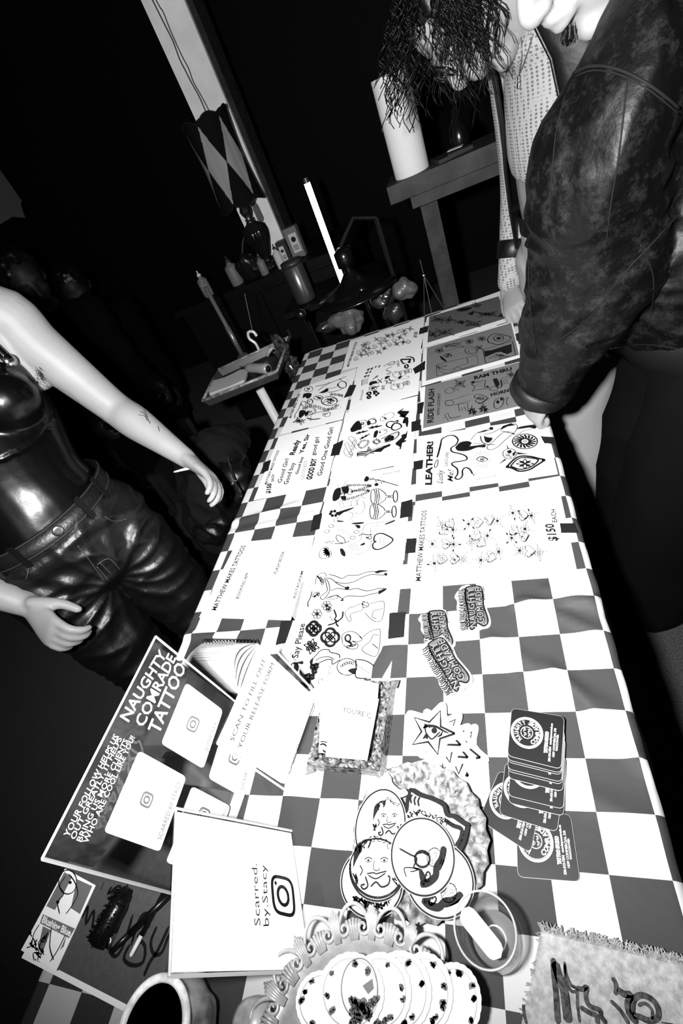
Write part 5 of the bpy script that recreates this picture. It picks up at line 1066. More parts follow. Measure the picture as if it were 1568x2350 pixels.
# ================================================================== embroidered linen cloth
def linen():
    f = crop(1150, 2100, .26658); pl = zplane(ZC + .002); root = None
    A = pp(*f(350, 130), pl); B = pp(*f(1500, 400), pl); Cn = pp(*f(180, 938), pl)
    ex = B - A; ey = V((-ex.y, ex.x, 0)); ey = -ey if ey.y > 0 else ey
    ey = ey.normalized() * .24; ey = (Cn - A).normalized() * .24
    L = ex.length; xe = XR - .002
    root = empty('linen_cloth', A, 'frayed undyed linen cloth embroidered with dark animals at the near right table corner', 'cloth')
    n, m = 60, 50; vs = []
    def P(u, v):
        p = A + ex * (u * 1.12) + ey * v; z = ZC + .0022 + .0012 * math.sin(u * 30) * math.sin(v * 21) + .0018
        if p.x > XR:
            o = p.x - XR; return V((XR + .014 + .001 * math.sin(v * 30), p.y, max(ZC - o, ZC - .1)))
        return V((p.x, p.y, z))
    for j in range(m + 1):
        for i in range(n + 1): vs.append(P(i / n, j / m))
    MB().add(vs, [(j * (n + 1) + i, j * (n + 1) + i + 1, (j + 1) * (n + 1) + i + 1, (j + 1) * (n + 1) + i) for j in range(m) for i in range(n)]).build('linen', 'linen', root, smooth=True)
    R = random.Random(2); fr = MB()
    for i in range(230):
        u = R.random(); p = P(u, 0); q = p + V((R.uniform(-.004, .004), R.uniform(.002, .007), R.uniform(.0, .004))); mid = (p + q) / 2 + V((R.uniform(-.003, .003), 0, R.uniform(0, .003)))
        fr.tube([p - V((0, .002, 0)), mid, q], .0005, 4)
    for i in range(120):
        v = R.random(); p = P(0, v); q = p + V((-R.uniform(.0, .004), R.uniform(-.003, .003), R.uniform(.0, .002))); fr.tube([p + V((.002, 0, 0)), q], .0004, 4)
    tag(fr.build('fringe', 'linen', root), kind='stuff')
    k = Ink(zplane(ZC + .0062), .0)
    for pts, w_ in [([(450, 370), (455, 500), (470, 640), (480, 780), (490, 938)], .008), ([(460, 400), (500, 540), (540, 640), (560, 780), (580, 930)], .012), ([(545, 400), (560, 500), (600, 600), (650, 640), (660, 780), (680, 930)], .004), ([(550, 420), (555, 560), (600, 650), (640, 660)], .004), ([(650, 625), (700, 640), (740, 620), (730, 700), (760, 780), (850, 820), (860, 870), (910, 938)], .006), ([(680, 790), (760, 840), (820, 870), (830, 938)], .006),
                   ([(955, 535), (990, 600), (985, 690)], .0055), ([(1000, 640), (1060, 680), (1120, 690), (1090, 760), (1110, 860), (1180, 930)], .008), ([(940, 735), (1010, 800), (1060, 870), (1100, 938)], .005), ([(1130, 860), (1140, 740), (1200, 690), (1290, 720), (1350, 800), (1350, 880), (1280, 910), (1200, 880), (1130, 860)], .007), ([(1180, 780), (1240, 760), (1300, 820), (1300, 900)], .004), ([(1380, 925), (1480, 938)], .004), ([(190, 770), (200, 860), (220, 938)], .004)]:
        k.px(f, pts, w_ * .38)
    k.build('embroidery', 'thread_dark', root)
mat('linen', 0.30, 0.9, 0.1, bump=.8, bscale=420, bdist=.0015, var=.25, vscale=160); mat('thread_dark', 0.05, 0.9, 0.1, bump=.5, bscale=500, var=.6, vscale=300)
linen()
# ================================================================== dark portfolio box bottom left, with brush and pens on it
def portfolio():
    zt = TZ + .030; a = pz(50, 2182, zt); up = (pz(148, 1995, zt) - a).normalized(); right = (pz(272, 2335, zt) - a); right = right.normalized()
    nrm = V((-up.y, up.x, 0)); nrm = -nrm if nrm.x < 0 else nrm
    W, Hh = .27, .31; rgt = pz(392, 2190, zt); W = (rgt - a).dot(nrm)
    q = [a, a + up * Hh, a + up * Hh + nrm * W, a + nrm * W]
    if abs(right.dot(up)) > .1:      # its near edge runs along `right`
        q = [a, a + up * Hh, a + up * Hh + right * (W / right.dot(nrm)), a + right * (W / right.dot(nrm))]
    c = sum(q, V()) / 4
    root = empty('portfolio_box', (c.x, c.y, ZC), 'flat dark grey portfolio box with black marker scrawl, at the near left corner', 'box')
    MB().slab(q, (0, 0, 1), .010).build('lid', 'box_grey', root)
    MB().slab([p - (c - p).normalized() * .009 - V((0, 0, .010)) for p in q], (0, 0, 1), .0185).build('tray', 'metal_edge', root)
    pl = zplane(zt); f = S3; k = Ink(pl)
    for pts, w_ in [([(410, 560), (440, 500), (430, 590), (470, 520), (460, 620)], .0022), ([(465, 620), (520, 560), (500, 650)], .002), ([(570, 600), (600, 520), (560, 640), (550, 720), (580, 750), (620, 690), (665, 540)], .0024), ([(655, 700), (700, 560), (740, 540), (745, 600), (690, 650), (725, 700), (715, 780), (660, 795), (620, 760), (650, 690)], .0024), ([(785, 600), (755, 680), (770, 740), (810, 730), (845, 640)], .0024), ([(845, 600), (790, 720), (750, 780), (720, 850)], .0026), ([(520, 380), (505, 420)], .002), ([(560, 400), (540, 440), (590, 400), (620, 420), (640, 390)], .002), ([(545, 735), (640, 640), (760, 520), (855, 440)], .0035)]:
        k.px(f, pts, w_)
    k.build('marker_scrawl', 'ink', root)
    # sticker card on the lid
    quad = [(325, 312), (477, 395), (280, 822), (105, 720)]; pl2 = zplane(zt + .0009); P = [pp(*f(*u), pl2) for u in quad]; cc = sum(P, V()) / 4
    rt = empty('print_card', (cc.x, cc.y, zt), 'comic style art card titled Blushing Blue, lying on the dark portfolio box', 'card'); MB().slab(P, (0, 0, 1), .0008).build('card_stock', 'sticker_white', rt)
    k = Ink(pl2, .0002); k.pfill(f, [(232, 500), (322, 330), (362, 352), (275, 520)]); k.pfill(f, [(385, 365), (462, 400), (400, 540), (355, 510)]); k.pfill(f, [(215, 540), (375, 612), (345, 660), (200, 585)]); k.pfill(f, [(215, 600), (255, 620), (205, 755), (195, 690)]); k.pfill(f, [(300, 720), (335, 640), (320, 700)]); k.build('grey_areas', 'ink_mid', rt)
    text_px('Blushing Blue', f, (209, 580), (350, 652), (222, 546), pl2, rt, m='sticker_white', bold=.03, lift=.0006)
    k = Ink(pl2, .0007); p = Pen(k, f).at(0, 0, 1)
    for pts in [[(330, 350), (300, 400), (320, 440), (290, 480), (300, 540)], [(345, 340), (375, 380), (390, 440), (360, 500), (330, 540)], [(200, 590), (170, 640), (160, 700)], [(230, 640), (200, 700), (190, 780)], [(260, 600), (250, 700), (270, 770)], [(330, 640), (290, 720), (250, 780)]]: k.px(f, pts, .0009)
    for i in range(10): p.scribble(150 + (i * 29) % 100, 640 + (i * 41) % 110, 16, 26, i, 5, .0008)
    for q_ in [(352, 382), (290, 480), (165, 700), (185, 715)]: p.disc(q_[0], q_[1], 9, 6)
    p.circ(340, 380, 45, .0008, 12, 60); k.build('ink_drawing', 'ink', rt)
    # hair brush
    pa, pb = pz(*f(640, 410), zt + .012), pz(*f(480, 700), zt + .012); rt = empty('hair_brush', (pa + pb) / 2 - V((0, 0, .012)), 'black bristled brush lying on the dark portfolio box', 'brush', None)
    d = (pb - pa).normalized(); s_ = V((-d.y, d.x, 0))
    MB().tube([pa, pa.lerp(pb, .3), pa.lerp(pb, .7), pb], [.006, .0125, .0135, .009], 12).build('head', 'black_plastic', rt, smooth=True)
    R = random.Random(9); br = MB()
    for i in range(340):
        t = R.uniform(.08, .98); w_ = R.uniform(-1, 1); p0 = pa.lerp(pb, t) + s_ * w_ * .012; br.tube([p0, p0 + V((R.uniform(-.002, .002), R.uniform(-.002, .002), .0125 + R.uniform(0, .004) - abs(w_) * .004))], .0006, 3)
    tag(br.build('bristles', 'black_plastic', rt), kind='stuff')
    for a_, b_, rr, lab, m1, m2 in [((645, 450), (535, 720), .0035, 'black pen with shiny grip, right alongside the brush', 'chrome', 'black_plastic'), ((820, 430), (650, 755), .003, 'thin black pen with a white tip, below the acrylic signs', 'black_plastic', 'white_plastic'), ((855, 435), (545, 735), .0035, 'black pen crossing over the thin pen', 'black_plastic', 'black_plastic')]:
        z = zt + .005 + (.006 if 'crossing' in lab else 0); A_, B_ = pz(*f(*a_), z), pz(*f(*b_), z); rt = empty('pen', (A_ + B_) / 2 - V((0, 0, .004)), lab, 'pen', 'pens on the portfolio box')
        MB().tube([A_, A_.lerp(B_, .68)], rr, 10).build('barrel', 'black_plastic', rt, smooth=True); MB().tube([A_.lerp(B_, .68), A_.lerp(B_, .97), B_], [rr * .9, rr * .8, .0006], 10).build('grip', m1 if m1 != 'black_plastic' else m2, rt, smooth=True)
mat('box_grey', 0.06, 0.55, 0.25, var=.1, vscale=200); mat('metal_edge', 0.8, 0.5, 0.4)
portfolio()
# ================================================================== marbled cup, and small round pot
def marbled_cup():
    H = .070; r0 = pz(352, 2366, TZ + H); c = V((r0.x, r0.y, ZC)); Rr = .0405
    root = empty('marbled_cup', c, 'marbled grey fluted cup at the near table edge, below the Scarred sign', 'cup')
    MB().lathe(c, [(.001, 0), (.030, 0), (.034, .004), (.043, .020), (.044, .036), (.040, .052), (.0395, H - .004), (.0385, H)], 64, flute=9, famp=.035).build('body', 'marble', root, smooth=True)
    MB().tube([c + V((Rr * .95 * math.cos(a), Rr * .95 * math.sin(a), H)) for a in [2 * PI * i / 56 for i in range(56)]], .0042, 12, True).build('rim', 'marble_light', root, smooth=True)
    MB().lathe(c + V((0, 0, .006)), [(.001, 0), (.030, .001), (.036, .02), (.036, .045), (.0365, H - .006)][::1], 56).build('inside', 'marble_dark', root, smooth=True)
    q = pz(405, 2338, TZ + .045); tag(MB().slab([q + V((-.012, -.008, 0)), q + V((.010, -.012, 0)), q + V((.012, .008, .004)), q + V((-.008, .011, .004))], (0, 0, 1), .001).build('folded_slip', 'paper'), 'small white folded slip inside the marbled cup', 'paper')
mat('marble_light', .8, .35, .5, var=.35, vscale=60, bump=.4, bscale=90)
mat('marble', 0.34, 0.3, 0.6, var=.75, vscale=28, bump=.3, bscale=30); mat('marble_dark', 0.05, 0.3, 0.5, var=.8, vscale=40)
marbled_cup()
b = pz(578, 2338, ZC + .03); mb = MB().lathe(V((b.x, b.y - .004, ZC)), [(.012, 0), (.018, .004), (.022, .02), (.020, .034), (.012, .042), (.001, .043)], 36)
tag(mb.build('trinket_pot', 'marble', smooth=True), 'small round grey lidded pot between the cup and the silver tray', 'pot')
# ================================================================== things behind and beside the table
KB = crop(250, 0, .3508); KC = crop(350, 400, .44643)
def lamp():
    Y = 2.42
    b = pY(612, 615, Y); top = pY(512, 262, Y); x0 = b.x + .0; zb = b.z - .005
    cx = (pY(505, 360, Y).x + pY(590, 540, Y).x) / 2
    root = empty('table_lamp', (cx, Y, zb), 'table lamp with harlequin diamond shade, scalloped rims and a ribbed dark glass base', 'lamp')
    C_ = V((cx, Y, 0)); s_lo, s_hi = pY(556, 458, Y).z, pY(500, 265, Y).z
    H = s_hi - s_lo; n = 240; R0 = .125; sh = MB(); dk = MB()
    def rad(t): return R0 * (1.0 - .10 * math.sin(PI * t) + (-.04) * t)
    def pt(a, t, o=0):
        lob = 6; sc = .028 * abs(math.cos(a * lob / 2)); ab = (a * lob / (2 * PI)) % 1
        z = s_lo - sc * (1 - t) + (H + sc) * t if False else s_lo + H * t + (sc if t > .98 else (-sc if t < .02 else 0)) * 1.0
        r = (rad(t) + o) * (1 - .05 * (1 - abs(math.cos(a * lob / 2))))
        return C_ + V((r * math.cos(a), r * math.sin(a), z))
    m = 44; vs = [pt(2 * PI * j / n, i / m) for i in range(m + 1) for j in range(n)]
    fsl, fsd = [], []
    for i in range(m):
        for j in range(n):
            a = (j + .5) / n * 6 + .5; t = (i + .5) / m; f = (i * n + j, i * n + (j + 1) % n, (i + 1) * n + (j + 1) % n, (i + 1) * n + j)
            k = abs((a % 1) - .5) * 2      # 0 at lobe middle, 1 at seams
            hh = 1 - abs(t - .5) * 2       # 1 mid-height
            (fsl if (1 - k) < .96 * hh ** 1.15 else fsd).append(f)
    MB().add(vs, fsl).build('shade_panel', 'shade_light', root, smooth=True); MB().add(vs, fsd).build('lamp_shade', 'shade_dark', root, smooth=True)
    for t in (0, 1):
        P = [pt(2 * PI * j / n, t, .001) for j in range(n)]; MB().tube(P, .0032, 6, True).build('rim_trim', 'shade_trim', root, smooth=True)
    for j in range(6):
        a2 = 2 * PI * j / 6
        MB().ellipsoid(pt(a2, .5, .002), (.003, .003, .003), None, 8, 6).build('button', 'chrome', root)
    hb = s_lo - zb; prof = [(.001, 0), (.05, 0), (.052, .012), (.02, .03), (.018, hb * .16), (.03, hb * .22), (.058, hb * .42), (.066, hb * .52), (.060, hb * .62), (.018, hb * .70), (.020, hb * .73), (.014, hb * .75), (.026, hb * .82), (.030, hb * .86), (.016, hb * .97), (.022, hb * 1.0), (.006, hb * 1.03), (.006, hb * 1.25), (.001, hb * 1.26)]
    MB().lathe(V((cx, Y, zb)), prof, 64, flute=16, famp=.05).build('glass_base', 'lamp_glass', root, smooth=True)
    for h_ in (.70, .74, .99): MB().tube([V((cx + .021 * math.cos(u), Y + .021 * math.sin(u), zb + hb * h_)) for u in [2 * PI * i / 24 for i in range(24)]], .003, 6, True).build('brass_ring', 'steel', root, smooth=True)
    a_ = pY(572, 500, Y); b_ = pY(557, 560, Y); c_ = pY(556, 625, Y)
    cd_ = MB().tube(catmull([a_, pY(566, 530, Y), b_, c_], 5), .0035, 6); cd_.build('power_cord', 'cable_grey', root, smooth=True)
    return zb, Y, cx
mat('shade_light', 0.22, .8, .2, bump=.2, bscale=200); mat('shade_dark', 0.0035, .9, .1, bump=.5, bscale=300); mat('shade_trim', 0.006, .7, .2)
mat('lamp_glass', 0.01, .08, .9, var=.5, vscale=8)
LZ, LY, LX = lamp(); mat('counter_black', 0.0015, .6, .15); mat('label_grey', .14, .7, .2, var=.5, vscale=120)
# wall socket plate behind the lamp neck
a = pY(592, 487, PY - .002); mb = MB().slab([a + V((x * .022, 0, z * .05)) for x, z in [(-1, -1), (-.4, -1.15), (.5, -1.1), (1, -.8), (.9, .6), (.5, 1.1), (-.6, 1), (-1, .4)]], (0, -1, 0), .006)
mat('grey_plate', .1, .6, .3)
tag(mb.build('wall_plate', 'grey_plate'), 'small grey ornamental wall plate beside the lamp neck', 'plate'); 
# dark counter carrying lamp and bottles
tag(MB().box((LX - .05, LY + .08, LZ - .02), (1.15, .52, .036)).build('countertop', 'counter_black'), 'black counter under the lamp and the bottles', 'counter')
cb_ = empty('counter_cabinet', (LX - .05, LY + .08, 0), 'black cabinet below the counter with the lamp', 'cabinet')
MB().box((LX - .05, LY + .10, (LZ - .04) / 2), (1.1, .46, LZ - .042)).build('body', 'counter_black', cb_)
for i in (-1, 1):
    d_ = MB().box((LX - .05 + i * .275, LY - .14, (LZ - .04) / 2), (.53, .018, LZ - .10)).build('door', 'counter_black', cb_)
    MB().box((LX - .05 + i * .05, LY - .155, LZ * .55), (.012, .014, .12)).build('handle', 'dark_plastic', d_)
def bottle(px, w_, h, prof, m, label, cat='bottle', cap='white_plastic', lab=None, name='bottle', Y=None, n=28):
    Yb = Y or LY - .07; p = pY(px[0], px[1], Yb); z = LZ
    root = empty(name, (p.x, Yb, z), label, cat, 'bottles and boxes on the counter')
    MB().lathe(V((p.x, Yb, z)), [(r * w_, t * h) for r, t in prof], n).build('bottle_body', m, root, smooth=True)
    MB().lathe(V((p.x, Yb, z + h * prof[-1][1])), [(w_ * .42, 0), (w_ * .42, h * .10), (w_ * .16, h * .12), (w_ * .12, h * .26), (.001, h * .27)], 16).build('nozzle_cap', cap, root, smooth=True)
    if lab: MB().lathe(V((p.x, Yb, z)), [(w_ * 1.01, h * .15), (w_ * 1.015, h * .16), (w_ * 1.015, h * .62), (w_ * 1.01, h * .63)], n).build('paper_label', lab, root, smooth=True)
    return root
P_R = [(.001, 0), (.95, 0), (1, .03), (1, .78), (.8, .86), (.4, .92), (.4, 1.0)]
mat('label_grey', .14, .7, .2, var=.5, vscale=120); mat('label_white', .4, .7, .2)
mat('counter_black', 0.0015, .6, .15)
Yb = LY - .1
bottle((476, 668), .030, .115, P_R, 'label_grey', 'squeeze bottle with a pointed nozzle, leftmost on the counter', cap='white_plastic', lab='label_grey', Y=Yb)
bottle((556, 668), .036, .125, P_R, 'grey_plastic', 'dark bottle with a broad white collar, between the squeeze bottle and the lamp', cap='dark_plastic', lab='grey_plastic', Y=Yb)
bottle((638, 690), .024, .09, P_R, 'grey_plastic', 'short grey bottle in front of the lamp foot', cap='dark_plastic', Y=Yb - .02)
bottle((668, 660), .022, .10, P_R, 'label_white', 'slim white-labelled bottle right of the lamp foot', cap='dark_plastic', lab='label_white', Y=Yb - .02)
# collar of the second bottle
# plastic wrapped bundle
R = random.Random(5); q = pY(600, 640, Yb + .05); mb = MB().ellipsoid(V((q.x - .015, Yb - .01, LZ + .065)), (.075, .045, .068), None, 18, 12); 
for i, v in enumerate(mb.v): mb.v[i] = v + (v - V((q.x - .015, Yb - .01, LZ + .065))) * (.28 * noise.noise(v * 28)); mb.v[i].z = max(mb.v[i].z, LZ)
mat('wrap_dark', .006, .18, .8)
tag(mb.build('plastic_bag', 'wrap_dark'), 'crumpled dark cling-wrapped bundle at the foot of the lamp', 'bag'); mat('wrap_dark', .006, .18, .8)
def box_thing(px, sz, m, label, z, Yq, lab=None):
    p = pY(px[0], px[1], Yq); root = empty('cardboard_box', (p.x, Yq, z), label, 'box', 'bottles and boxes on the counter')
    MB().box((p.x, Yq, z + sz[2] / 2), sz).build('carton', m, root)
    MB().box((p.x + sz[0] * .06, Yq - sz[1] / 2 - .0012, z + sz[2] * .5), (sz[0] * .62, .002, sz[2] * .62)).build('paper_label', 'label_white', root)
    MB().lathe(V((p.x + sz[0] * .06, Yq - sz[1] / 2 - .0035, z + sz[2] * .62)), [(.001, 0), (sz[0] * .18, 0), (sz[0] * .18, .001), (.001, .001)], 20, axis=(0, 1, 0)).build('round_mark', 'ink', root)
    for j in range(3): MB().box((p.x + sz[0] * .06, Yq - sz[1] / 2 - .003, z + sz[2] * (.30 + .06 * j)), (sz[0] * .42, .0012, .003)).build('text_line', 'ink', root)
box_thing((712, 640), (.075, .05, .155), 'grey_plastic', 'tall box with a white label, right of the lamp', LZ, Yb + .08)
box_thing((680, 645), (.045, .05, .12), 'dark_plastic', 'narrow box with a pump bottle label, touching the tall box', LZ, Yb + .02)
# --- vertical light tube with its shade-headed work lamp
mat('gloss_black', .003, .2, .7); mat('steel_bright', .08, .3, .6, metal=.7)
Yt = 1.75; ta, tb2 = pY(704, 420, Yt), pY(778, 622, Yt); tx = (ta.x + tb2.x) / 2
root = empty('tube_lamp', (tx, Yt, 0), 'upright glowing tube lamp on a black floor stand', 'lamp')
zlo = pY(805, 705, Yt).z
MB().tube([(tx, Yt, zlo), (tx, Yt, ta.z)], .0125, 20).build('light_tube', 'tube_light', root, smooth=True)
MB().tube([(tx, Yt, ta.z), (tx, Yt, ta.z + .018)], [.0128, .010], 16).build('end_cap', 'dark_plastic', root); MB().tube([(tx, Yt, .03), (tx, Yt, zlo)], .010, 12).build('pole', 'black_plastic', root)
MB().lathe((tx, Yt, 0), [(.001, 0), (.12, 0), (.12, .012), (.02, .03), (.001, .03)], 32).build('base', 'black_plastic', root)
Yh = 1.45; hc = pY(800, 655, Yh)
root = empty('work_lamp', (hc.x + .17, Yh + .03, .5815), 'black work lamp whose broad flared reflector head hangs before the light tube', 'lamp')
ax = (V((-.12, -.10, -1))).normalized(); apex = pY(818, 560, Yh)
hc2 = V((hc.x + .02, Yh, hc.z - .02))
MB().lathe(hc2 + V((0, 0, .105)), [(.012, 0), (.014, -.03), (.05, -.07), (.11, -.10), (.155, -.112), (.158, -.118), (.15, -.118), (.10, -.106), (.04, -.08)], 56).build('reflector', 'gloss_black', root, smooth=True)
MB().lathe(hc2 + V((-.0, 0, .09)), [(.034, 0), (.034, .05), (.012, .065), (.001, .066)], 28).build('socket_cover', 'gloss_black', root, smooth=True)
j1 = hc2 + V((0, 0, .155)); j2 = V((hc.x + .17, Yh + .03, j1.z + .04))
MB().tube([j1, j1.lerp(j2, .5) + V((0, 0, .05)), j2], .007, 10).build('arm', 'counter_black', root); MB().tube([j2, (j2.x, j2.y, .60)], .010, 10).build('pole', 'counter_black', root)
MB().lathe((j2.x, j2.y, .5815), [(.001, 0), (.08, 0), (.08, .014), (.02, .03), (.001, .03)], 32).build('base', 'gloss_black', root)

# bright metal canister beside it
p0 = pY(700, 680, 1.95); p1 = pY(668, 615, 1.95)
mb = MB().lathe(V((p0.x, 1.95, p0.z - .02)), [(.001, 0), (.05, 0), (.052, .01), (.052, .17), (.046, .175), (.001, .176)], 40)
root = empty('metal_canister', V((p0.x, 1.95, p0.z - .02)), 'brushed metal canister catching light, left of the black work lamp', 'canister'); mb.build('body', 'steel_bright', root, smooth=True)
MB().lathe(V((p0.x, 1.95, p0.z + .156)), [(.05, 0), (.053, .004), (.053, .018), (.001, .022)], 40).build('lid', 'dark_plastic', root, smooth=True)
mat('steel_bright', .08, .3, .6, metal=.7)
tag(MB().box((p0.x + .14, 2.02, p0.z - .035), (.5, .34, .026)).build('side_table_top', 'counter_black'), 'black shelf board under the metal canister', 'shelf')
for dx in (-.2, .2):
    tag(MB().tube([(p0.x + .14 + dx, 2.02, 0), (p0.x + .14 + dx, 2.02, p0.z - .05)], .015, 8).build('shelf_post', 'counter_black'), 'black post carrying the shelf board, ' + ('nearer the lamp' if dx < 0 else 'nearer the light tube'), 'post')
# --- paper towel roll on the wooden ledge
Yr = 1.60
rb, rt_ = pY(950, 392, Yr), pY(888, 170, Yr); wz = (rb.x + rt_.x) / 2
cx = (pY(905, 290, Yr).x + pY(930, 290, Yr).x) / 2; zb = pY(950, 395, Yr).z
root = empty('paper_towel_roll', (wz, Yr, zb), 'upright white kitchen paper roll on the dark wooden ledge', 'paper roll')
mat('tissue', .5, .9, .1, bump=.8, bscale=260, bdist=.002); mat('cardboard', .1, .8, .1)
Hh = rt_.z - zb; MB().lathe((wz, Yr, zb), [(.02, 0), (.060, 0), (.061, .004), (.061, Hh - .004), (.060, Hh), (.02, Hh)], 56).build('paper', 'tissue', root, smooth=False)
for o in root.children: autosmooth(o, 50)
MB().lathe((wz, Yr, zb - 0), [(.0195, .001), (.0195, Hh - .001), (.017, Hh - .001), (.017, .001)], 24).build('core', 'cardboard', root, smooth=True)
root = empty('wooden_ledge', (wz, Yr, 0), 'dark wooden ledge on a post, carrying the paper roll', 'shelf')
l0, l1 = pY(888, 432, Yr - .07), pY(1140, 335, Yr - .07)
MB().box(((l0.x + .62) / 2, Yr + .02, zb - .028), (.62 - l0.x, .20, .055)).build('board', 'wood', root)
MB().box(((l0.x + .07 + .62) / 2, Yr + .0, zb - .075), (.55 - l0.x, .16, .036)).build('apron', 'wood', root)
pc = pY(985, 470, Yr); 
for x in (pc.x, .58): MB().box((x, Yr + .03, (zb - .093) / 2), (.062, .07, zb - .093)).build('post', 'wood', root)
for (px, sz, lab, m) in [((1045, 250), None, 'small rounded dark glass bottle on the wooden ledge', 'gloss_black')]:
    p = pY(1052, 300, Yr + .05); tag(MB().lathe(V((p.x, Yr + .05, zb)), [(.001, 0), (.03, 0), (.036, .03), (.03, .07), (.012, .085), (.012, .12), (.001, .122)], 28).build('glass_bottle', m, smooth=True), lab, 'bottle')
for i, (x, y, a, lab, m) in enumerate([(1010, 320, .3, 'flat dark notebook on the wooden ledge, beneath the pale slip', 'dark_plastic'), (1020, 312, -.2, 'pale paper slip on the dark notebook', 'label_white')]):
    p = pY(x + 20, y, Yr); tag(MB().box((p.x, Yr + .0, zb + .006 + .011 * i), ((.12, .10, .011) if i == 0 else (.05, .03, .002)), a).build(['notebook', 'paper_slip'][i], m), lab, 'notebook' if i == 0 else 'paper')
# --- tray stand left of the table
def tray_stand():
    z = .80; f = KC
    A = [pz(*f(*q), z) for q in [(258, 1165), (335, 1005), (705, 835), (640, 1012)]]
    c = sum(A, V()) / 4; ppx = pz(592, 885, z - .02)
    root = empty('tray_stand', (ppx.x, ppx.y, 0), 'wheeled metal tray stand with pale pole left of the table, tray lined with wrap', 'stand')
    ctr = c; inner = [p.lerp(ctr, .06) for p in A]
    MB().slab([p + V((0, 0, -.028)) for p in inner], (0, 0, 1), .003).build('tray_bottom', 'black_plastic', root)
    for i in range(4):
        a, b = A[i], A[(i + 1) % 4]; MB().tube([a, b], .006 if i in (3,) else .005, 8).build('tray_rim', 'wrap_rim', root, smooth=True)
        MB().slab([a, b, inner[(i + 1) % 4] - V((0, 0, .028)), inner[i] - V((0, 0, .028))], (0, 0, 1), .002).build('tray_side', 'dark_plastic', root)
    MB().tube([(ppx.x, ppx.y, .09), (ppx.x, ppx.y, z - .035)], .016, 18).build('pole', 'pole_white', root, smooth=True)
    for k_ in range(4):
        a = k_ * PI / 2 + .4; MB().tube([(ppx.x, ppx.y, .10), (ppx.x + .2 * math.cos(a), ppx.y + .2 * math.sin(a), .07)], .011, 8).build('foot', 'dark_plastic', root)
        MB().ellipsoid((ppx.x + .2 * math.cos(a), ppx.y + .2 * math.sin(a), .032), (.032, .014, .032), Matrix.Rotation(a, 3, 'Z'), 16, 8).build('wheel', 'black_plastic', root)
    # towel of folded tissue
    zb_ = z - .024; Q = [pz(*f(*q), zb_ + .022) for q in [(272, 1105), (290, 1070), (360, 1050), (440, 1010), (475, 1015), (462, 1060), (380, 1100), (285, 1130)]]
    for j in range(3):
        P = [q + V((.004 * j, .003 * j, -.006 * (2 - j) )) for q in Q]; R = random.Random(j)
        P2 = [p.lerp(P[(i + 1) % len(P)], t) + V((R.uniform(-1, 1), R.uniform(-1, 1), 0)) * .003 for i, p in enumerate(P) for t in (0, .5)]
        tag(MB().slab(P2, (0, 0, 1), .005).build('folded_tissue', 'tissue_grey'), ['lowest', 'middle', 'topmost'][j] + ' folded tissue in the metal tray', 'tissue', 'folded tissues in the tray')
    a, b = pz(*f(495, 995), zb_ + .03), pz(*f(585, 1000), zb_ + .03); d = (b - a).normalized()
    root2 = empty('hand_tool', (a + b) / 2 - V((0, 0, .026)), 'grey cylindrical hand tool lying in the metal tray', 'tool')
    MB().tube([a - d * .02, a, a + d * .02, a + (b - a) * .5, b, b + d * .012], [.006, .016, .018, .017, .019, .015], 20).build('grip', 'grey_plastic2', root2, smooth=True)
    MB().tube([b + d * .012, b + d * .016], [.012, .001], 16).build('end_ring', 'black_plastic', root2)
    MB().tube([a - d * .02, a - d * .06 + V((0, 0, .004))], [.004, .001], 10).build('tip', 'steel', root2)
    c2 = pz(*f(590, 935), zb_ + .03); tag(MB().tube([c2, c2 + V((.012, .006, .012)), c2 + V((.03, .012, .02)), c2 + V((.036, .02, .008))], [.006, .008, .007, .003], 10).build('clip', 'grey_plastic2', smooth=True), 'pale plastic clip in the metal tray by the grip', 'clip')
    # crumpled cling film at the end
    e = pz(*f(690, 950), z - .05); mb = MB().ellipsoid(e, (.030, .05, .075), Matrix.Rotation(.6, 3, 'Z'), 22, 16)
    for i, v in enumerate(mb.v): mb.v[i] = v + (v - e) * (.9 * noise.noise(v * 36))
    mb.build('cling_film', 'film', root, smooth=False)
    # chrome hook lamp rising from the tray
    h0 = pz(*f(548, 905), z); pts = [h0, h0 + V((0, 0, .03)), h0 + V((-.014, 0, .055)), h0 + V((-.006, .0, .078)), h0 + V((.014, 0, .075)), h0 + V((.02, 0, .055))]
    MB().tube(catmull(pts, 5), .0055, 10).build('chrome_hook', 'chrome2', root, smooth=True)
    MB().tube([h0 + V((.012, .0, .076)), h0 + V((.03, .05, .20))], .0016, 6).build('wire', 'steel', root)
    return A
mat('wrap_rim', .12, .35, .6, var=.5, vscale=60); mat('pole_white', .33, .5, .4); mat('tissue_grey', .28, .9, .1, bump=.4, bscale=90); mat('grey_plastic2', .16, .35, .5); mat('film', .02, .12, .9, var=.9, vscale=70); mat('chrome2', .8, .2, .8, metal=.6)
TA = tray_stand()
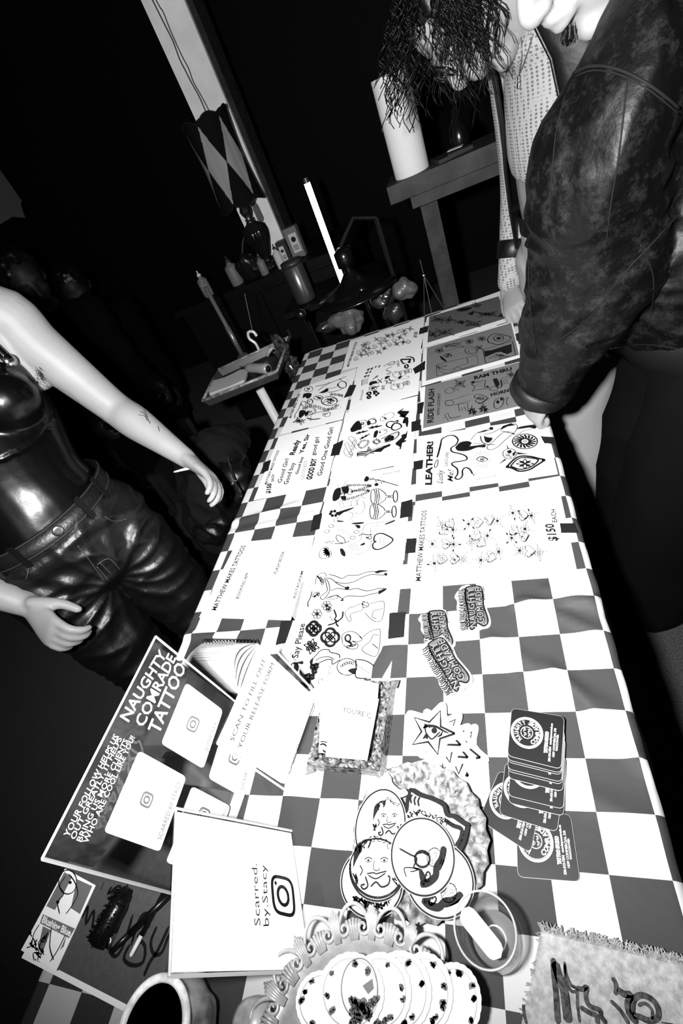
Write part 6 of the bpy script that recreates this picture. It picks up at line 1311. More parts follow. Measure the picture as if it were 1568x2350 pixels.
# microphone-stand-like pole with clamp
Yp = 1.30; a = pY(468, 660, Yp); b = pY(558, 812, Yp)
root = empty('tripod_stand', ((a.x + b.x) / 2, Yp, 0), 'thin metal tripod pole with a clamp, left behind the metal tray', 'stand')
x_ = (a.x + b.x) / 2
MB().tube([(x_, Yp, .06), (x_, Yp, a.z)], .008, 12).build('pole', 'steel_dim', root, smooth=True); MB().tube([(x_, Yp, b.z + .0), (x_, Yp, b.z + .12)], .010, 12).build('outer_pole', 'steel_dim', root, smooth=True)
MB().ellipsoid((x_, Yp, b.z - .02), (.03, .022, .026), None, 14, 10).build('clamp', 'dark_plastic', root); MB().tube([(x_, Yp, b.z - .02), (x_ - .045, Yp - .02, b.z - .035)], .008, 8).build('clamp_knob', 'dark_plastic', root)
for k_ in range(3):
    t = k_ * 2.09 + .3; MB().tube([(x_, Yp, .16), (x_ + .24 * math.cos(t), Yp + .24 * math.sin(t), .008)], .007, 8).build('leg', 'dark_plastic', root)
mat('steel_dim', .12, .35, .5, metal=.6)
# --- clutter beyond the far end of the table: black stool, wrinkled bags, round box light, papers
def crumple(name, c, r, m, label, cat, seed, amp=.5, fr=26, group=None):
    c = V(c); mb = MB().ellipsoid(c, r, None, 34, 22)
    for i, v in enumerate(mb.v): mb.v[i] = v + (v - c) * (amp * noise.noise(v * fr + V((seed, 0, 0))))
    return tag(mb.build(name, m), label, cat, group)
mat('bag_grey', .015, .3, .7); mat('paper_dim', .09, .7, .3); mat('bag_pale', .07, .4, .5)
tag(MB().box((.0, 1.475, .29), (.80, .20, .58)).build('bench', 'counter_black'), 'low black bench across the far end of the table', 'bench')
for i, (px, r, m, lab) in enumerate([((800, 735), (.07, .04, .05), 'bag_pale', 'crumpled pale paper bag, beside the lower end of the light tube'), ((872, 684), (.048, .035, .045), 'bag_grey', 'crinkled grey plastic bag on the bench beyond the table'), ((930, 666), (.046, .035, .04), 'bag_pale', 'paler crinkled bag right of the grey one'), ((745, 755), (.05, .03, .022), 'bag_grey', 'low crumpled wrapper at the left end of the bench'), ((905, 720), (.04, .03, .04), 'bag_grey', 'small dark crumpled bag nearest the table end')]):
    p = pY(px[0], px[1], 1.47); crumple('crumpled_bag', (p.x, 1.47 + .02 * (i % 2), max(p.z, .58 + r[2])), r, m, lab, 'bag', i * 7, group='bags on the bench')
for i, (px, sz, a_, lab) in enumerate([((1015, 655), (.13, .09, .004), .2, 'grey sheet lying on the bench behind the hand'), ((960, 660), (.06, .08, .004), -.4, 'small grey card on the bench among the bags')]):
    p = pY(px[0], px[1], 1.48); 
    tag(MB().box((p.x, 1.48, .583 + .003), sz, a_).build('paper_sheet', 'paper_dim'), lab, 'paper', 'papers on the bench')
for i, (px, rr, lab) in enumerate([((690, 722), .022, 'shiny black ball knob left of the reflector'), ((830, 668), .022, 'shiny black ball knob under the reflector')]):
    p = pY(px[0], px[1], 1.38); rt = empty('clamp_knob', (p.x, 1.38, p.z - rr), lab, 'knob', 'ball knobs by the work lamp'); MB().ellipsoid((p.x, 1.38, p.z), (rr, rr * .8, rr), None, 20, 12).build('ball', 'gloss_black', rt, smooth=True)
    MB().tube([(p.x, 1.38, p.z), (p.x + .01, 1.40, .585)], .006, 8).build('stem', 'gloss_black', rt)
# small tripod with thin legs on the right
p = pY(973, 632, 1.55); rt = empty('mini_tripod', (p.x, 1.55, .585), 'tiny wire tripod on the bench behind the grey sheets', 'tripod')
for k_ in range(3): MB().tube([(p.x, 1.55, p.z), (p.x + .06 * math.cos(k_ * 2.1 + .4), 1.55 + .02 * math.sin(k_ * 2.1 + .4), .585)], .0016, 5).build('leg', 'steel_dim', rt)
MB().tube([(p.x, 1.55, p.z), (p.x, 1.55, p.z + .06)], .0014, 5).build('rod', 'steel_dim', rt); MB().ellipsoid((p.x, 1.55, p.z), (.007, .007, .007), None, 10, 6).build('joint', 'steel', rt)
# --- coats on a chair left of the table
def chair():
    root = empty('folding_chair', (-.66, .66, 0), 'black folding chair buried under coats, left of the table', 'chair')
    MB().box((-.66, .66, .44), (.36, .36, .025)).build('seat', 'black_plastic', root); MB().box((-.80, .74, .72), (.03, .34, .12), .2).build('backrest', 'black_plastic', root)
    for x, y in [(-.50, .50), (-.82, .50), (-.50, .82), (-.82, .82)]: MB().tube([(x, y, 0), (x, y, .43)], .011, 8).build('leg', 'steel_dim', root)
    for y in (.58, .90): MB().tube([(-.82, y, .44), (-.80, y, .78)], .011, 8).build('back_post', 'black_plastic', root)
chair()
# ================================================================== people: one remeshed skin per body, clothes as children
def rings(mb, pts, n=20, xdir=None, res=5, cap=1.0):
    """pts: list of (point, rx, ry); smooth swept tube with rounded ends"""
    P = [V(p[0]) for p in pts]; RX = [V((p[1], p[2] if len(p) > 2 else p[1], 0)) for p in pts]
    Q = catmull(P, res) if len(P) > 2 else [P[0].lerp(P[1], i / res) for i in range(res + 1)]
    S = catmull(RX, res) if len(P) > 2 else [RX[0].lerp(RX[1], i / res) for i in range(res + 1)]
    t0 = (Q[0] - Q[1]).normalized(); t1 = (Q[-1] - Q[-2]).normalized()
    pre = [(Q[0] + t0 * cap * min(S[0].x, S[0].y) * math.sin(a), S[0] * math.cos(a)) for a in (1.45, 1.1, .7, .35)]
    post = [(Q[-1] + t1 * cap * min(S[-1].x, S[-1].y) * math.sin(a), S[-1] * math.cos(a)) for a in (.35, .7, 1.1, 1.45)]
    L = pre + list(zip(Q, S)) + post; base = len(mb.v); up = V(xdir) if xdir is not None else None
    for i, (c, s_) in enumerate(L):
        a = L[max(i - 1, 0)][0]; b = L[min(i + 1, len(L) - 1)][0]; t = (b - a).normalized()
        if up is None:
            up = t.cross(V((0, 0, 1)))
            if up.length < .1: up = t.cross(V((1, 0, 0)))
        u = (up - t * up.dot(t)); u.normalize(); w_ = t.cross(u)
        if xdir is None: up = u
        for j in range(n):
            an = 2 * PI * j / n; mb.v.append(c + u * math.cos(an) * s_.x + w_ * math.sin(an) * s_.y)
    for i in range(len(L) - 1):
        for j in range(n): mb.f.append((base + i * n + j, base + i * n + (j + 1) % n, base + (i + 1) * n + (j + 1) % n, base + (i + 1) * n + j))
    mb.f.append(tuple(base + j for j in range(n))[::-1]); mb.f.append(tuple(base + (len(L) - 1) * n + j for j in range(n)))
    return mb
def skin(name, mb, voxel, m, parent, smooth=6, disp=None, cut=None, post=None):
    o0 = V(parent['wloc']) if parent is not None else V((0, 0, 0))
    me = bpy.data.meshes.new('tmp'); me.from_pydata([tuple(p - o0) for p in mb.v], [], mb.f); me.update()
    bm = bmesh.new(); bm.from_mesh(me); bmesh.ops.recalc_face_normals(bm, faces=bm.faces); bm.to_mesh(me); bm.free()
    ob = bpy.data.objects.new('tmp', me); COL.objects.link(ob)
    r = ob.modifiers.new('r', 'REMESH'); r.mode = 'VOXEL'; r.voxel_size = voxel
    if smooth: s_ = ob.modifiers.new('s', 'SMOOTH'); s_.iterations = smooth; s_.factor = .5
    dg = bpy.context.evaluated_depsgraph_get(); nm = bpy.data.meshes.new_from_object(ob.evaluated_get(dg)); bpy.data.objects.remove(ob, do_unlink=True)
    if disp:
        co = [(v.co + o0, v.normal.copy()) for v in nm.vertices]
        for v, (c, nn) in zip(nm.vertices, co): v.co = c - o0 + nn * disp(c, nn)
    if cut:
        bm = bmesh.new(); bm.from_mesh(nm); bmesh.ops.delete(bm, geom=[v for v in bm.verts if cut(v.co + o0)], context='VERTS'); bm.to_mesh(nm); bm.free()
    nm.materials.clear(); nm.materials.append(getm(m)); nm.name = name
    for p in nm.polygons: p.use_smooth = True
    return link(name, nm, parent, o0)
def hand(mb, wrist, d, side, nrm, size=1.0, curl=(.35, .4, .45, .55), thumb=(.6, .35), spread=.10, fl=1.0):
    """d: wrist to knuckles; side: towards the thumb; nrm: back of the hand"""
    d = V(d).normalized(); nrm = V(nrm); nrm = (nrm - d * nrm.dot(d)).normalized(); side = V(side); side = (side - d * side.dot(d) - nrm * side.dot(nrm)).normalized(); W = V(wrist); s = size
    rings(mb, [(W, .026 * s, .018 * s), (W + d * .03 * s, .030 * s, .017 * s), (W + d * .06 * s, .037 * s, .0145 * s), (W + d * .085 * s, .038 * s, .012 * s)], 20, side)
    tips = []
    for i, (off, L) in enumerate([(.028, .074), (.0095, .083), (-.0095, .077), (-.027, .061)]):
        a = off / .028 * spread; b = W + d * .082 * s + side * off * s - nrm * .001; c = curl[i]; L *= s * fl
        dirn = (d * math.cos(a) + side * math.sin(a)).normalized(); pts = [(b - dirn * .02 * s, .0092 * s), (b, .0095 * s)]; p = b; ang = c * .6
        for seg, rr in ((.45, .0088), (.32, .0079), (.23, .0066)):
            dd = dirn * math.cos(ang) - nrm * math.sin(ang); p = p + dd * L * seg; pts.append((p, rr * s)); ang += c * 1.25
        rings(mb, pts, 12, None, 4); tips.append(p)
    b = W + d * .022 * s + side * .026 * s; t1 = (d * .62 + side * thumb[0] * 1.1 - nrm * thumb[1]).normalized(); t2 = (d * .95 + side * thumb[0] * .25 - nrm * thumb[1] * 1.2).normalized()
    rings(mb, [(b - t1 * .015, .0135 * s), (b + t1 * .022 * s, .0135 * s), (b + t1 * .045 * s, .0108 * s), (b + t1 * .045 * s + t2 * .030 * s, .0088 * s)], 12, None, 4); tips.append(b + t1 * .045 * s + t2 * .030 * s)
    return tips
def head(mb, c, F, U, s=1.0):
    """skull, jaw, nose, lips, brow and ears; c = skull centre, F = facing, U = towards the crown"""
    F = V(F).normalized(); U = V(U); U = (U - F * U.dot(F)).normalized(); L = U.cross(F); c = V(c)
    def q(f, u, l=0): return c + F * f * s + U * u * s + L * l * s
    R = Matrix((L, F, U)).transposed()
    mb.ellipsoid(q(-.008, .03), (.074 * s, .094 * s, .090 * s), R, 28, 18)
    rings(mb, [(q(.005, .02), .068 * s, .080 * s), (q(.022, -.03), .062 * s, .070 * s), (q(.036, -.07), .050 * s, .050 * s), (q(.046, -.098), .030 * s, .032 * s)], 24, L)
    rings(mb, [(q(.062, -.103, -.008), .017 * s), (q(.066, -.103, .008), .017 * s)], 12)                                        # chin
    rings(mb, [(q(.083, .018), .011 * s), (q(.096, -.004), .0115 * s), (q(.110, -.026), .0135 * s), (q(.108, -.034), .0135 * s)], 14)   # nose
    for k in (-1, 1):
        mb.ellipsoid(q(.098, -.036, .012 * k), (.0095 * s, .0105 * s, .0085 * s), R, 10, 8)
        rings(mb, [(q(.083, .026, .012 * k), .0095 * s), (q(.078, .030, .034 * k), .0095 * s), (q(.060, .024, .052 * k), .009 * s)], 10)   # brow
        rings(mb, [(q(.068, -.018, .040 * k), .017 * s), (q(.050, -.030, .052 * k), .016 * s)], 10)                          # cheek
        rings(mb, [(q(-.008, .018, .074 * k), .008 * s, .014 * s), (q(-.014, .0, .080 * k), .007 * s, .017 * s), (q(-.004, -.026, .072 * k), .007 * s, .010 * s)], 10, F)  # ear
        mb.ellipsoid(q(.074, .006, .031 * k), (.0125 * s, .0105 * s, .0105 * s), R, 12, 8)                                    # eyelid over the eye
    rings(mb, [(q(.082, -.060, -.024), .005 * s), (q(.095, -.056, -.008), .0072 * s), (q(.096, -.058, 0), .0066 * s), (q(.095, -.056, .008), .0072 * s), (q(.082, -.060, .024), .005 * s)], 10)
    rings(mb, [(q(.082, -.066, -.022), .005 * s), (q(.091, -.071, 0), .0086 * s), (q(.082, -.066, .022), .005 * s)], 10)
    return q, R
def eyes(q, R, s, root):
    for k in (-1, 1):
        e = MB().ellipsoid(q(.0775, .002, .031 * k), (.0105 * s, .0105 * s, .0105 * s), R, 14, 10).build('eye', 'eye_white', root, smooth=True)
        MB().ellipsoid(q(.0855, .0, .031 * k), (.005 * s, .003 * s, .005 * s), R, 10, 6).build('iris', 'ink', e, smooth=True) if False else MB().ellipsoid(q(.0855, .0, .031 * k), (.005 * s, .003 * s, .005 * s), R, 10, 6).build('iris', 'ink', root, smooth=True)
mat('eye_white', .4, .2, .6)
from mathutils.bvhtree import BVHTree
_bvh = {}
def surf_line(ob, pts, r, m, name, lift=.0, smooth=True):
    """a seam, cord or tattoo line lying on the surface of ob"""
    if ob.name not in _bvh: o0 = V(ob['wloc']); _bvh[ob.name] = BVHTree.FromPolygons([v.co + o0 for v in ob.data.vertices], [tuple(p.vertices) for p in ob.data.polygons])
    t = _bvh[ob.name]
    Q = catmull([V((x, y, 0)) for x, y in pts], 6) if len(pts) > 2 else [V((*pts[0], 0)).lerp(V((*pts[1], 0)), i / 6) for i in range(7)]
    P = []
    for q in Q:
        d = ray(q.x, q.y).normalized(); h = t.ray_cast(CAM, d)
        if h[0] is not None: P.append(h[0] + h[1] * lift * (1 if h[1].dot(d) < 0 else -1))
    if len(P) < 2: return None
    return MB().tube(P, r, 6).build(name, m, ob, smooth=True)
def wrinkle(sc, am, st=V((1, 1, 1)), ridge=True):
    def f(c, n):
        x = noise.noise(V((c.x * st.x, c.y * st.y, c.z * st.z)) * sc)
        return am * ((1 - abs(x) * 3.2) if ridge else x)
    return f
def curls(root, q, name, m, count, seed, spread, length, rad=.0016, crad=.009, grav=V((0, 0, -1))):
    R = random.Random(seed); mb = MB()
    for i in range(count):
        f, u, l = spread(R); p = q(f, u, l); cen = q(-.01, .03, 0); out = (p - cen).normalized(); L = length * R.uniform(.6, 1.15); pts = []; a = R.random() * 6; n = 22; x = V((R.uniform(-1, 1), R.uniform(-1, 1), 0)); base = p
        for j in range(n):
            t = j / (n - 1); pos = base + out * (.03 * t) + grav * L * t * (.35 + .65 * t) + x * .02 * t
            rr = crad * (.3 + .8 * t); pts.append(pos + V((math.cos(a + t * 20) * rr, math.sin(a + t * 20) * rr, 0)))
        mb.tube(pts, rad, 4)
    o = mb.build(name, m, root, smooth=True); return o
# ------------------------------------------------------------------ person on the left in a shiny top
def person_left():
    root = empty('person', (-.70, .17, 0), 'person on the left in shiny black sleeveless top and black leather trousers, both arms bare', 'person')
    lat = V((.55, .835, 0)); F = V((.835, -.55, 0)); up = V((0, 0, 1))
    pel = V((-.715, .175, .95)); wai = V((-.735, .205, 1.06)); che = V((-.775, .255, 1.22)); nek = V((-.80, .275, 1.42)); shL = V((-.685, .425, 1.335)); shR = V((-.91, .085, 1.33))
    body = MB()
    rings(body, [(pel + V((0, 0, -.06)), .150, .092), (pel + V((0, 0, .03)), .132, .080), (wai, .118, .078), (che + V((0, 0, -.06)), .148, .10), (che + V((0, 0, .03)), .162, .108), (V((-.79, .265, 1.34)), .135, .080), (nek, .062, .058)], 28, lat)
    rings(body, [(V((-.79, .265, 1.40)), .056), (V((-.785, .26, 1.48)), .052)], 18)
    q, R = head(body, V((-.775, .245, 1.60)), V((.80, -.5, -.30)), V((.2, -.15, 1)))
    elL, wrL = pz(262, 935, 1.075), pz(428, 1052, .938)
    rings(body, [(V((-.77, .34, 1.355)), .06), (shL + V((.0, 0, .0)), .060), (shL + (elL - shL) * .30, .054), (shL + (elL - shL) * .65, .046), (elL, .039), (elL + (wrL - elL) * .3, .040), (elL + (wrL - elL) * .7, .030), (wrL, .0225)], 22)
    rings(body, [(V((-.70, .385, 1.29)), .046), (V((-.68, .395, 1.20)), .030)], 16)
    dL = (pz(458, 1092, .885) - wrL); hand(body, wrL, pz(476, 1088, .905) - wrL, V((-.25, -.75, -.55)), V((.75, .45, .12)), .93, (.62, .55, .5, .42), (.75, .45), .12)
    elR, wrR = V((-.86, .0, 1.08)), pz(72, 1392, .885)
    rings(body, [(V((-.87, .15, 1.35)), .058), (shR, .058), (shR.lerp(elR, .5), .048), (elR, .038), (elR.lerp(wrR, .35), .039), (elR.lerp(wrR, .75), .030), (wrR, .0235)], 22)
    hand(body, wrR, pz(128, 1462, .845) - wrR, V((.3, .4, .3)), V((-.15, -.55, .55)), 1.0, (.55, .65, .75, .8), (.25, .55), .03)
    for k, kx in ((1, .09), (-1, -.09)):
        h_ = pel + lat * kx + V((0, 0, -.06)); kn = h_ + F * .07 + lat * .01 * k + V((0, 0, -.43)); an = kn - F * .02 + V((0, 0, -.41))
        rings(body, [(h_, .088), (h_.lerp(kn, .5), .072), (kn, .052), (kn.lerp(an, .35), .052), (an, .034), (an + V((0, 0, -.03)) + F * .05, .035, .03), (an + V((0, 0, -.045)) + F * .14, .034, .022)], 18)
    bd = skin('body', body, .0042, 'skin', root, 5)
    for pts, w_ in [([(120, 888), (150, 896), (172, 912), (182, 926), (178, 934)], .0006), ([(105, 885), (135, 900), (165, 922)], .0010), ([(322, 945), (332, 950), (345, 972)], .0012), ([(318, 952), (332, 955), (338, 966)], .0009), ([(330, 940), (340, 958)], .0009), ([(363, 978), (366, 990)], .0010), ([(230, 955), (240, 962)], .0008)]:
        surf_line(bd, pts, w_, 'tattoo_ink', 'tattoo', -.0002)
    Rh = random.Random(6)
    for i in range(46):
        x, y = 88 + Rh.gauss(0, 5), 858 + Rh.gauss(0, 9); surf_line(bd, [(x, y), (x + Rh.uniform(2, 14), y + Rh.uniform(2, 14))], .0004, 'hair', 'armpit_hair', .001)
    eyes(q, R, 1.0, root)
    hb = MB(); hb.ellipsoid(q(-.026, .045), (.086, .096, .096), R, 24, 16); skin('hair', hb, .008, 'hair', root, 2, cut=lambda c: (c - q(.03, .0)).dot(V((.80, -.5, -.30)).normalized()) > .035)
    # latex top
    tp = MB()
    rings(tp, [(pel + V((0, 0, -.01)), .156, .105), (pel.lerp(wai, .5), .146, .102), (wai, .1345, .097), (che + V((0, 0, -.06)), .156, .108), (che + V((0, 0, .02)), .165, .112), (V((-.78, .26, 1.31)), .138, .095)], 32, lat, cap=.15)
    for k in (1, -1):
        tp.ellipsoid(che + F * .070 + lat * .072 * k + V((0, 0, -.015)), (.070, .062, .066), Matrix((lat, F, up)).transposed(), 22, 14)
    def seam(c, n): return .0035 * noise.noise(c * 11) - (.0030 if abs((c - che).z + .085 + .01 * math.sin((c - che).dot(lat) * 22)) < .004 else 0)
    skin('latex_top', tp, .0045, 'latex', root, 8, seam)
    for k in (1,):
        s0 = che + lat * .135 + F * .07 + V((0, 0, .045)); s1 = V((-.715, .37, 1.385))
        MB().tube(catmull([s0, s0.lerp(s1, .5) + F * .02, s1, s1 - F * .08], 4), [.010] * 13, 8).build('strap', 'latex', root, smooth=True)
        b_ = MB().lathe(s0 + F * .012, [(.001, 0), (.013, 0), (.013, .003), (.001, .004)], 24, axis=F + lat * .4); b_.build('ring_snap', 'chrome', root, smooth=True)
    # leather trousers with waistband, belt loops, button and pocket seams
    tr = MB()
    rings(tr, [(pel + V((0, 0, .035)), .156, .108), (pel + V((0, 0, -.03)), .166, .114), (pel + V((0, 0, -.09)), .168, .116)], 32, lat, cap=.15)
    tr.ellipsoid(pel + V((0, 0, -.105)) + F * .005, (.150, .112, .085), Matrix((lat, F, up)).transposed(), 24, 14)
    for k, kx in ((1, .09), (-1, -.09)):
        h_ = pel + lat * kx + V((0, 0, -.07)); kn = h_ + F * .075 + V((0, 0, -.42)); an = kn - F * .02 + V((0, 0, -.43))
        rings(tr, [(h_, .096), (h_.lerp(kn, .35), .092), (h_.lerp(kn, .7), .080), (kn, .072), (kn.lerp(an, .5), .070), (an, .072)], 24)
    crotch = pel + V((0, 0, -.12)) + F * .1
    def folds(c, n):
        d = c - crotch; a = math.atan2(d.z + .03, d.dot(lat) + (.12 if d.dot(lat) < 0 else -.12) * 0); r_ = math.hypot(d.z, d.dot(lat))
        w_ = math.exp(-((r_ - .14) / .13) ** 2)
        x = math.sin(a * 15 + 4 * noise.noise(c * 7)) * .5 + .5
        return .0042 * w_ * (x ** 2) + .0050 * (1 - abs(noise.noise(V((c.x * 9, c.y * 9, c.z * 22)))) * 3) * (1 if c.z < .95 else .25)
    t_ = skin('leather_trousers', tr, .0048, 'leather_shiny', root, 4, folds)
    for pts in [[(178, 1252), (205, 1285), (240, 1335)], [(240, 1185), (262, 1196), (292, 1190)], [(62, 1262), (66, 1300), (60, 1330)], [(222, 1296), (250, 1282), (276, 1308)], [(222, 1300), (248, 1330)], [(228, 1290), (256, 1318)]]: surf_line(t_, pts, .0011, 'leather_grey', 'seam', .0006)
    wb = MB(); W = [pel + V((0, 0, .045)) + lat * .161 * math.cos(a) + F * .1135 * math.sin(a) + V((0, 0, -.010 * math.sin(a))) for a in [2 * PI * i / 60 for i in range(60)]]
    for dz in (0,): wb.add([p + V((0, 0, .020)) for p in W] + [p - V((0, 0, .020)) for p in W] + [p + V((0, 0, .020)) - (p - pel).normalized() * .006 for p in W], [(i, (i + 1) % 60, 60 + (i + 1) % 60, 60 + i) for i in range(60)] + [(120 + i, 120 + (i + 1) % 60, (i + 1) % 60, i) for i in range(60)])
    wb.build('waistband', 'leather_shiny', t_, smooth=True)
    st = MB()
    for dz in (.017, -.017): MB().tube([p + V((0, 0, dz)) + (p - pel).normalized() * .0008 for p in W], .0008, 4, True).build('stitching', 'leather_grey', t_)
    bt = pz(172, 1242, .965); bt = W[15] + F * .002; MB().lathe(bt, [(.001, 0), (.011, 0), (.0115, .002), (.009, .004), (.004, .0035), (.001, .0036)], 28, axis=F).build('button', 'steel', t_, smooth=True)
    for a in (.75, 1.15, 2.1, 2.5):
        p = pel + V((0, 0, .045)) + lat * .163 * math.cos(a) + F * .116 * math.sin(a) + V((0, 0, -.010 * math.sin(a))); dn = (lat * math.cos(a) * .163 + F * math.sin(a) * .116).normalized(); sd = dn.cross(up)
        MB().slab([p + sd * .007 + up * .027 + dn * .003, p - sd * .007 + up * .027 + dn * .003, p - sd * .007 - up * .03 + dn * .004, p + sd * .007 - up * .03 + dn * .004], dn, .003).build('belt_loop', 'leather_shiny', t_)
    # ring on the near hand
    return root
mat('tattoo_ink', .03, .6, .2); mat('leather_shiny', .002, .40, .38, bump=.55, bscale=130, bdist=.0012); mat('leather_grey', .03, .5, .4)
PL = person_left()
# cigarette held in the far hand
a = pz(400, 1083, .92); b = pz(450, 1070, .915)
rt = empty('cigarette', (a + b) / 2, 'thin white rolled paper held in the reaching hand of the person on the left', 'cigarette'); MB().tube([a, b], [.0022, .0042], 10).build('paper', 'paper', rt, smooth=True)
# coats on the chair
def coats():
    mb = MB(); pts = [pz(505, 1030, .74), pz(480, 1090, .70), pz(470, 1150, .62), pz(480, 1200, .52), pz(490, 1240, .40)]
    rings(mb, [(p, .085 + .012 * i, .075) for i, p in enumerate(pts)], 24)
    rings(mb, [(pz(430, 1110, .66), .06), (pz(425, 1180, .58), .05), (pz(440, 1270, .48), .022)], 18)
    rings(mb, [(pz(540, 1005, .73), .05), (pz(490, 1010, .76), .05), (pz(440, 1060, .72), .05), (pz(415, 1130, .64), .03)], 18)
    c = sum(pts, V()) / 5; lo = min(v.z for v in mb.v); root = empty('coat', (c.x, c.y, lo), 'dark draped coat slumped over the chair, left of the table below the bare hand', 'coat')
    def fo(c, n): return .010 * (1 - abs(noise.noise(V((c.x * 10 + c.z * 6, c.y * 16, c.z * 7)))) * 3) + .004 * noise.noise(c * 40)
    skin('cloth', mb, .007, 'coat_cloth', root, 4, fo)
    mb = MB(); P = [pz(560, 1040, .70), pz(575, 1090, .70), pz(560, 1150, .62), pz(520, 1210, .55)]
    P = [p - V((.062, 0, 0)) for p in P]
    rings(mb, [(p, .05, .04) for p in P], 16); c = sum(P, V()) / 4; root = empty('jacket', (c.x, c.y, min(v.z for v in mb.v)), 'glossy black leather jacket with zips, stuffed between the coat and the table', 'jacket')
    skin('leather', mb, .006, 'leather_shiny', root, 3, lambda c, n: .014 * (1 - abs(noise.noise(c * 17)) * 3))
    for a_, b_ in (((545, 1050), (560, 1100)), ((560, 1105), (575, 1140))):
        p, q_ = pz(a_[0] - 22, a_[1], .755), pz(b_[0] - 22, b_[1], .745); MB().tube([p, p.lerp(q_, .5) + V((0, 0, .004)), q_], .0032, 8).build('zip', 'steel', root)
mat('coat_cloth', .005, .9, .04, bump=.5, bscale=160)
coats()
# ------------------------------------------------------------------ bending person in the net top
def person_net():
    root = empty('person', (.50, .98, 0), 'bending person with long dark curls, in white net top and open black waistcoat', 'person')
    body = MB(); lat = V((.66, -.75, 0)); Fb = V((-.75, -.66, 0)); pel = V((.52, .99, .93)); bel = V((.515, .975, 1.06)); che = V((.51, .955, 1.24)); nek = V((.44, .915, 1.385))
    rings(body, [(pel, .150, .105), (bel, .150, .118), (che, .150, .108), (V((.48, .94, 1.33)), .12, .075), (nek, .055, .052)], 26, lat)
    F = V((-.50, -.22, -.84)); U = V((-.83, .0, .5)); hc = V((.318, .905, 1.432))
    rings(body, [(nek, .056), (hc + V((.05, 0, -.01)), .055)], 16); q, R = head(body, hc, F, U, 1.0)
    shR = V((.415, 1.08, 1.30)); elR = pY(1190, 420, 1.15); wr = pY(1172, 655, 1.07); hd = pz(1182, 725, .765)
    rings(body, [(V((.42, 1.0, 1.32)), .05), (shR, .050), (elR, .042), (wr, .028)], 18); hand(body, wr, hd - wr + V((0, 0, -.0)), V((-.2, .8, 0)), V((-.5, -.5, .6)), .95, (.8, .85, .9, .95), (.4, .5))
    shL = V((.60, .84, 1.30)); elL = V((.66, .80, 1.06)); wl = V((.58, .80, .90)); rings(body, [(V((.54, .89, 1.32)), .05), (shL, .050), (elL, .042), (wl, .028)], 18); hand(body, wl, V((-.3, .1, -.8)), V((-.3, -.8, 0)), V((-.8, .1, .4)), .95)
    for k in (1, -1):
        h_ = pel + lat * .09 * k + V((0, 0, -.05)); kn = V((.47, h_.y, .50)); an = V((.52, h_.y, .08)); rings(body, [(h_, .088), (h_.lerp(kn, .5), .072), (kn, .055), (kn.lerp(an, .4), .05), (an, .034), (an + V((-.12, 0, -.04)), .034, .026)], 16)
    skin('body', body, .0048, 'skin', root, 4); eyes(q, R, 1, root)
    # glasses
    for k in (-1, 1):
        P = [q(.104, .004 + .019 * math.sin(a), .033 * k + .024 * math.cos(a)) for a in [2 * PI * i / 24 for i in range(24)]]; g = MB().tube(P, .0022, 6, True).build('glasses_frame', 'gloss_black', root, smooth=True)
        MB().add([q(.104, .004, .033 * k)] + P, [(0, 1 + i, 1 + (i + 1) % 24) for i in range(24)]).build('lens', 'sleeve_film', g)
        MB().tube([q(.100, .010, .056 * k), q(.05, .012, .074 * k), q(-.02, .010, .080 * k)], .0018, 6).build('temple_arm', 'gloss_black', root)
    MB().tube([q(.104, .008, -.010), q(.108, .010, 0), q(.104, .008, .010)], .0018, 6).build('bridge', 'gloss_black', root)
    def sp(R_):
        th = R_.uniform(-1, 1) * 1.35; u = R_.uniform(.0, .13); f = -.09 * abs(math.cos(th * .9)) + R_.uniform(-.02, .05); l = .085 * math.sin(th)
        return f, u * (1 if abs(l) < .06 else .6), l
    hb = MB(); hb.ellipsoid(q(-.028, .045), (.086, .096, .094), R, 24, 16); hr = skin('hair', hb, .007, 'hair', root, 2, lambda c, n: .008 * noise.noise(c * 60), cut=lambda c: (c - q(.05, .0)).dot(V(F).normalized()) > .02 and (c - q(0, .06)).dot(V(U).normalized()) < .0)
    tag(curls(hr, q, 'curls', 'hair', 900, 3, sp, .16, .0008, .008), kind='stuff')
    def sp2(R_): return R_.uniform(-.04, .06), R_.uniform(.06, .13), R_.uniform(-.06, .08)
    tag(curls(hr, q, 'front_curls', 'hair', 110, 8, sp2, .13, .0010, .009, V((-.25, .1, -1))), kind='stuff')
    # net top
    nt = MB(); rings(nt, [(V((.513, .972, 1.105)), .156, .126), (V((.512, .965, 1.15)), .162, .128), (che, .162, .120), (V((.48, .94, 1.33)), .135, .088), (V((.44, .925, 1.375)), .10, .078)], 40, lat, cap=.2)
    net = skin('net_top', nt, .0055, 'net_knit', root, 4)
    sl = MB(); rings(sl, [(shR + V((0, 0, .01)), .062), (shR.lerp(elR, .5), .052), (elR, .048), (elR.lerp(wr, .5), .041), (wr + V((0, 0, .012)), .035)], 22); skin('net_sleeve', sl, .005, 'net_knit', root, 3)
    cf = elR.lerp(wr, .62); d_ = (wr - elR).normalized(); MB().lathe(cf - d_ * .022, [(.043, 0), (.045, .002), (.045, .044), (.043, .046)], 30, axis=d_).build('leather_cuff', 'leather_shiny', root, smooth=True)
    nk_ = surf_line(net, [(1196, 62), (1200, 120), (1194, 168), (1208, 130), (1226, 78)], .0012, 'steel_dim', 'necklace', .002)
    for dy, rr in ((0, .004), (16, .0048)): surf_line(net, [(1195, 172 + dy), (1194, 186 + dy)], rr, 'steel', 'pendant', .003)
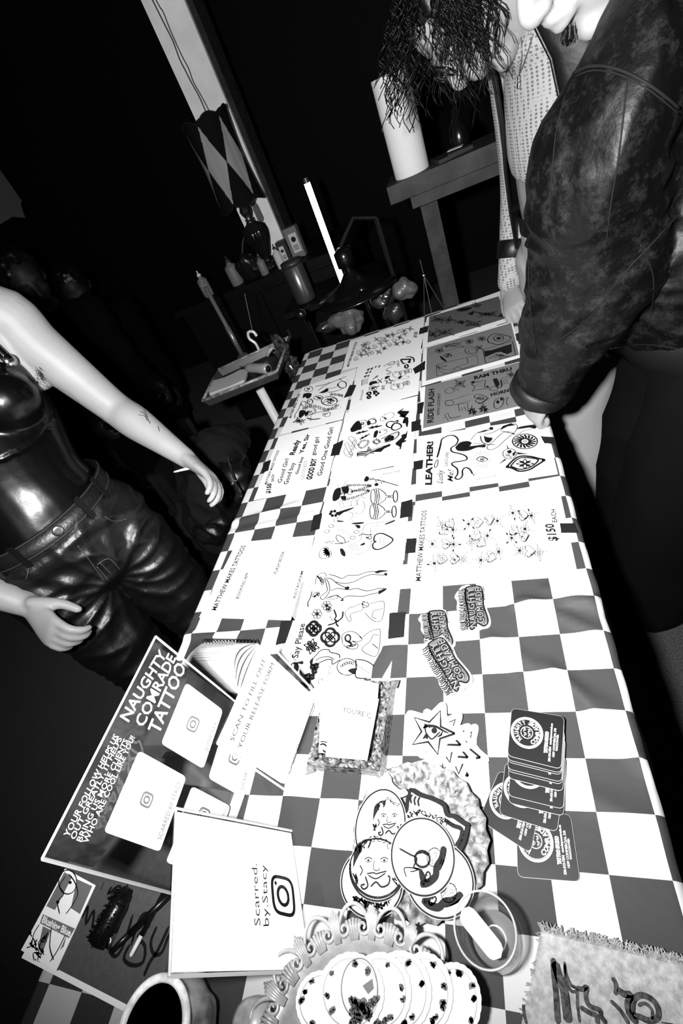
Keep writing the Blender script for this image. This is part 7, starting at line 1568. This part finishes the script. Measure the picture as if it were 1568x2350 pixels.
    # waistcoat: two open fronts following the trunk
    def front(a0, a1, nm, zs, out, lo=0, m='leather_soft'):
        mb = MB(); n = 14; rows = []
        for (z, cx, cy, rx, ry) in zs:
            rows.append([V((cx, cy, z)) + Fb * math.cos(a) * (ry + out) + lat * math.sin(a) * (rx + out) for a in [a0 + (a1 - a0) * i / n + (lo * max(0, 1.22 - z) / .38) * (1 - i / n) for i in range(n + 1)]])
        vs = [p for r_ in rows for p in r_]; m_ = n + 1; fs = [(i * m_ + j, i * m_ + j + 1, (i + 1) * m_ + j + 1, (i + 1) * m_ + j) for i in range(len(rows) - 1) for j in range(n)]
        o = mb.add(vs, fs).build(nm, m, root, smooth=True); md = o.modifiers.new('t', 'SOLIDIFY'); md.thickness = .005
        MB().tube([r_[0] for r_ in rows], .004, 8).build('front_edge', 'leather_shiny', o, smooth=True); return o
    ZS = [(.84, .52, .99, .172, .136), (.93, .52, .985, .172, .134), (1.02, .515, .98, .166, .134), (1.12, .513, .97, .166, .132), (1.22, .51, .957, .166, .126), (1.30, .49, .945, .150, .108), (1.36, .46, .93, .125, .09), (1.39, .45, .925, .10, .08)]
    front(-.60, -2.4, 'waistcoat_front', ZS, .006, -.6); front(.42, 2.4, 'waistcoat_front', ZS, .006)
    ws = MB(); rings(ws, [(V((.50, .90, 1.355)), .055), (V((.57, .85, 1.33)), .062), (V((.62, .82, 1.27)), .060)], 20); skin('waistcoat_shoulder', ws, .006, 'leather_soft', root, 3)
    # belt and trousers
    B = [V((.518, .985, .985)) + Fb * .126 * math.cos(a) + lat * .158 * math.sin(a) for a in [2 * PI * i / 48 for i in range(48)]]
    MB().add([p + V((0, 0, .022)) for p in B] + [p - V((0, 0, .022)) for p in B], [(i, (i + 1) % 48, 48 + (i + 1) % 48, 48 + i) for i in range(48)]).build('belt', 'leather_shiny', root, smooth=True)
    bk = V((.518, .985, .985)) + Fb * .130; MB().tube([bk + lat * y + V((0, 0, z)) for y, z in [(-.024, -.026), (.024, -.026), (.024, .026), (-.024, .026)]], .004, 8, True).build('buckle', 'steel', root)
    MB().tube([bk + lat * .024 + Fb * .004, bk - lat * .012 + Fb * .006], .003, 6).build('buckle_pin', 'steel', root)
    tr = MB(); rings(tr, [(pel + V((0, 0, .035)), .166, .122), (pel + V((0, 0, -.09)), .172, .120)], 30, lat, cap=.15)
    for k in (1, -1):
        h_ = pel + lat * .09 * k + V((0, 0, -.06)); kn = V((.465, h_.y - .03, .48)); an = V((.475, h_.y - .05, .06)); rings(tr, [(h_, .10), (h_.lerp(kn, .5), .098), (kn, .095), (kn.lerp(an, .5), .10), (an, .105)], 24)
    skin('white_trousers', tr, .007, 'white_cotton', root, 4, lambda c, n: .006 * (1 - abs(noise.noise(V((c.x * 9, c.y * 9, c.z * 6)))) * 3))
mat('leather_soft', .003, .5, .3, bump=.4, bscale=80)
def net_mat():
    m = mat('net_knit', .36, .85, .15); nt = m.node_tree; b = nt.nodes['Principled BSDF']; tc = nt.nodes.new('ShaderNodeTexCoord')
    mp = nt.nodes.new('ShaderNodeMapping'); mp.inputs['Scale'].default_value = (105, 105, 150); vo = nt.nodes.new('ShaderNodeTexVoronoi'); vo.feature = 'F1'; vo.inputs['Scale'].default_value = 1.0; vo.inputs['Randomness'].default_value = .12
    r = nt.nodes.new('ShaderNodeMapRange'); r.inputs[1].default_value = .25; r.inputs[2].default_value = .45; r.inputs[3].default_value = .08; r.inputs[4].default_value = .24
    c = nt.nodes.new('ShaderNodeCombineColor'); bp = nt.nodes.new('ShaderNodeBump'); bp.inputs['Strength'].default_value = .6; bp.inputs['Distance'].default_value = .003
    nt.links.new(tc.outputs['Object'], mp.inputs[0]); nt.links.new(mp.outputs[0], vo.inputs['Vector']); nt.links.new(vo.outputs['Distance'], r.inputs[0])
    for k in range(3): nt.links.new(r.outputs[0], c.inputs[k])
    nt.links.new(c.outputs[0], b.inputs['Base Color']); nt.links.new(r.outputs[0], bp.inputs['Height']); nt.links.new(bp.outputs[0], b.inputs['Normal'])
net_mat()
person_net()
# ------------------------------------------------------------------ person in the leather jacket, leaning over the table
def person_jacket():
    root = empty('person', (.66, .50, 0), 'person in an oversized black leather jacket, hand resting on the right table edge', 'person')
    body = MB(); lat = V((0, -1, 0)); pel = V((.64, .50, .92)); che = V((.60, .50, 1.22)); nek = V((.53, .47, 1.40))
    rings(body, [(pel, .165, .11), (V((.63, .5, 1.06)), .145, .10), (che, .165, .105), (V((.57, .49, 1.31)), .12, .07), (nek, .05, .05)], 24, lat)
    F = V((-.761, -.372, -.565)); U = V((-.50, -.22, .81)); s = 1.0
    tip = pd(1208, 50, .60); Fn = F.normalized(); Un = (U - Fn * U.dot(Fn)).normalized(); hc = tip - Fn * .117 - Un * (-.03)
    rings(body, [(nek, .056), (hc - Fn * .03, .056)], 16); q, R = head(body, hc, F, U, s)
    sh = V((.47, .34, 1.285)); el = pd(1385, 560, .735); wr = pd(1258, 880, .970); hd = pz(1212, 955, TZ + .022)
    rings(body, [(V((.54, .43, 1.31)), .05), (V((.475, .37, 1.27)), .048), (pd(1390, 330, .63), .048), (pd(1370, 480, .69), .045), (pd(1355, 620, .76), .040), (pd(1310, 750, .85), .036), (pd(1268, 860, .935), .028), (wr, .025)], 18)
    hand(body, wr, (pz(1224, 948, TZ + .032) - wr), V((.75, .5, -.2)), V((-.55, -.35, .7)), .90, (1.35, 1.3, 1.25, 1.15), (.9, .5), .06, .8)
    s2 = V((.56, .68, 1.29)); e2 = V((.66, .74, 1.05)); w2 = V((.54, .70, .88)); rings(body, [(V((.56, .58, 1.33)), .07), (s2, .058), (e2, .042), (w2, .027)], 16); hand(body, w2, V((-.4, -.1, -.7)), V((-.3, -.8, 0)), V((-.8, .1, .4)), .95)
    for k in (1, -1):
        h_ = pel + lat * .09 * k + V((0, 0, -.05)); kn = V((.58, h_.y + .02, .50)); an = V((.56, h_.y + .05, .08)); rings(body, [(h_, .088), (h_.lerp(kn, .5), .072), (kn, .055), (kn.lerp(an, .4), .05), (an, .034)], 16)
    skin('body', body, .0042, 'skin', root, 4); eyes(q, R, s, root)
    hb = MB(); hb.ellipsoid(q(-.026, .045), (.086, .096, .096), R, 24, 16); skin('hair', hb, .007, 'hair', root, 2, lambda c, n: .006 * noise.noise(c * 60), cut=lambda c: (c - q(.03, .0)).dot(Fn) > .03)
    # goatee
    gm = MB(); Rn = random.Random(3)
    for i in range(170):
        l = Rn.gauss(0, .005); p = q(.085 - abs(l) * .2, -.082 + Rn.uniform(-.007, .004), l); gm.tube([p, p + (Fn * .9 - Un * .8 + V((Rn.uniform(-.3, .3), Rn.uniform(-.3, .3), 0))) * .011], .0005, 3)
    tag(gm.build('goatee', 'hair', root), kind='stuff')
    # jacket
    jk = MB()
    rings(jk, [(V((.625, .51, .90)), .175, .135), (V((.61, .51, .98)), .195, .165), (V((.60, .51, 1.10)), .200, .165), (V((.60, .50, 1.22)), .195, .150), (V((.565, .49, 1.33)), .165, .115), (V((.535, .475, 1.375)), .095, .085)], 34, lat, cap=.2)
    rings(jk, [(V((.55, .42, 1.315)), .095), (V((.475, .36, 1.275)), .082), (pd(1388, 330, .62), .092), (pd(1384, 480, .69), .095), (pd(1364, 620, .76), .093), (pd(1310, 750, .85), .078), (pd(1262, 852, .935), .060), (pd(1245, 885, .965), .052)], 28)
    rings(jk, [(V((.57, .58, 1.32)), .09), (V((.575, .69, 1.27)), .08), (V((.66, .75, 1.08)), .082), (V((.58, .72, .93)), .058)], 22)
    def fo(c, n):
        v = c - el; a = .010 * (1 - abs(noise.noise(V((c.x * 6.5, c.y * 6.5, c.z * 4.0)))) * 3.2)
        b = .0085 * math.exp(-((c - pd(1400, 560, .75)).length / .16) ** 2) * (1 - abs(noise.noise(V((c.x * 14, c.y * 14, c.z * 24)))) * 3.2)
        return a + b + .0018 * noise.noise(c * 45)
    j = skin('leather_jacket', jk, .0052, 'flash_speckled_leather', root, 5, fo)
    cu = pd(1247, 878, .955); ax = (pd(1235, 905, .99) - pd(1262, 852, .935)).normalized()
    MB().lathe(cu, [(.050, -.004), (.058, 0), (.059, .026), (.054, .030), (.048, .029)], 40, axis=ax).build('sleeve_cuff', 'leather_soft', j, smooth=True)
    H = [V((.625, .51, .875)) + V((-.140 * math.cos(a), -.180 * math.sin(a), 0)) for a in [2 * PI * i / 56 for i in range(56)]]
    MB().add([p + V((0, 0, .035)) for p in H] + [p - V((0, 0, .030)) for p in H] + [p - V((0, 0, .030)) - (p - V((.625, .51, p.z))).normalized() * .01 for p in H], [(i, (i + 1) % 56, 56 + (i + 1) % 56, 56 + i) for i in range(56)] + [(56 + i, 56 + (i + 1) % 56, 112 + (i + 1) % 56, 112 + i) for i in range(56)]).build('hem_band', 'leather_band', j, smooth=True)
    C_ = [V((.535, .475, 1.37)) + V((-.098 * math.cos(a) * .9, -.108 * math.sin(a), .012 * math.cos(a))) for a in [PI * 2 * i / 40 for i in range(40)]]
    MB().add([p for p in C_] + [p + V((0, 0, .045)) + (p - V((.535, .475, p.z))) * -.12 for p in C_] + [p + V((0, 0, .0)) + (p - V((.535, .475, p.z))) * .16 for p in C_], [(i, (i + 1) % 40, 40 + (i + 1) % 40, 40 + i) for i in range(40)] + [(40 + i, 40 + (i + 1) % 40, 80 + (i + 1) % 40, 80 + i) for i in range(40)]).build('collar', 'leather_soft', j, smooth=True)
    for pts, w_ in [([(1318, 168), (1360, 152), (1420, 160), (1490, 195), (1560, 250)], .0030), ([(1322, 176), (1362, 162), (1420, 171), (1488, 206), (1560, 264)], .0016), ([(1440, 180), (1432, 260), (1420, 360), (1402, 470), (1392, 560)], .0018), ([(1300, 215), (1278, 300), (1268, 400), (1262, 470)], .0014), ([(1232, 812), (1290, 775), (1360, 720), (1430, 630), (1500, 555), (1560, 490)], .0020), ([(1212, 560), (1218, 700), (1232, 812)], .0013), ([(1470, 560), (1500, 640), (1490, 760)], .0016), ([(1400, 800), (1480, 790), (1560, 800)], .0016)]:
        surf_line(j, pts, w_ * .55, 'leather_seam', 'seam', .0006)
    # jeans
    jn = MB(); rings(jn, [(pel + V((0, 0, .0)), .172, .122), (pel + V((0, 0, -.10)), .176, .124)], 30, lat, cap=.3)
    for k in (1, -1):
        h_ = pel + lat * .09 * k + V((0, 0, -.07)); kn = V((.575, h_.y + .02, .50)); an = V((.55, h_.y + .05, .05)); rings(jn, [(h_, .102), (h_.lerp(kn, .5), .106), (kn, .102), (kn.lerp(an, .5), .100), (an, .100)], 24, None, 5, .3)
    jo = skin('jeans', jn, .008, 'denim', root, 4, lambda c, n: .007 * (1 - abs(noise.noise(V((c.x * 8, c.y * 8, c.z * 5)))) * 3))
    for k in (1, -1):
        y = .545 - .09 * k; sb = MB(); rings(sb, [(V((.66, y, .045)), .042, .04), (V((.57, y - .01, .035)), .046, .030), (V((.48, y - .015, .03)), .042, .026)], 20, V((0, 1, 0))); s_ = skin('shoe', sb, .005, 'leather_shiny', root, 3)
        MB().box((.57, y - .01, .008), (.23, .088, .014)).build('sole', 'dark_plastic', s_)
mat('leather_seam', .006, .7, .08); mat('leather_band', .008, .35, .5, bump=.3, bscale=60)
person_jacket()
# ------------------------------------------------------------------ dim people and poster behind on the left
def dim_person(base, hc, F, label, seed, top='black_cloth', bald=False):
    base = V(base); hc = V(hc); root = empty('person', base, label, 'person'); mb = MB(); F = V(F); nk = hc - V((0, 0, .12)) - F.normalized() * .03
    lt = V((-F.y, F.x, 0)).normalized(); sh = nk - V((0, 0, .08))
    q, R = head(mb, hc, F, V((0, 0, 1)), 1.0); rings(mb, [(hc - V((0, 0, .08)), .055), (nk, .055)], 14)
    rings(mb, [(nk, .07, .06), (sh, .15, .08), (sh - V((0, 0, .22)), .15, .11), (sh - V((0, 0, .45)), .16, .12)], 20, lt)
    hipz = .46; hip = V((base.x, base.y, hipz))
    for k in (1, -1):
        s0 = sh + lt * .17 * k; e0 = s0 + V((0, 0, -.28)) + F.normalized() * .06; w0 = e0 + F.normalized() * .2 + V((0, 0, -.06)); rings(mb, [(s0, .052), (e0, .04), (w0, .027)], 12); hand(mb, w0, F, V((0, 0, 1)), lt * k, .9)
        h0 = hip + lt * .09 * k; k0 = h0 + F.normalized() * .42; a0 = k0 + V((0, 0, -.38)); rings(mb, [(h0, .08), (k0, .056), (a0, .036), (a0 + F.normalized() * .12 + V((0, 0, -.03)), .03)], 12)
    rings(mb, [(sh - V((0, 0, .4)), .15, .11), (hip, .15, .12)], 16, lt)
    skin('body', mb, .009, 'skin_dimmed', root, 3)
    tp = MB(); rings(tp, [(sh + V((0, 0, .0)), .16, .09), (sh - V((0, 0, .22)), .16, .12), (hip + V((0, 0, .02)), .165, .13)], 20, lt)
    for k in (1, -1): s0 = sh + lt * .17 * k; e0 = s0 + V((0, 0, -.28)) + F.normalized() * .06; rings(tp, [(s0, .062), (e0, .052), (e0 + F.normalized() * .2 + V((0, 0, -.06)), .04)], 14)
    skin('top', tp, .012, top, root, 3, wrinkle(14, .006))
    pb = MB()
    for k in (1, -1):
        h0 = hip + lt * .09 * k; k0 = h0 + F.normalized() * .42; rings(pb, [(h0, .09), (k0, .066), (k0 + V((0, 0, -.33)), .055)], 14)
    skin('trousers', pb, .012, 'black_cloth', root, 3)
    hb = MB(); hb.ellipsoid(q(-.024, .045), (.088, .098, .096), R, 20, 14); hh = skin('hair', hb, .009, 'hair', root, 2, lambda c, n: .01 * noise.noise(c * 50 + V((seed, 0, 0))), cut=lambda c: (c - q(.03, .0)).dot(F.normalized()) > .03 and (c - q(0, .07)).z < 0)
    MB().box((base.x, base.y, .20), (.42, .40, .40), math.atan2(F.y, F.x)).build('crate_seat', 'counter_black', root) if False else None
    st = empty('stool', (base.x, base.y, 0), 'low black stool under the ' + ('curly-haired seated person' if seed else 'leftmost seated person') + ' in the dark', 'stool', None)
    MB().lathe((base.x, base.y, .285), [(.001, 0), (.17, 0), (.175, .02), (.165, .035), (.001, .037)], 28).build('seat', 'black_plastic', st, smooth=True)
    for k_ in range(4): MB().tube([(base.x + .12 * math.cos(k_ * 1.57 + .7), base.y + .12 * math.sin(k_ * 1.57 + .7), 0), (base.x + .09 * math.cos(k_ * 1.57 + .7), base.y + .09 * math.sin(k_ * 1.57 + .7), .285)], .012, 8).build('leg', 'steel_dim', st)
    return q, root
p1 = pd(62, 650, 2.05); p2 = pd(175, 668, 2.6)
dim_person((p1.x, p1.y, 0), p1, (.75, -.6, -.25), 'dimly lit seated person at the far left edge, cheek catching light', 0)
dim_person((p2.x - .05, p2.y + .05, 0), p2, (.5, -.8, -.5), 'dimly lit curly-haired seated person bending down, second from the left edge', 3)
# pale poster pieces on the back wall, far left
YW = 3.72
for pts, lab in [([(-60, 370), (8, 370), (28, 400), (50, 430), (52, 450), (48, 470), (58, 500), (30, 497), (0, 515), (-60, 540)], 'pale patch of poster on the dark back wall at the left edge'), ([(108, 527), (116, 519), (125, 531), (118, 532)], 'tiny pale scrap on the dark back wall right of the poster')]:
    P = [pX(x, y, -3.14) for x, y in pts]; tag(MB().slab(P, (1, 0, 0), .004).build('wall_poster', 'poster_dim'), lab, 'poster')
mat('poster_dim', .12, .8, .2)
